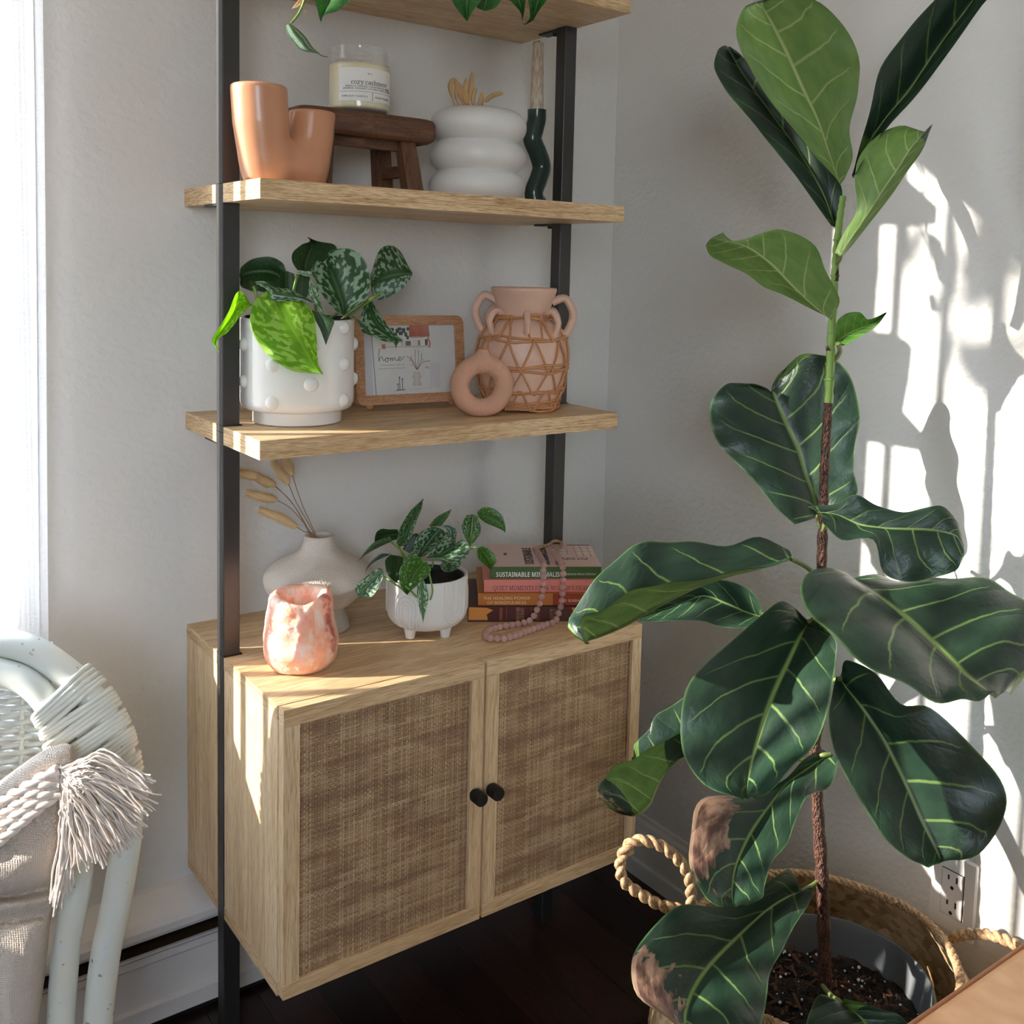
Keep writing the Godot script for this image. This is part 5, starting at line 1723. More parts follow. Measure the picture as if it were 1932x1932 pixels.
	vine_leaf(plant, "silver", [[v(0.332,0.787,0.233),v(0.327,0.787,0.229),v(0.323,0.786,0.227)], [v(0.341,0.781,0.241),v(0.335,0.782,0.236),v(0.329,0.781,0.232)], [v(0.340,0.765,0.242),v(0.335,0.770,0.238),v(0.331,0.771,0.235)], [v(0.338,0.762,0.241),v(0.338,0.762,0.241),v(0.338,0.762,0.241)]])
	vine_leaf(plant, "vein", [[v(0.357,0.806,0.275),v(0.358,0.807,0.263),v(0.344,0.808,0.265)], [v(0.360,0.791,0.282),v(0.354,0.792,0.265),v(0.336,0.792,0.264)], [v(0.356,0.779,0.284),v(0.351,0.776,0.268),v(0.338,0.777,0.270)], [v(0.347,0.768,0.281),v(0.349,0.764,0.271),v(0.341,0.767,0.277)], [v(0.342,0.764,0.281),v(0.347,0.761,0.273),v(0.342,0.764,0.281)]])
	vine_leaf(plant, "green", [[v(0.368,0.809,0.258),v(0.369,0.804,0.259),v(0.372,0.798,0.262)], [v(0.375,0.817,0.265),v(0.376,0.804,0.267),v(0.377,0.793,0.269)], [v(0.387,0.816,0.277),v(0.385,0.801,0.277),v(0.386,0.788,0.279)], [v(0.396,0.805,0.287),v(0.394,0.794,0.287),v(0.394,0.784,0.288)], [v(0.398,0.791,0.293),v(0.397,0.785,0.293),v(0.396,0.782,0.292)], [v(0.397,0.780,0.295),v(0.397,0.780,0.295),v(0.397,0.780,0.295)]])
	vine_leaf(plant, "green", [[v(0.347,0.769,0.309),v(0.347,0.765,0.298),v(0.339,0.762,0.304)], [v(0.354,0.764,0.325),v(0.351,0.755,0.311),v(0.336,0.753,0.313)], [v(0.354,0.753,0.335),v(0.350,0.748,0.321),v(0.338,0.747,0.324)], [v(0.346,0.747,0.340),v(0.348,0.743,0.329),v(0.340,0.743,0.335)], [v(0.339,0.743,0.344),v(0.345,0.740,0.336),v(0.339,0.743,0.344)]])
	vine_leaf(plant, "dark", [[v(0.273,0.748,0.193),v(0.279,0.744,0.198),v(0.283,0.741,0.201)], [v(0.281,0.759,0.194),v(0.286,0.756,0.198),v(0.291,0.752,0.202)], [v(0.290,0.770,0.195),v(0.293,0.768,0.198),v(0.297,0.769,0.200)], [v(0.298,0.770,0.197),v(0.298,0.770,0.197),v(0.298,0.770,0.197)]])

func build_books() -> void:
	var ex := v(0.852, 0, 0.524)
	var ez := v(-0.524, 0, 0.852)
	var bs := Basis(ex, Vector3.UP, ez)
	# name, bottom, thickness, spine's left end, length, depth, colour
	var list := [
		["brown hardback with a torn tan cover at the bottom of the book stack", 0.0, 0.0250, v(0.3745, 0, 0.2270), 0.212, 0.150, rgb(74, 28, 22)],
		["orange-brown paperback on mindfulness, second from the bottom of the stack", 0.0254, 0.0198, v(0.3900, 0, 0.2320), 0.196, 0.148, rgb(186, 112, 42)],
		["salmon pink paperback under the green-spined book", 0.0456, 0.0202, v(0.4010, 0, 0.2320), 0.192, 0.146, rgb(226, 138, 126)],
		["green-spined paperback with pale pink cover on top of the stack", 0.0662, 0.0190, v(0.4125, 0, 0.2305), 0.182, 0.140, rgb(70, 98, 48)],
	]
	for k in 4:
		var q: Array = list[k]
		var t := thing("book", q[0], "book", q[3] + v(0, CT + 0.0005 + q[1], 0), "stacked books beside the footed pot")
		t.basis = bs
		var L: float = q[4]
		var D: float = q[5]
		var H: float = q[2]
		var cov := mat(q[6], 0.45 if k < 3 else 0.4)
		var pages := B.new()
		pages.box(v(L / 2, H / 2, -D / 2 - 0.001), v(L - (0.004 if k == 0 else 0.0008), H - 0.0016, D - (0.004 if k == 0 else 0.0012)))
		put(t, "pages", [pages, M.page])
		var c := B.new()
		c.box(v(L / 2, H - 0.0004, -D / 2), v(L, 0.0008, D), 0.0003)
		c.box(v(L / 2, 0.0004, -D / 2), v(L, 0.0008, D), 0.0003)
		put(t, "cover", [c, mat(rgb(226, 196, 186), 0.4) if k == 3 else cov])
		c = B.new()
		c.box(v(L / 2, H / 2, 0.0002), v(L, H, 0.0012), 0.0004)
		put(t, "spine", [c, cov])
		var z := 0.0009
		if k == 3:
			letters(t, "bold_title", "SUSTAINABLE MINIMALISM", "Droid Sans", 0.0078, M.label, Transform3D(Basis.IDENTITY, v(0.0660, 0.0062, z)), 0.78)
			letters(t, "author", "Stephanie Marie Seferian", "Droid Sans", 0.0034, M.label, Transform3D(Basis.IDENTITY, v(0.1470, 0.0070, z)), 0.98)
			c = B.new()
			c.tube([v(0.1195, 0.0085, z - 0.0002), v(0.1195, 0.0085, z + 0.0002)], 0.0016, 12)
			put(t, "spine_dot", [c, mat(rgb(196, 120, 40), 0.5)])
			var lay := Basis(v(0, 0, -1), v(-1, 0, 0), v(0, 1, 0))
			letters(t, "bold_title", "SUSTAINABLE", "Droid Sans", 0.0150, M.ink, Transform3D(lay, v(0.066, H + 0.0003, -0.064)), 0.74)
			letters(t, "bold_title", "MINIMALISM", "Droid Sans", 0.0150, M.ink, Transform3D(lay, v(0.092, H + 0.0003, -0.064)), 0.80)
			c = B.new()
			c.face([v(0.108, H + 0.0002, -0.004), v(L - 0.002, H + 0.0002, -0.004), v(L - 0.002, H + 0.0002, -D + 0.004), v(0.108, H + 0.0002, -D + 0.004)], Vector3.UP, [Vector2(0, 1), Vector2(1, 1), Vector2(1, 0), Vector2(0, 0)])
			put(t, "cover_drawing", [c, mat(Color.WHITE, 0.4, {"albedo_texture": cover_print()})])
			c = B.new()
			c.box(v(0.028, H + 0.0002, -0.075), v(0.005, 0.0003, 0.013))
			put(t, "publisher_mark", [c, mat(rgb(140, 70, 60), 0.6)])
		elif k == 2:
			letters(t, "title", "QUIET MOMENTS FOR A WOMAN'S HEART", "Droid Serif", 0.0070, mat(rgb(96, 22, 24), 0.5), Transform3D(Basis.IDENTITY, v(0.0945, 0.0065, z)), 0.80)
		elif k == 1:
			letters(t, "title", "THE HEALING POWER", "Droid Sans", 0.0044, mat(rgb(240, 214, 168), 0.5), Transform3D(Basis.IDENTITY, v(0.0460, 0.0118, z)), 1.28)
			letters(t, "title", "OF MINDFULNESS", "Droid Sans", 0.0044, mat(rgb(240, 214, 168), 0.5), Transform3D(Basis.IDENTITY, v(0.0460, 0.0044, z)), 1.28)
			c = B.new()
			c.box(v(0.158, H / 2, 0.0008), v(0.074, H - 0.0006, 0.0005), 0.0001)
			put(t, "red_band", [c, mat(rgb(148, 52, 30), 0.5)])
			letters(t, "author", "JON KABAT-ZINN", "Droid Sans", 0.0044, mat(rgb(240, 214, 168), 0.5), Transform3D(Basis.IDENTITY, v(0.1600, 0.0078, 0.0012)), 1.3)
		else:
			c = B.new()
			c.face([v(0.001, 0.003, z), v(0.032, 0.003, z), v(0.030, 0.012, z), v(0.040, 0.019, z), v(0.030, H - 0.002, z), v(0.001, H - 0.001, z)], v(0, 0, 1))
			put(t, "tan_panel", [c, mat(rgb(214, 140, 62), 0.6)])
			c = B.new()
			c.face([v(0.168, 0.003, z), v(0.208, 0.003, z), v(0.208, H - 0.002, z), v(0.166, H - 0.002, z), v(0.172, 0.013, z)], v(0, 0, 1))
			put(t, "tan_panel", [c, mat(rgb(206, 138, 70), 0.6)])
			for x in [0.053, 0.062, 0.102, 0.112]:
				c = B.new()
				c.box(v(x, H / 2, z - 0.0001), v(0.0012 if x in [0.062, 0.102] else 0.005, H - 0.004, 0.0003))
				put(t, "spine_band", [c, mat(rgb(132, 66, 46), 0.5)])
			var up := Basis(v(0, -1, 0), v(1, 0, 0), v(0, 0, 1))
			for w in [["MOUSE", 0.080], ["QUEST", 0.087], ["BOUT", 0.134], ["LOCK", 0.141]]:
				letters(t, "title", w[0], "Droid Serif", 0.0050, mat(rgb(190, 146, 110), 0.5), Transform3D(up, v(w[1], H / 2, z)), 0.9)

func cover_print() -> ImageTexture:
	var im := Image.create(140, 260, false, Image.FORMAT_RGB8)
	im.fill(rgb(226, 190, 180))
	im.fill_rect(Rect2i(60, 0, 80, 14), rgb(120, 74, 60))
	im.fill_rect(Rect2i(78, 14, 62, 130), rgb(236, 214, 204))
	for x in [78, 100, 124]:
		im.fill_rect(Rect2i(x, 10, 4, 150), rgb(206, 140, 124))
	for y in [40, 84, 130]:
		im.fill_rect(Rect2i(78, y, 62, 4), rgb(206, 140, 124))
	for q in [[8, 60, 44, 26], [14, 96, 36, 20]]:
		im.fill_rect(Rect2i(q[0], q[1], q[2], q[3]), rgb(240, 226, 216))
		for s in 2:
			line(im, Vector2(q[0], q[1] + s * q[3]), Vector2(q[0] + q[2], q[1] + s * q[3] - 8), 1.2, rgb(150, 104, 90))
			line(im, Vector2(q[0] + s * q[2], q[1]), Vector2(q[0] + s * q[2], q[1] + q[3]), 1.2, rgb(150, 104, 90))
	var r := rng(2)
	for k in 40:
		disc(im, Vector2(r.randf_range(18, 70), 176 + r.randf_range(-14, 14)), r.randf_range(1.5, 4.0), rgb(60, 54, 40))
	for k in 24:
		disc(im, Vector2(r.randf_range(76, 112), 178 + r.randf_range(-16, 12)), r.randf_range(1.5, 4.0), rgb(88, 50, 44))
	line(im, Vector2(30, 176), Vector2(112, 176), 1.0, rgb(90, 60, 50))
	for k in 3:
		line(im, Vector2(3 + k, 206), Vector2(3 + k, 250), 1.0, rgb(90, 60, 50))
	return ImageTexture.create_from_image(im)

func build_beads() -> void:
	var path := [v(0.528, 0.7125, 0.196), v(0.510, 0.7125, 0.233), v(0.486, 0.7125, 0.277), v(0.479, 0.706, 0.286), v(0.4785, 0.692, 0.2875), v(0.476, 0.676, 0.291), v(0.470, 0.662, 0.294), v(0.462, 0.647, 0.295), v(0.452, 0.632, 0.294), v(0.436, 0.628, 0.292), v(0.410, 0.628, 0.289), v(0.388, 0.628, 0.287), v(0.367, 0.628, 0.294), v(0.354, 0.628, 0.313), v(0.360, 0.628, 0.328), v(0.378, 0.628, 0.334), v(0.404, 0.628, 0.330), v(0.434, 0.628, 0.324), v(0.462, 0.628, 0.318), v(0.482, 0.629, 0.316), v(0.493, 0.640, 0.3115), v(0.499, 0.656, 0.311), v(0.503, 0.674, 0.307), v(0.506, 0.690, 0.304), v(0.507, 0.704, 0.302), v(0.513, 0.7125, 0.291), v(0.533, 0.7125, 0.250), v(0.550, 0.7125, 0.214)]
	var foot: Vector3 = path[11]
	foot.y = CT
	var t := thing("bead_garland", "rose glass bead garland looped over the books onto the cabinet", "garland", foot)
	var sp := spline(path, 8)
	var spots := resampled(sp, 0.0106)
	var b := B.new()
	b.blob(Vector3.ZERO, Vector3.ONE * 0.0053, 20, 12)
	var bm := mesh_of([b, M.bead])
	for q in spots:
		same(t, "bead", bm, Transform3D(Basis.IDENTITY, q - foot))
	b = B.new()
	var loc := []
	for q in sp:
		loc.append(q - foot)
	b.tube(loc, 0.0007, 5)
	put(t, "string", [b, M.page])
	b = B.new()
	var cord := []
	for q in [v(0.528, 0.7125, 0.196), v(0.545, 0.714, 0.193), v(0.563, 0.715, 0.190), v(0.580, 0.716, 0.180), v(0.588, 0.715, 0.190), v(0.572, 0.713, 0.208), v(0.554, 0.7125, 0.212)]:
		cord.append(q - foot)
	rope(b, spline(cord, 8), 0.0016, 0.0013, 3, 0.010)
	put(t, "tie_cord", [b, M.rope])

# ---------------------------------------------------------------- trailing plant on the top board
func build_hanging_plant() -> void:
	var plant := thing("trailing_plant", "trailing philodendron on the top board, leaves hanging into view from above", "potted plant", v(0.25, S1 + TH + 0.0005, 0.150))
	var b := B.new()
	b.lathe([Vector2(0.0002, 0.0), Vector2(0.060, 0.0), Vector2(0.078, 0.12), Vector2(0.080, 0.125), Vector2(0.076, 0.125), Vector2(0.074, 0.118), Vector2(0.0002, 0.11)], 40)
	put(plant, "pot", [b, M.white_matt])
	var runs := []
	for s in [[v(0.077,1.588,0.309), v(0.057,1.542,0.324), v(0.047,1.508,0.320), v(0.036,1.490,0.315)],
		[v(0.095,1.589,0.323), v(0.087,1.570,0.332), v(0.085,1.554,0.332)],
		[v(0.279,1.621,0.345), v(0.278,1.604,0.346), v(0.278,1.587,0.348)],
		[v(0.322,1.631,0.338), v(0.320,1.614,0.339), v(0.319,1.588,0.341)],
		[v(0.360,1.638,0.341), v(0.363,1.621,0.345), v(0.362,1.595,0.347)],
		[v(0.395,1.645,0.342), v(0.400,1.628,0.347), v(0.399,1.597,0.350)]]:
		var q: Vector3 = s[0]
		var over := v(q.x, S1 + TH + 0.012, 0.318)
		runs.append([v(0.25 + (q.x - 0.25) * 0.2, S1 + TH + 0.118, 0.170), v(lerpf(0.25, q.x, 0.7), S1 + TH + 0.09, 0.262), over] + s)
	stalks(plant, runs, 0.0016, M.stem_green)
	vine_leaf(plant, "leafy", [[v(0.093,1.547,0.351),v(0.085,1.555,0.332),v(0.067,1.550,0.331)], [v(0.100,1.532,0.363),v(0.082,1.539,0.336),v(0.058,1.530,0.332)], [v(0.093,1.517,0.364),v(0.075,1.521,0.338),v(0.058,1.514,0.338)], [v(0.079,1.505,0.360),v(0.068,1.507,0.339),v(0.059,1.502,0.345)], [v(0.063,1.497,0.355),v(0.064,1.496,0.342),v(0.058,1.494,0.351)], [v(0.058,1.488,0.356),v(0.062,1.491,0.347),v(0.058,1.488,0.356)]])
	vine_leaf(plant, "stripe", [[v(0.036,1.489,0.315),v(0.030,1.487,0.323),v(0.030,1.486,0.311)], [v(0.044,1.482,0.321),v(0.036,1.476,0.328),v(0.032,1.476,0.313)], [v(0.051,1.472,0.328),v(0.043,1.465,0.335),v(0.038,1.465,0.319)], [v(0.057,1.461,0.333),v(0.048,1.456,0.340),v(0.046,1.456,0.326)], [v(0.062,1.455,0.338),v(0.057,1.452,0.347),v(0.060,1.453,0.337)], [v(0.066,1.451,0.342),v(0.062,1.448,0.351),v(0.066,1.450,0.341)], [v(0.072,1.449,0.346),v(0.068,1.447,0.356),v(0.072,1.449,0.346)]])
	vine_leaf(plant, "dry", [[v(0.050,1.518,0.322),v(0.049,1.521,0.320),v(0.047,1.523,0.319)], [v(0.044,1.511,0.318),v(0.043,1.512,0.317),v(0.041,1.514,0.315)], [v(0.037,1.508,0.313),v(0.037,1.508,0.313),v(0.037,1.508,0.313)]])
	vine_leaf(plant, "dry", [[v(0.050,1.526,0.321),v(0.048,1.527,0.319),v(0.046,1.527,0.318)], [v(0.050,1.515,0.322),v(0.048,1.514,0.321),v(0.046,1.514,0.320)], [v(0.053,1.501,0.326),v(0.053,1.501,0.326),v(0.053,1.501,0.326)]])
	vine_leaf(plant, "leafy", [[v(0.292,1.585,0.359),v(0.283,1.591,0.339),v(0.261,1.584,0.336)], [v(0.295,1.566,0.366),v(0.279,1.572,0.341),v(0.254,1.565,0.335)], [v(0.288,1.553,0.366),v(0.278,1.555,0.345),v(0.256,1.550,0.342)], [v(0.278,1.539,0.363),v(0.276,1.540,0.348),v(0.262,1.535,0.351)], [v(0.269,1.522,0.361),v(0.275,1.524,0.352),v(0.269,1.522,0.361)]])
	vine_leaf(plant, "leafy", [[v(0.333,1.584,0.352),v(0.324,1.592,0.332),v(0.307,1.587,0.332)], [v(0.329,1.564,0.356),v(0.318,1.568,0.334),v(0.298,1.561,0.333)], [v(0.320,1.551,0.355),v(0.313,1.555,0.336),v(0.299,1.550,0.338)], [v(0.305,1.544,0.348),v(0.311,1.546,0.339),v(0.305,1.544,0.348)]])
	vine_leaf(plant, "leafy", [[v(0.373,1.592,0.357),v(0.368,1.599,0.339),v(0.348,1.593,0.337)], [v(0.370,1.575,0.359),v(0.366,1.579,0.343),v(0.346,1.574,0.341)], [v(0.366,1.566,0.360),v(0.365,1.566,0.347),v(0.351,1.563,0.349)], [v(0.363,1.552,0.362),v(0.366,1.553,0.352),v(0.358,1.550,0.359)], [v(0.358,1.536,0.364),v(0.364,1.538,0.355),v(0.358,1.536,0.364)]])
	vine_leaf(plant, "leafy", [[v(0.411,1.594,0.359),v(0.405,1.601,0.342),v(0.384,1.595,0.339)], [v(0.407,1.581,0.361),v(0.401,1.583,0.343),v(0.382,1.578,0.342)], [v(0.399,1.567,0.358),v(0.396,1.565,0.344),v(0.382,1.563,0.346)], [v(0.389,1.552,0.355),v(0.390,1.550,0.344),v(0.381,1.547,0.350)], [v(0.383,1.542,0.354),v(0.385,1.543,0.343),v(0.375,1.539,0.349)], [v(0.371,1.536,0.349),v(0.377,1.538,0.340),v(0.371,1.536,0.349)]])

# ---------------------------------------------------------------- fiddle-leaf fig in its basket
func build_fig() -> void:
	var C := v(0.612, 0.0, 0.775)
	var stem := [v(0.639,0.188,0.754), v(0.636,0.269,0.749), v(0.631,0.367,0.743), v(0.623,0.480,0.734), v(0.620,0.554,0.729), v(0.622,0.666,0.727), v(0.622,0.776,0.724), v(0.622,0.848,0.722), v(0.622,0.935,0.720), v(0.624,1.021,0.719), v(0.625,1.078,0.718), v(0.626,1.127,0.717), v(0.627,1.190,0.717), v(0.628,1.232,0.717), v(0.631,1.274,0.718), v(0.633,1.295,0.719)]
	var plant := thing("fiddle_leaf_fig", "tall fiddle-leaf fig with large veined leaves in a grey plastic pot", "potted plant", C + v(0, 0.012, 0))
	var off := plant.position
	var b := B.new()
	b.lathe([Vector2(0.0002, 0.0), Vector2(0.100, 0.0), Vector2(0.104, 0.004), Vector2(0.134, 0.214), Vector2(0.1395, 0.218), Vector2(0.1400, 0.230), Vector2(0.1385, 0.2335), Vector2(0.1355, 0.2325), Vector2(0.1335, 0.220), Vector2(0.126, 0.15)], 72)
	put(plant, "pot", [b, M.pot_grey])
	var nz := FastNoiseLite.new()
	nz.seed = 61
	nz.frequency = 1.0
	nz.fractal_octaves = 4
	var rows := []
	for i in 22:
		var ring := []
		for k in 72:
			var an := TAU * k / 72
			var r := 0.1315 * (1.0 - i / 21.5)
			var x := cos(an) * r
			var z := sin(an) * r
			ring.append(v(x, 0.182 + 0.012 * nz.get_noise_2d(x * 22.0, z * 22.0) + 0.006 * nz.get_noise_2d(x * 90.0, z * 90.0), z))
		rows.append(ring)
	b = B.new()
	b.grid(rows, true)
	put(plant, "soil", [b, M.soil])
	var r := rng(41)
	var per := B.new()
	var bk := B.new()
	for k in 260:
		var an := r.randf_range(0, TAU)
		var d := sqrt(r.randf()) * 0.126
		var q := v(cos(an) * d, 0.0, sin(an) * d)
		q.y = 0.1835 + 0.012 * nz.get_noise_2d(q.x * 22.0, q.z * 22.0)
		var bs := Basis.from_euler(v(r.randf_range(0, 3), r.randf_range(0, 3), r.randf_range(0, 3)))
		if k % 5 < 2:
			per.blob(q, Vector3.ONE * r.randf_range(0.0009, 0.0026), 7, 5, bs)
		else:
			bk.box(q, v(r.randf_range(0.006, 0.020), r.randf_range(0.002, 0.005), r.randf_range(0.002, 0.007)), 0.0006, bs)
	put(plant, "perlite", [per, M.plastic], "stuff")
	put(plant, "bark_chips", [bk, mat(rgb(82, 54, 38), 0.9)], "stuff")
	var loc := []
	for q in stem:
		loc.append(q - off)
	var sp := spline(loc, 8)
	var rad := []
	var nst := sp.size()
	for i in nst:
		var s := float(i) / (nst - 1)
		rad.append(lerpf(0.0100, 0.0042, pow(s, 0.8)) * (1.0 + 0.10 * sin(i * 2.1) + 0.07 * nz.get_noise_1d(i * 0.9)))
	var cut := int(nst * 0.60)
	b = B.new()
	b.tube(sp.slice(0, cut + 1), rad.slice(0, cut + 1), 14)
	put(plant, "woody_stem", [b, M.stem_brown])
	b = B.new()
	b.tube(sp.slice(cut), rad.slice(cut), 12)
	for i in [cut + 4, cut + 14, cut + 24, cut + 33]:
		if i < nst - 2:
			b.tube([sp[i] - v(0, 0.002, 0), sp[i], sp[i] + v(0, 0.002, 0)], [rad[i] * 0.9, rad[i] * 1.25, rad[i] * 0.9], 12)
	put(plant, "young_stem", [b, M.stem_green])
	# papery scales and leaf scars along the old wood
	b = B.new()
	for k in 34:
		var i := r.randi_range(int(nst * 0.25), int(nst * 0.86))
		var an := r.randf_range(0, TAU)
		var n := v(cos(an), 0, sin(an))
		var q: Vector3 = sp[i] + n * rad[i] * 0.95
		var u := v(-sin(an), 0, cos(an))
		b.face([q - u * 0.003, q + u * 0.003, q + u * 0.001 + v(0, r.randf_range(0.006, 0.014), 0) + n * r.randf_range(0.001, 0.005)], n)
	put(plant, "bark_scales", [b, mat(rgb(60, 38, 30), 0.9)], "stuff")
	stalks(plant, [[v(0.620,0.781,0.722), v(0.597,0.800,0.717), v(0.573,0.813,0.711)],
		[v(0.620,0.848,0.721), v(0.618,0.859,0.718), v(0.632,0.862,0.705)],
		[v(0.620,0.841,0.721), v(0.618,0.862,0.731), v(0.618,0.875,0.743)],
		[v(0.623,0.770,0.724), v(0.623,0.783,0.749), v(0.632,0.791,0.768)],
		[v(0.620,0.710,0.724), v(0.607,0.722,0.726), v(0.595,0.729,0.729)],
		[v(0.623,0.636,0.728), v(0.629,0.645,0.745), v(0.630,0.652,0.758)],
		[v(0.621,0.532,0.730), v(0.621,0.541,0.742), v(0.629,0.542,0.748)],
		[v(0.629,0.360,0.742), v(0.612,0.356,0.741), v(0.594,0.354,0.739)],
		[v(0.626,1.071,0.719), v(0.635,1.089,0.725), v(0.624,1.101,0.729)],
		[v(0.625,1.106,0.717), v(0.626,1.116,0.718), v(0.625,1.128,0.717)],
		[v(0.628,1.204,0.717), v(0.623,1.211,0.726), v(0.624,1.217,0.726)],
		[v(0.622,0.710,0.725), v(0.618,0.714,0.686), v(0.588,0.717,0.651)],
		[v(0.622,0.525,0.731), v(0.565,0.540,0.676), v(0.507,0.553,0.631)],
		[v(0.619,0.221,0.763), v(0.551,0.275,0.829), v(0.479,0.337,0.893)]], 0.0032, mat(rgb(104, 120, 64), 0.5), "petiole")
	fig_leaf(plant, "plain", [[v(0.620,1.316,0.730),v(0.615,1.308,0.727),v(0.613,1.314,0.725)], [v(0.623,1.343,0.738),v(0.596,1.345,0.723),v(0.592,1.333,0.716)], [v(0.615,1.380,0.738),v(0.576,1.387,0.718),v(0.562,1.369,0.699)], [v(0.619,1.425,0.744),v(0.553,1.424,0.711),v(0.528,1.413,0.677)], [v(0.616,1.461,0.747),v(0.529,1.467,0.702),v(0.498,1.466,0.657)], [v(0.596,1.505,0.736),v(0.506,1.500,0.696),v(0.487,1.498,0.654)], [v(0.560,1.537,0.714),v(0.489,1.519,0.694),v(0.490,1.523,0.663)], [v(0.523,1.536,0.695),v(0.485,1.524,0.705),v(0.501,1.527,0.679)]])
	fig_leaf(plant, "plain", [[v(0.630,1.256,0.705),v(0.642,1.255,0.701),v(0.638,1.258,0.710)], [v(0.614,1.299,0.677),v(0.640,1.300,0.680),v(0.650,1.303,0.704)], [v(0.593,1.347,0.645),v(0.627,1.353,0.650),v(0.645,1.339,0.685)], [v(0.573,1.390,0.614),v(0.611,1.400,0.618),v(0.630,1.379,0.658)], [v(0.553,1.433,0.583),v(0.592,1.451,0.584),v(0.609,1.422,0.627)], [v(0.544,1.467,0.562),v(0.584,1.486,0.560),v(0.596,1.459,0.602)], [v(0.554,1.495,0.556),v(0.586,1.505,0.545),v(0.582,1.486,0.578)], [v(0.567,1.502,0.554),v(0.594,1.509,0.536),v(0.578,1.500,0.562)]])
	fig_leaf(plant, "plain", [[v(0.626,1.322,0.737),v(0.644,1.319,0.726),v(0.621,1.321,0.747)], [v(0.633,1.359,0.742),v(0.656,1.356,0.733),v(0.632,1.349,0.757)], [v(0.642,1.406,0.748),v(0.675,1.394,0.745),v(0.650,1.383,0.772)], [v(0.652,1.459,0.753),v(0.703,1.436,0.763),v(0.679,1.427,0.794)], [v(0.676,1.503,0.770),v(0.731,1.488,0.780),v(0.711,1.485,0.818)], [v(0.705,1.546,0.790),v(0.759,1.536,0.798),v(0.738,1.537,0.838)], [v(0.733,1.584,0.811),v(0.787,1.584,0.816),v(0.762,1.570,0.857)], [v(0.774,1.609,0.842),v(0.807,1.618,0.829),v(0.764,1.600,0.861)]])
	fig_leaf(plant, "plain", [[v(0.619,1.217,0.735),v(0.607,1.216,0.739),v(0.610,1.220,0.728)], [v(0.623,1.231,0.746),v(0.611,1.237,0.751),v(0.615,1.243,0.735)], [v(0.642,1.269,0.765),v(0.624,1.271,0.767),v(0.627,1.275,0.746)], [v(0.654,1.297,0.780),v(0.632,1.299,0.781),v(0.623,1.315,0.744)], [v(0.664,1.325,0.793),v(0.641,1.326,0.795),v(0.626,1.346,0.748)], [v(0.671,1.346,0.805),v(0.646,1.349,0.807),v(0.645,1.374,0.764)], [v(0.672,1.363,0.813),v(0.649,1.364,0.819),v(0.666,1.384,0.784)], [v(0.672,1.382,0.820),v(0.646,1.370,0.827),v(0.677,1.373,0.799)]])
	fig_leaf(plant, "plain", [[v(0.629,1.139,0.718),v(0.617,1.131,0.723),v(0.622,1.135,0.714)], [v(0.627,1.161,0.725),v(0.588,1.150,0.715),v(0.594,1.146,0.706)], [v(0.607,1.199,0.716),v(0.556,1.176,0.704),v(0.558,1.163,0.691)], [v(0.586,1.233,0.708),v(0.529,1.199,0.697),v(0.529,1.173,0.682)], [v(0.549,1.248,0.689),v(0.503,1.215,0.692),v(0.501,1.190,0.674)], [v(0.523,1.242,0.680),v(0.479,1.225,0.689),v(0.473,1.201,0.666)], [v(0.488,1.230,0.667),v(0.452,1.230,0.684),v(0.451,1.210,0.662)], [v(0.470,1.241,0.662),v(0.429,1.232,0.682),v(0.437,1.223,0.664)]])
	fig_leaf(plant, "sunlit", [[v(0.626,1.109,0.724),v(0.634,1.102,0.719),v(0.629,1.099,0.727)], [v(0.625,1.130,0.726),v(0.640,1.110,0.727),v(0.632,1.099,0.735)], [v(0.632,1.141,0.735),v(0.649,1.119,0.738),v(0.644,1.110,0.748)], [v(0.643,1.143,0.748),v(0.656,1.124,0.747),v(0.651,1.118,0.757)], [v(0.648,1.134,0.758),v(0.660,1.129,0.755),v(0.657,1.127,0.766)], [v(0.663,1.144,0.773),v(0.672,1.144,0.768),v(0.664,1.143,0.774)]])
	fig_leaf(plant, "plain", [[v(0.615,0.848,0.680),v(0.657,0.854,0.686),v(0.660,0.874,0.711)], [v(0.596,0.871,0.658),v(0.656,0.885,0.676),v(0.690,0.891,0.725)], [v(0.579,0.903,0.637),v(0.653,0.911,0.664),v(0.690,0.923,0.716)], [v(0.556,0.935,0.611),v(0.650,0.944,0.652),v(0.699,0.962,0.711)], [v(0.539,0.970,0.590),v(0.644,0.973,0.637),v(0.708,1.002,0.708)], [v(0.542,1.010,0.583),v(0.639,0.999,0.624),v(0.705,1.045,0.694)], [v(0.562,1.035,0.591),v(0.636,1.020,0.614),v(0.685,1.078,0.670)], [v(0.589,1.037,0.606),v(0.638,1.022,0.609),v(0.657,1.076,0.642)], [v(0.611,1.031,0.618),v(0.640,1.023,0.604),v(0.638,1.055,0.624)]])
	fig_leaf(plant, "plain", [[v(0.590,0.884,0.721),v(0.600,0.877,0.729),v(0.588,0.873,0.746)], [v(0.619,0.889,0.745),v(0.618,0.875,0.747),v(0.590,0.865,0.751)], [v(0.637,0.902,0.760),v(0.637,0.864,0.768),v(0.605,0.847,0.767)], [v(0.659,0.889,0.781),v(0.657,0.861,0.788),v(0.635,0.849,0.793)], [v(0.682,0.882,0.803),v(0.677,0.862,0.808),v(0.642,0.809,0.806)], [v(0.703,0.889,0.821),v(0.696,0.863,0.827),v(0.662,0.797,0.826)], [v(0.721,0.892,0.837),v(0.713,0.861,0.845),v(0.690,0.804,0.849)], [v(0.733,0.871,0.852),v(0.723,0.856,0.858),v(0.711,0.815,0.867)], [v(0.736,0.844,0.861),v(0.727,0.843,0.866),v(0.716,0.830,0.872)]])
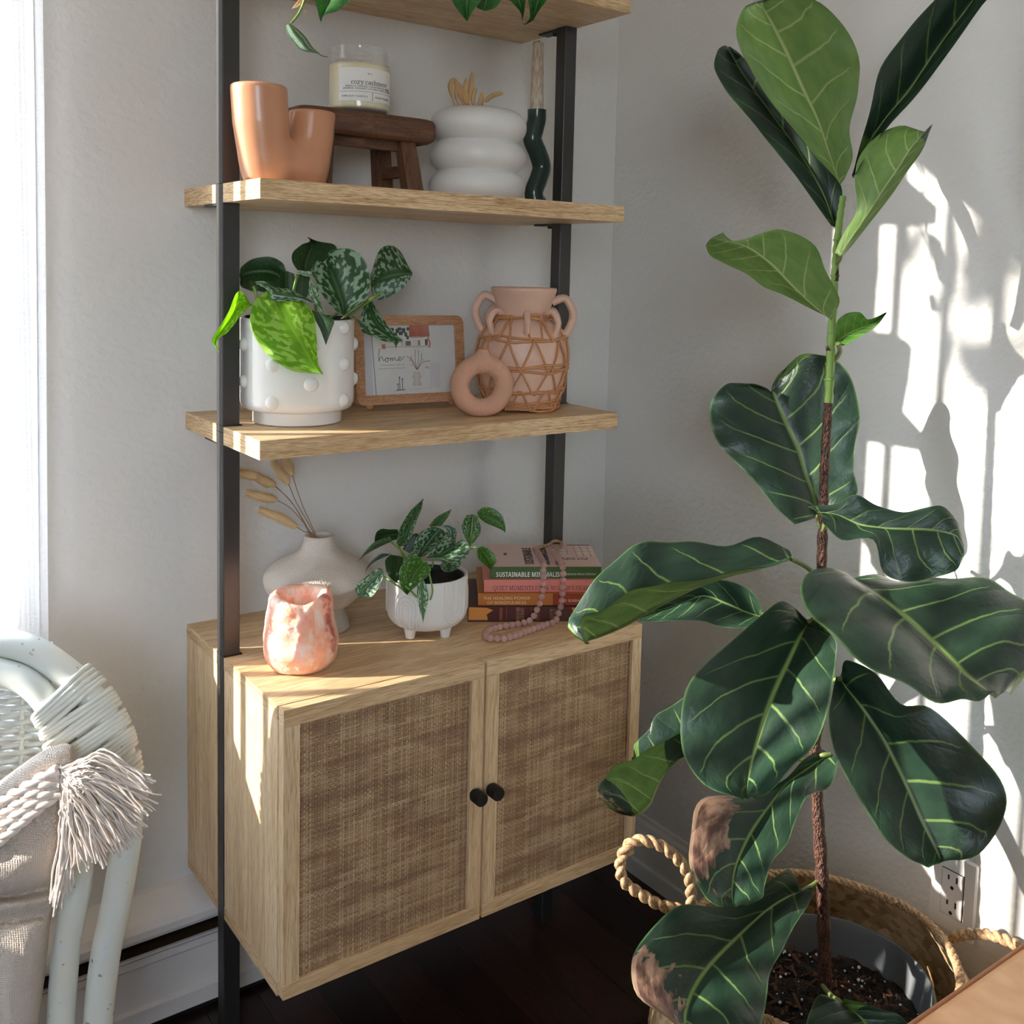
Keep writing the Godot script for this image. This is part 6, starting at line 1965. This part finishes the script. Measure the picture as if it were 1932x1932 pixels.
	fig_leaf(plant, "plain", [[v(0.540,0.821,0.735),v(0.575,0.814,0.712),v(0.587,0.820,0.695)], [v(0.503,0.817,0.726),v(0.534,0.804,0.700),v(0.547,0.838,0.678)], [v(0.453,0.812,0.708),v(0.481,0.794,0.681),v(0.501,0.830,0.660)], [v(0.408,0.805,0.693),v(0.435,0.781,0.666),v(0.451,0.836,0.638)], [v(0.363,0.805,0.679),v(0.384,0.759,0.649),v(0.407,0.839,0.620)], [v(0.325,0.797,0.669),v(0.349,0.745,0.643),v(0.366,0.826,0.606)], [v(0.286,0.780,0.661),v(0.315,0.736,0.637),v(0.330,0.794,0.598)], [v(0.258,0.773,0.659),v(0.289,0.734,0.637),v(0.298,0.759,0.594)], [v(0.250,0.756,0.674),v(0.281,0.736,0.649),v(0.284,0.742,0.601)]])
	fig_leaf(plant, "plain", [[v(0.584,0.703,0.650),v(0.602,0.708,0.638),v(0.589,0.721,0.652)], [v(0.568,0.696,0.632),v(0.592,0.711,0.622),v(0.585,0.745,0.636)], [v(0.550,0.695,0.612),v(0.573,0.721,0.598),v(0.567,0.757,0.610)], [v(0.532,0.701,0.592),v(0.553,0.729,0.573),v(0.546,0.754,0.584)], [v(0.511,0.699,0.570),v(0.533,0.716,0.551),v(0.527,0.735,0.561)], [v(0.492,0.696,0.550),v(0.512,0.702,0.528),v(0.504,0.718,0.536)], [v(0.473,0.693,0.530),v(0.492,0.688,0.507),v(0.485,0.694,0.514)]])
	fig_leaf(plant, "plain", [[v(0.659,0.784,0.751),v(0.638,0.788,0.759),v(0.600,0.801,0.780)], [v(0.668,0.794,0.781),v(0.627,0.789,0.783),v(0.547,0.823,0.776)], [v(0.680,0.792,0.813),v(0.624,0.782,0.813),v(0.505,0.803,0.783)], [v(0.705,0.804,0.854),v(0.627,0.766,0.848),v(0.496,0.775,0.818)], [v(0.727,0.808,0.894),v(0.628,0.748,0.883),v(0.504,0.746,0.865)], [v(0.741,0.799,0.929),v(0.627,0.731,0.915),v(0.523,0.725,0.919)], [v(0.745,0.770,0.959),v(0.622,0.719,0.944),v(0.529,0.718,0.962)], [v(0.724,0.725,0.972),v(0.615,0.713,0.971),v(0.528,0.730,0.998)], [v(0.682,0.692,0.967),v(0.601,0.714,0.992),v(0.520,0.748,1.027)]])
	fig_leaf(plant, "plain", [[v(0.585,0.740,0.745),v(0.611,0.721,0.716),v(0.584,0.734,0.732)], [v(0.577,0.737,0.769),v(0.586,0.716,0.727),v(0.547,0.764,0.728)], [v(0.569,0.723,0.793),v(0.562,0.713,0.739),v(0.504,0.754,0.725)], [v(0.549,0.707,0.809),v(0.532,0.691,0.748),v(0.447,0.716,0.714)], [v(0.526,0.689,0.823),v(0.502,0.669,0.757),v(0.398,0.688,0.709)], [v(0.500,0.660,0.836),v(0.472,0.645,0.767),v(0.371,0.652,0.720)], [v(0.470,0.638,0.846),v(0.444,0.616,0.778),v(0.356,0.612,0.742)], [v(0.431,0.621,0.847),v(0.418,0.591,0.791),v(0.359,0.589,0.774)], [v(0.387,0.601,0.846),v(0.398,0.580,0.806),v(0.372,0.586,0.813)], [v(0.359,0.605,0.853),v(0.382,0.585,0.823),v(0.363,0.595,0.832)]])
	fig_leaf(plant, "plain", [[v(0.623,0.664,0.764),v(0.645,0.644,0.745),v(0.617,0.659,0.760)], [v(0.623,0.683,0.771),v(0.648,0.629,0.761),v(0.605,0.642,0.765)], [v(0.647,0.669,0.801),v(0.653,0.611,0.780),v(0.591,0.611,0.771)], [v(0.664,0.634,0.828),v(0.663,0.580,0.804),v(0.587,0.577,0.784)], [v(0.690,0.632,0.857),v(0.669,0.548,0.824),v(0.592,0.542,0.804)], [v(0.722,0.589,0.896),v(0.672,0.519,0.842),v(0.602,0.507,0.829)], [v(0.744,0.550,0.927),v(0.675,0.486,0.861),v(0.612,0.476,0.852)], [v(0.739,0.505,0.938),v(0.678,0.461,0.878),v(0.625,0.459,0.877)], [v(0.703,0.460,0.926),v(0.675,0.449,0.890),v(0.633,0.455,0.896)], [v(0.667,0.458,0.908),v(0.664,0.446,0.895),v(0.632,0.460,0.907)]])
	fig_leaf(plant, "tip", [[v(0.507,0.568,0.629),v(0.515,0.524,0.628),v(0.526,0.603,0.602)], [v(0.475,0.562,0.619),v(0.483,0.523,0.613),v(0.500,0.596,0.591)], [v(0.444,0.553,0.609),v(0.459,0.503,0.606),v(0.472,0.576,0.578)], [v(0.416,0.540,0.602),v(0.443,0.483,0.605),v(0.452,0.557,0.573)], [v(0.389,0.533,0.594),v(0.431,0.466,0.606),v(0.434,0.533,0.569)], [v(0.364,0.519,0.589),v(0.411,0.456,0.602),v(0.426,0.522,0.572)], [v(0.348,0.505,0.592),v(0.391,0.461,0.595),v(0.419,0.511,0.575)], [v(0.343,0.500,0.601),v(0.372,0.473,0.589),v(0.396,0.484,0.568)]])
	fig_leaf(plant, "side_r", [[v(0.622,0.544,0.767),v(0.637,0.537,0.741),v(0.627,0.545,0.733)], [v(0.594,0.520,0.777),v(0.592,0.527,0.738),v(0.588,0.541,0.736)], [v(0.553,0.517,0.774),v(0.552,0.519,0.739),v(0.543,0.524,0.738)], [v(0.522,0.497,0.781),v(0.515,0.501,0.743),v(0.480,0.517,0.724)], [v(0.494,0.478,0.791),v(0.479,0.482,0.748),v(0.421,0.525,0.712)], [v(0.462,0.469,0.796),v(0.450,0.467,0.757),v(0.391,0.496,0.725)], [v(0.438,0.455,0.807),v(0.425,0.456,0.769),v(0.371,0.469,0.746)], [v(0.417,0.450,0.821),v(0.404,0.440,0.785),v(0.365,0.449,0.777)], [v(0.385,0.456,0.824),v(0.389,0.440,0.804),v(0.364,0.452,0.809)]])
	fig_leaf(plant, "corner_r", [[v(0.590,0.371,0.760),v(0.594,0.354,0.740),v(0.584,0.368,0.743)], [v(0.568,0.367,0.775),v(0.557,0.361,0.744),v(0.554,0.404,0.748)], [v(0.534,0.360,0.783),v(0.516,0.361,0.747),v(0.511,0.400,0.748)], [v(0.501,0.345,0.792),v(0.472,0.351,0.749),v(0.449,0.383,0.736)], [v(0.469,0.334,0.801),v(0.430,0.340,0.752),v(0.387,0.400,0.719)], [v(0.442,0.324,0.814),v(0.394,0.333,0.758),v(0.338,0.384,0.716)], [v(0.421,0.315,0.831),v(0.360,0.324,0.768),v(0.301,0.362,0.723)], [v(0.391,0.305,0.842),v(0.334,0.314,0.783),v(0.289,0.339,0.749)], [v(0.345,0.303,0.840),v(0.317,0.305,0.805),v(0.304,0.325,0.794)], [v(0.311,0.313,0.845),v(0.310,0.306,0.832),v(0.303,0.311,0.827)]])
	fig_leaf(plant, "plain", [[v(0.483,0.342,0.896),v(0.487,0.329,0.888),v(0.476,0.338,0.891)], [v(0.488,0.346,0.913),v(0.488,0.328,0.902),v(0.451,0.351,0.884)], [v(0.498,0.345,0.932),v(0.490,0.326,0.916),v(0.435,0.340,0.885)], [v(0.509,0.344,0.954),v(0.490,0.319,0.930),v(0.422,0.324,0.890)], [v(0.513,0.330,0.971),v(0.493,0.307,0.945),v(0.420,0.307,0.903)], [v(0.508,0.310,0.982),v(0.490,0.290,0.958),v(0.442,0.291,0.934)], [v(0.484,0.292,0.978),v(0.486,0.282,0.968),v(0.473,0.289,0.970)]])
	build_basket(C)

func basket_r(y: float) -> float:
	var p := [Vector2(0.175, 0.0), Vector2(0.205, 0.03), Vector2(0.2255, 0.10), Vector2(0.2270, 0.16), Vector2(0.2150, 0.22), Vector2(0.1900, 0.265), Vector2(0.1730, 0.290)]
	for k in p.size() - 1:
		if y <= p[k + 1].y:
			var t: float = (y - p[k].y) / (p[k + 1].y - p[k].y)
			return lerpf(p[k].x, p[k + 1].x, t)
	return 0.173

func build_basket(C: Vector3) -> void:
	var t := thing("belly_basket", "woven seagrass belly basket with twisted loop handles around the fig pot", "basket", C + v(-0.014, 0, 0))
	var b := B.new()
	b.lathe([Vector2(0.0002, 0.003), Vector2(0.172, 0.003)], 60, Vector3.ZERO, true)
	var prof := []
	for i in 20:
		var y := 0.003 + 0.286 * i / 19.0
		prof.append(Vector2(basket_r(y) - 0.0030, y))
	b.lathe(prof, 60, Vector3.ZERO, true)
	put(t, "inner_wall", [b, M.basket_in])
	var r := rng(51)
	b = B.new()
	var y := 0.008
	var row := 0
	while y < 0.287:
		var rad := basket_r(y)
		var slope := atan2(basket_r(minf(y + 0.01, 0.289)) - basket_r(y - 0.008), 0.018)
		var n := 92
		for k in n:
			var an := TAU * (k + 0.5 * (row % 2)) / n
			var nr := v(cos(an), 0, sin(an))
			var u := v(-sin(an), 0, cos(an))
			var up := (Vector3.UP * cos(slope) + nr * sin(slope)).normalized()
			var out := u.cross(up).normalized()
			if out.dot(nr) < 0:
				out = -out
			var tilt := deg_to_rad(44.0 if (row % 2 == 0) else -44.0) + r.randf_range(-0.09, 0.09)
			var a := u * cos(tilt) + up * sin(tilt)
			var c := up * cos(tilt) - u * sin(tilt)
			var l := 0.0122
			var w := 0.0062
			var q := nr * (rad + r.randf_range(-0.0006, 0.0006)) + v(0, y, 0)
			b.col = rgb(224, 196, 154).lerp(rgb(172, 134, 92), clampf(r.randf_range(-0.25, 0.95), 0.0, 1.0)).srgb_to_linear()
			var h := 0.0020
			var o2 := out * 0.0014
			# a slightly cupped strap, ends tucked under
			var P := []
			for e in [[-1.0, 0.0], [-0.55, 1.0], [0.55, 1.0], [1.0, 0.0]]:
				P.append([q + a * l * e[0] - c * w + out * h * e[1] - o2, q + a * l * e[0] + out * (h * e[1] + 0.0006) - o2, q + a * l * e[0] + c * w + out * h * e[1] - o2])
			b.grid(P, false, (a.cross(c)).dot(out) < 0.0)
			var Q := []
			for e in [[-1.0, 0.0], [-0.5, 1.0], [0.5, 1.0], [1.0, 0.0]]:
				Q.append([q + a * l * e[0] - c * w - out * (0.0032 + h * e[1]), q + a * l * e[0] + c * w - out * (0.0032 + h * e[1])])
			b.grid(Q, false, (a.cross(c)).dot(out) > 0.0)
		y += 0.0102
		row += 1
	put(t, "woven_straps", [b, M.seagrass], "stuff")
	b = B.new()
	var ring := []
	for k in 73:
		var an := TAU * k / 72
		ring.append(v(cos(an) * 0.1735, 0.290 + 0.002 * sin(an * 5.0), sin(an) * 0.1735))
	rope(b, ring, 0.0040, 0.0026, 3, 0.034)
	put(t, "rim_braid", [b, M.rope])
	for h in [[v(0.436,0.361,0.687), v(0.434,0.404,0.681), v(0.415,0.434,0.663), v(0.393,0.446,0.645), v(0.375,0.443,0.632), v(0.364,0.419,0.626), v(0.366,0.394,0.630), v(0.382,0.378,0.644), v(0.403,0.363,0.662), v(0.416,0.360,0.672), v(0.434,0.354,0.686)], [v(0.798,0.238,0.836), v(0.799,0.247,0.831), v(0.799,0.269,0.846), v(0.797,0.292,0.877), v(0.795,0.306,0.909), v(0.791,0.312,0.941), v(0.788,0.307,0.957)]]:
		b = B.new()
		var loc := []
		for q in h:
			loc.append(q - t.position)
		rope(b, spline(loc, 8), 0.0046, 0.0036, 2, 0.030, 7)
		put(t, "loop_handle", [b, M.rope])
	# stray fibres by the pot
	b = B.new()
	b.tube(spline([v(0.10, 0.235, 0.105), v(0.115, 0.247, 0.095), v(0.123, 0.262, 0.080)], 5), 0.0012, 5)
	b.tube(spline([v(0.06, 0.225, 0.130), v(0.09, 0.232, 0.126), v(0.115, 0.236, 0.118)], 5), 0.0013, 5)
	put(t, "loose_fibres", [b, M.rope], "stuff")

# ---------------------------------------------------------------- painted rattan chair with a throw
func build_chair() -> void:
	var outer := [v(-0.429,0.669,0.137), v(-0.387,0.712,0.164), v(-0.345,0.730,0.194), v(-0.295,0.724,0.233), v(-0.264,0.715,0.257), v(-0.235,0.692,0.282), v(-0.209,0.661,0.304), v(-0.193,0.627,0.320), v(-0.183,0.592,0.332), v(-0.178,0.544,0.341), v(-0.180,0.500,0.345), v(-0.186,0.455,0.345), v(-0.195,0.404,0.344), v(-0.205,0.353,0.342), v(-0.212,0.302,0.343), v(-0.217,0.238,0.346), v(-0.222,0.130,0.354)]
	var inner := [v(-0.415,0.651,0.168), v(-0.379,0.686,0.192), v(-0.338,0.702,0.221), v(-0.298,0.693,0.252), v(-0.273,0.682,0.272), v(-0.255,0.660,0.289), v(-0.244,0.630,0.300), v(-0.240,0.591,0.308), v(-0.237,0.547,0.315), v(-0.233,0.506,0.323), v(-0.231,0.462,0.329), v(-0.236,0.425,0.330), v(-0.244,0.380,0.328), v(-0.250,0.330,0.330), v(-0.256,0.248,0.334), v(-0.262,0.141,0.342)]
	var base := v(-0.36, 0, 0.27)
	var t := thing("rattan_chair", "chipped white-painted rattan hoop chair at the left edge", "chair", base)
	var back := v(0.6, -0.09, -0.79)    # away from the viewer's side of the hoop
	var down := func(list: Array) -> Array:
		var o := []
		for q in list:
			o.append(q - base)
		return o
	var po := spline(down.call(outer), 8)
	var pi := spline(down.call(inner), 8)
	var b := B.new()
	b.tube(po, 0.0172, 16)
	put(t, "outer_pole", [b, M.paint_chair])
	b = B.new()
	b.tube(pi, 0.0160, 16)
	put(t, "inner_pole", [b, M.paint_chair])
	# the far side of the hoop comes down to the floor
	for q in [[po[0], 0.0172], [pi[0], 0.0160]]:
		var a: Vector3 = q[0]
		b = B.new()
		b.tube(spline([a, a + v(-0.03, -0.10, -0.01), v(a.x - 0.045, 0.25, a.z + 0.02), v(a.x - 0.04, 0.0, a.z + 0.03)], 8), q[1], 14)
		put(t, "far_leg", [b, M.paint_chair])
	# binding: cane wound round both poles where they part
	for k in 25:
		var i := 8 * 4 + 11 + int(k * 1.22)
		var s := float(k) / 24.0
		var a: Vector3 = po[mini(i, po.size() - 1)]
		var c: Vector3 = pi[mini(8 * 4 + 9 + int(k * 1.30), pi.size() - 1)]
		var ax := (a - c).normalized()
		var fw := -back
		var ring := []
		for n in 28:
			var an := TAU * n / 28
			var e: Vector3
			if cos(an) > 0.0:
				e = a + ax * cos(an) * 0.0195 + fw * sin(an) * 0.0195
			else:
				e = c + ax * cos(an) * 0.0185 + fw * sin(an) * 0.0190
			ring.append(e)
		b = B.new()
		b.tube(ring, 0.0036, 7, true, true)
		put(t, "binding_turn", [b, M.paint_chair])
	# wicker back panel inside the hoop
	var org: Vector3 = (v(-0.303, 0.735, 0.262) - base)
	var rx := v(0.8, 0.027, 0.6)
	var up := v(0.03, 1.0, 0.05)
	for k in 18:
		b = B.new()
		var pts := []
		var y := -0.028 - k * 0.0098
		var x1 := 0.050 - 0.004 * absf(sin(k * 1.7)) + minf(0.0, (k - 2) * 0.004)
		for i in 40:
			var x := lerpf(-0.26, x1, i / 39.0)
			pts.append(org + rx * x + up * (y + 0.003 * sin(x * 30.0)) + back * (0.045 + 0.0035 * sin(x * TAU / 0.032 + k * PI)))
		b.tube(pts, 0.0036, 6)
		put(t, "wicker_strand", [b, M.paint_chair])
	for k in 9:
		b = B.new()
		var x := 0.042 - k * 0.032
		b.tube([org + rx * x + up * -0.014 + back * 0.045, org + rx * x + up * -0.24 + back * 0.045], 0.0034, 6)
		put(t, "wicker_stake", [b, M.paint_chair])
	for q in [[v(-0.02, 0.000, 0), v(0.030, -0.020, 0), v(0.078, -0.062, 0)], [v(-0.03, -0.012, 0), v(0.03, -0.034, 0), v(0.070, -0.066, 0)], [v(-0.05, -0.020, 0), v(0.01, -0.038, 0), v(0.066, -0.058, 0)]]:
		b = B.new()
		var pts := []
		for e in q:
			pts.append(org + rx * e.x + up * e.y + back * 0.035)
		b.tube(spline(pts, 6), 0.0044, 7)
		put(t, "border_strand", [b, M.paint_chair])
	# seat hoop hidden under the throw
	b = B.new()
	b.lathe([Vector2(0.0002, 0.20), Vector2(0.13, 0.20), Vector2(0.145, 0.215), Vector2(0.13, 0.23), Vector2(0.0002, 0.23)], 30, v(-0.10, 0, 0.06))
	put(t, "seat", [b, M.paint_chair])
	build_throw()

func build_throw() -> void:
	var t := thing("throw_blanket", "beige woven throw with twisted cords and long tassels over the rattan chair", "throw blanket", v(-0.335, 0.33, 0.40))
	var off := t.position
	var b := B.new()
	var loc := func(list: Array) -> Array:
		var o := []
		for q in list:
			o.append(q - off)
		return o
	var rows := []
	for q in [[v(-0.377,0.497,0.234), v(-0.339,0.528,0.284), v(-0.310,0.541,0.311), v(-0.281,0.556,0.331), v(-0.257,0.560,0.336), v(-0.246,0.549,0.314)],
		[v(-0.380,0.490,0.258), v(-0.341,0.510,0.297), v(-0.314,0.522,0.329), v(-0.284,0.538,0.350), v(-0.260,0.544,0.355), v(-0.244,0.524,0.318)],
		[v(-0.381,0.472,0.271), v(-0.344,0.485,0.311), v(-0.316,0.498,0.342), v(-0.287,0.511,0.363), v(-0.263,0.514,0.362), v(-0.248,0.490,0.320)],
		[v(-0.381,0.448,0.261), v(-0.343,0.459,0.301), v(-0.315,0.466,0.328), v(-0.290,0.473,0.346), v(-0.268,0.476,0.350), v(-0.255,0.458,0.318)],
		[v(-0.379,0.429,0.240), v(-0.340,0.437,0.278), v(-0.311,0.442,0.302), v(-0.287,0.447,0.320), v(-0.266,0.451,0.329), v(-0.259,0.443,0.316)],
		[v(-0.382,0.429,0.263), v(-0.344,0.439,0.303), v(-0.315,0.448,0.331), v(-0.292,0.452,0.348), v(-0.268,0.451,0.352), v(-0.257,0.432,0.319)],
		[v(-0.381,0.408,0.253), v(-0.342,0.415,0.290), v(-0.313,0.421,0.316), v(-0.290,0.425,0.333), v(-0.268,0.426,0.342), v(-0.259,0.413,0.320)],
		[v(-0.382,0.402,0.265), v(-0.345,0.411,0.306), v(-0.317,0.420,0.336), v(-0.293,0.424,0.353), v(-0.272,0.422,0.354), v(-0.261,0.402,0.320)],
		[v(-0.384,0.350,0.270), v(-0.346,0.358,0.310), v(-0.319,0.367,0.343), v(-0.296,0.373,0.359), v(-0.278,0.369,0.354), v(-0.267,0.348,0.321)],
		[v(-0.385,0.275,0.265), v(-0.347,0.284,0.305), v(-0.319,0.296,0.338), v(-0.300,0.299,0.352), v(-0.285,0.295,0.351), v(-0.276,0.276,0.322)],
		[v(-0.387,0.181,0.261), v(-0.349,0.191,0.302), v(-0.321,0.200,0.335), v(-0.303,0.203,0.348), v(-0.291,0.199,0.345), v(-0.284,0.186,0.327)]]:
		rows.append(spline(loc.call(q), 6))
	var fine := []
	for i in rows[0].size():
		fine.append([])
	# smooth the other way too
	var cols := []
	for j in rows[0].size():
		var c := []
		for i in rows.size():
			c.append(rows[i][j])
		cols.append(spline(c, 5))
	var nz := FastNoiseLite.new()
	nz.seed = 71
	nz.frequency = 1.0
	var g := []
	for i in cols[0].size():
		var row := []
		for j in cols.size():
			var q: Vector3 = cols[j][i]
			row.append(q + v(-0.5, 0.2, 0.8) * 0.003 * nz.get_noise_2d(i * 0.35, j * 0.3))
		g.append(row)
	b.grid(g, false, true)
	put(t, "cloth", [b, M.throw])
	b = B.new()
	var roll := spline(loc.call([v(-0.379,0.496,0.257), v(-0.340,0.540,0.289), v(-0.310,0.569,0.314), v(-0.286,0.594,0.335), v(-0.264,0.613,0.350), v(-0.242,0.619,0.360)]), 6)
	var rr := []
	for i in roll.size():
		rr.append(0.0150 * minf(1.0, 0.72 + 0.5 * (roll.size() - 1 - i) / 4.0))
	b.tube(roll, rr, 16)
	put(t, "rolled_fold", [b, M.throw])
	for c in [[v(-0.382,0.502,0.280), v(-0.343,0.538,0.312), v(-0.314,0.573,0.338), v(-0.293,0.592,0.357), v(-0.273,0.607,0.370), v(-0.258,0.613,0.376)],
		[v(-0.382,0.489,0.281), v(-0.343,0.524,0.313), v(-0.314,0.559,0.339), v(-0.293,0.580,0.358), v(-0.274,0.597,0.371), v(-0.258,0.604,0.377)],
		[v(-0.382,0.476,0.282), v(-0.344,0.510,0.314), v(-0.315,0.546,0.341), v(-0.294,0.569,0.359), v(-0.274,0.587,0.372), v(-0.258,0.596,0.378)],
		[v(-0.383,0.462,0.284), v(-0.344,0.495,0.315), v(-0.315,0.532,0.342), v(-0.294,0.557,0.360), v(-0.274,0.577,0.373), v(-0.258,0.588,0.379)]]:
		b = B.new()
		rope(b, spline(loc.call(c), 6), 0.0042, 0.0030, 2, 0.036, 8)
		put(t, "twisted_cord", [b, M.yarn])
	var r := rng(81)
	b = B.new()
	var roots: Array = loc.call([v(-0.257,0.613,0.374), v(-0.255,0.583,0.379)])
	for bundle in [[v(-0.222,0.630,0.405), v(-0.223,0.605,0.407), v(-0.179,0.609,0.436), v(-0.186,0.559,0.434)],
		[v(-0.228,0.617,0.403), v(-0.226,0.587,0.408), v(-0.172,0.592,0.441), v(-0.196,0.532,0.430)],
		[v(-0.234,0.594,0.404), v(-0.239,0.563,0.401), v(-0.202,0.534,0.430), v(-0.226,0.515,0.414)],
		[v(-0.244,0.588,0.397), v(-0.249,0.557,0.394), v(-0.219,0.521,0.421), v(-0.246,0.510,0.402)],
		[v(-0.248,0.562,0.392), v(-0.257,0.549,0.384), v(-0.252,0.501,0.393), v(-0.270,0.456,0.384)]]:
		var ends: Array = loc.call(bundle)
		for k in 30:
			var s := r.randf()
			var root: Vector3 = roots[0].lerp(roots[1], clampf(s + r.randf_range(-0.1, 0.1), 0.0, 1.0)) + v(r.randf_range(-1, 1), r.randf_range(-1, 1), r.randf_range(-1, 1)) * 0.003
			var mid: Vector3 = ends[0].lerp(ends[1], s) + v(r.randf_range(-1, 1), r.randf_range(-1, 1), r.randf_range(-1, 1)) * 0.007
			var end: Vector3 = ends[2].lerp(ends[3], s) + v(r.randf_range(-1, 1), r.randf_range(-1, 1), r.randf_range(-1, 1)) * 0.009
			var pts := spline([root, root.lerp(mid, 0.5) + v(-0.002, 0.004, 0.004), mid, end], 7)
			for i in pts.size():
				pts[i] += v(sin(i * 1.3 + k), cos(i * 1.7 + k * 2.0), sin(i * 0.9 + k * 3.0)) * 0.0008
			var rad := []
			for i in pts.size():
				rad.append(0.0011 * (1.0 + 0.35 * sin(i * 1.9 + k)))
			b.tube(pts, rad, 5)
	put(t, "tassels", [b, M.yarn], "stuff")

# ---------------------------------------------------------------- tan leather bench in the near corner
func build_bench() -> void:
	var t := thing("leather_bench", "tan leather bench whose edge cuts across the lower right corner", "bench", v(0.45, 0, 1.335))
	var b := B.new()
	var rows := []
	for q in [[0.0, -0.012], [0.010, -0.002], [0.018, 0.0], [0.070, 0.0], [0.080, -0.002], [0.086, -0.006], [0.090, -0.014]]:
		var ring := []
		for k in 64:
			var an := TAU * k / 64
			var e := 0.10
			ring.append(v(signf(cos(an)) * pow(absf(cos(an)), e) * (0.36 + q[1]), 0.453 + q[0], signf(sin(an)) * pow(absf(sin(an)), e) * (0.225 + q[1])))
		rows.append(ring)
	b.grid(rows, true)
	b.face(rows[0], Vector3.DOWN)
	var lid := []
	for i in 7:
		var ring := []
		for q in rows[-1]:
			var s := 1.0 - i / 6.02
			ring.append(v(q.x * s, q.y + 0.004 * (1.0 - s * s), q.z * s))
		lid.append(ring)
	b.grid(lid, true)
	put(t, "cushion", [b, M.leather])
	b = B.new()
	var pipe := []
	for q in rows[5]:
		pipe.append(q * v(1.002, 1.0, 1.003))
	b.tube(pipe, 0.0024, 8, true, true)
	put(t, "piping", [b, M.leather_edge])
	b = B.new()
	b.box(v(0, 0.43, 0), v(0.64, 0.046, 0.38), 0.004)
	put(t, "frame", [b, M.walnut])
	for s in [[-1, -1], [1, -1], [-1, 1], [1, 1]]:
		b = B.new()
		b.tube([v(s[0] * 0.30, 0.0, s[1] * 0.17), v(s[0] * 0.28, 0.41, s[1] * 0.155)], [0.011, 0.017], 14)
		put(t, "leg", [b, M.walnut_v])

# ---------------------------------------------------------------- the scene
func _ready() -> void:
	# camera
	var cam := Camera3D.new()
	cam.name = "camera"
	add_child(cam)
	cam.transform = Transform3D(Basis(v(0.79915567, 0.02674123, 0.60052904), v(0.03239006, 0.9956432, -0.08743862), v(-0.60025087, 0.08932824, 0.79480775)), v(-0.50035, 1.18512, 1.59818))
	cam.near = 0.05
	cam.far = 60.0
	cam.projection = Camera3D.PROJECTION_FRUSTUM
	cam.size = 2.0 * 0.05 * 966.0 / 1958.006
	cam.frustum_offset = Vector2(0.05 * (966.0 - 1046.335) / 1958.006, -0.05 * (966.0 - 688.897) / 1958.006)
	cam.current = true
	# sky, exposure
	var env := Environment.new()
	env.background_mode = Environment.BG_SKY
	var sky := ProceduralSkyMaterial.new()
	sky.sky_top_color = rgb(176, 192, 214)
	sky.sky_horizon_color = rgb(224, 230, 236)
	sky.ground_bottom_color = rgb(150, 146, 138)
	sky.ground_horizon_color = rgb(196, 196, 190)
	sky.sky_energy_multiplier = 1.0
	sky.ground_energy_multiplier = 1.0
	sky.sun_angle_max = 0.0
	env.sky = Sky.new()
	env.sky.sky_material = sky
	env.background_energy_multiplier = 8.0
	env.tonemap_mode = Environment.TONE_MAPPER_LINEAR
	env.tonemap_exposure = 2.5
	env.sdfgi_enabled = true
	env.ssao_enabled = true
	env.ssil_enabled = true
	var we := WorldEnvironment.new()
	we.name = "world_environment"
	we.environment = env
	add_child(we)
	# low winter sun through the window at the left
	var sun := DirectionalLight3D.new()
	sun.name = "sun"
	sun.light_color = Color(1.0, 0.965, 0.915)
	sun.light_energy = 2.0
	sun.light_angular_distance = 0.53
	sun.shadow_enabled = true
	sun.sky_mode = DirectionalLight3D.SKY_MODE_LIGHT_ONLY
	add_child(sun)
	sun.basis = Basis.looking_at(v(1.0, -0.394, 0.498), Vector3.UP)
	make_materials()
	build_room()
	build_shelf()
	build_heater()
	build_outlet()
	build_curtain()
	build_tree()
	build_u_vase()
	build_stool()
	build_jar_candle()
	build_ring_pot()
	build_wave_holder()
	build_dotted_plant()
	build_frame()
	build_donut_vase()
	build_wicker_jug()
	build_cream_vase()
	build_salt()
	build_footed_plant()
	build_books()
	build_beads()
	build_hanging_plant()
	build_fig()
	build_chair()
	build_bench()
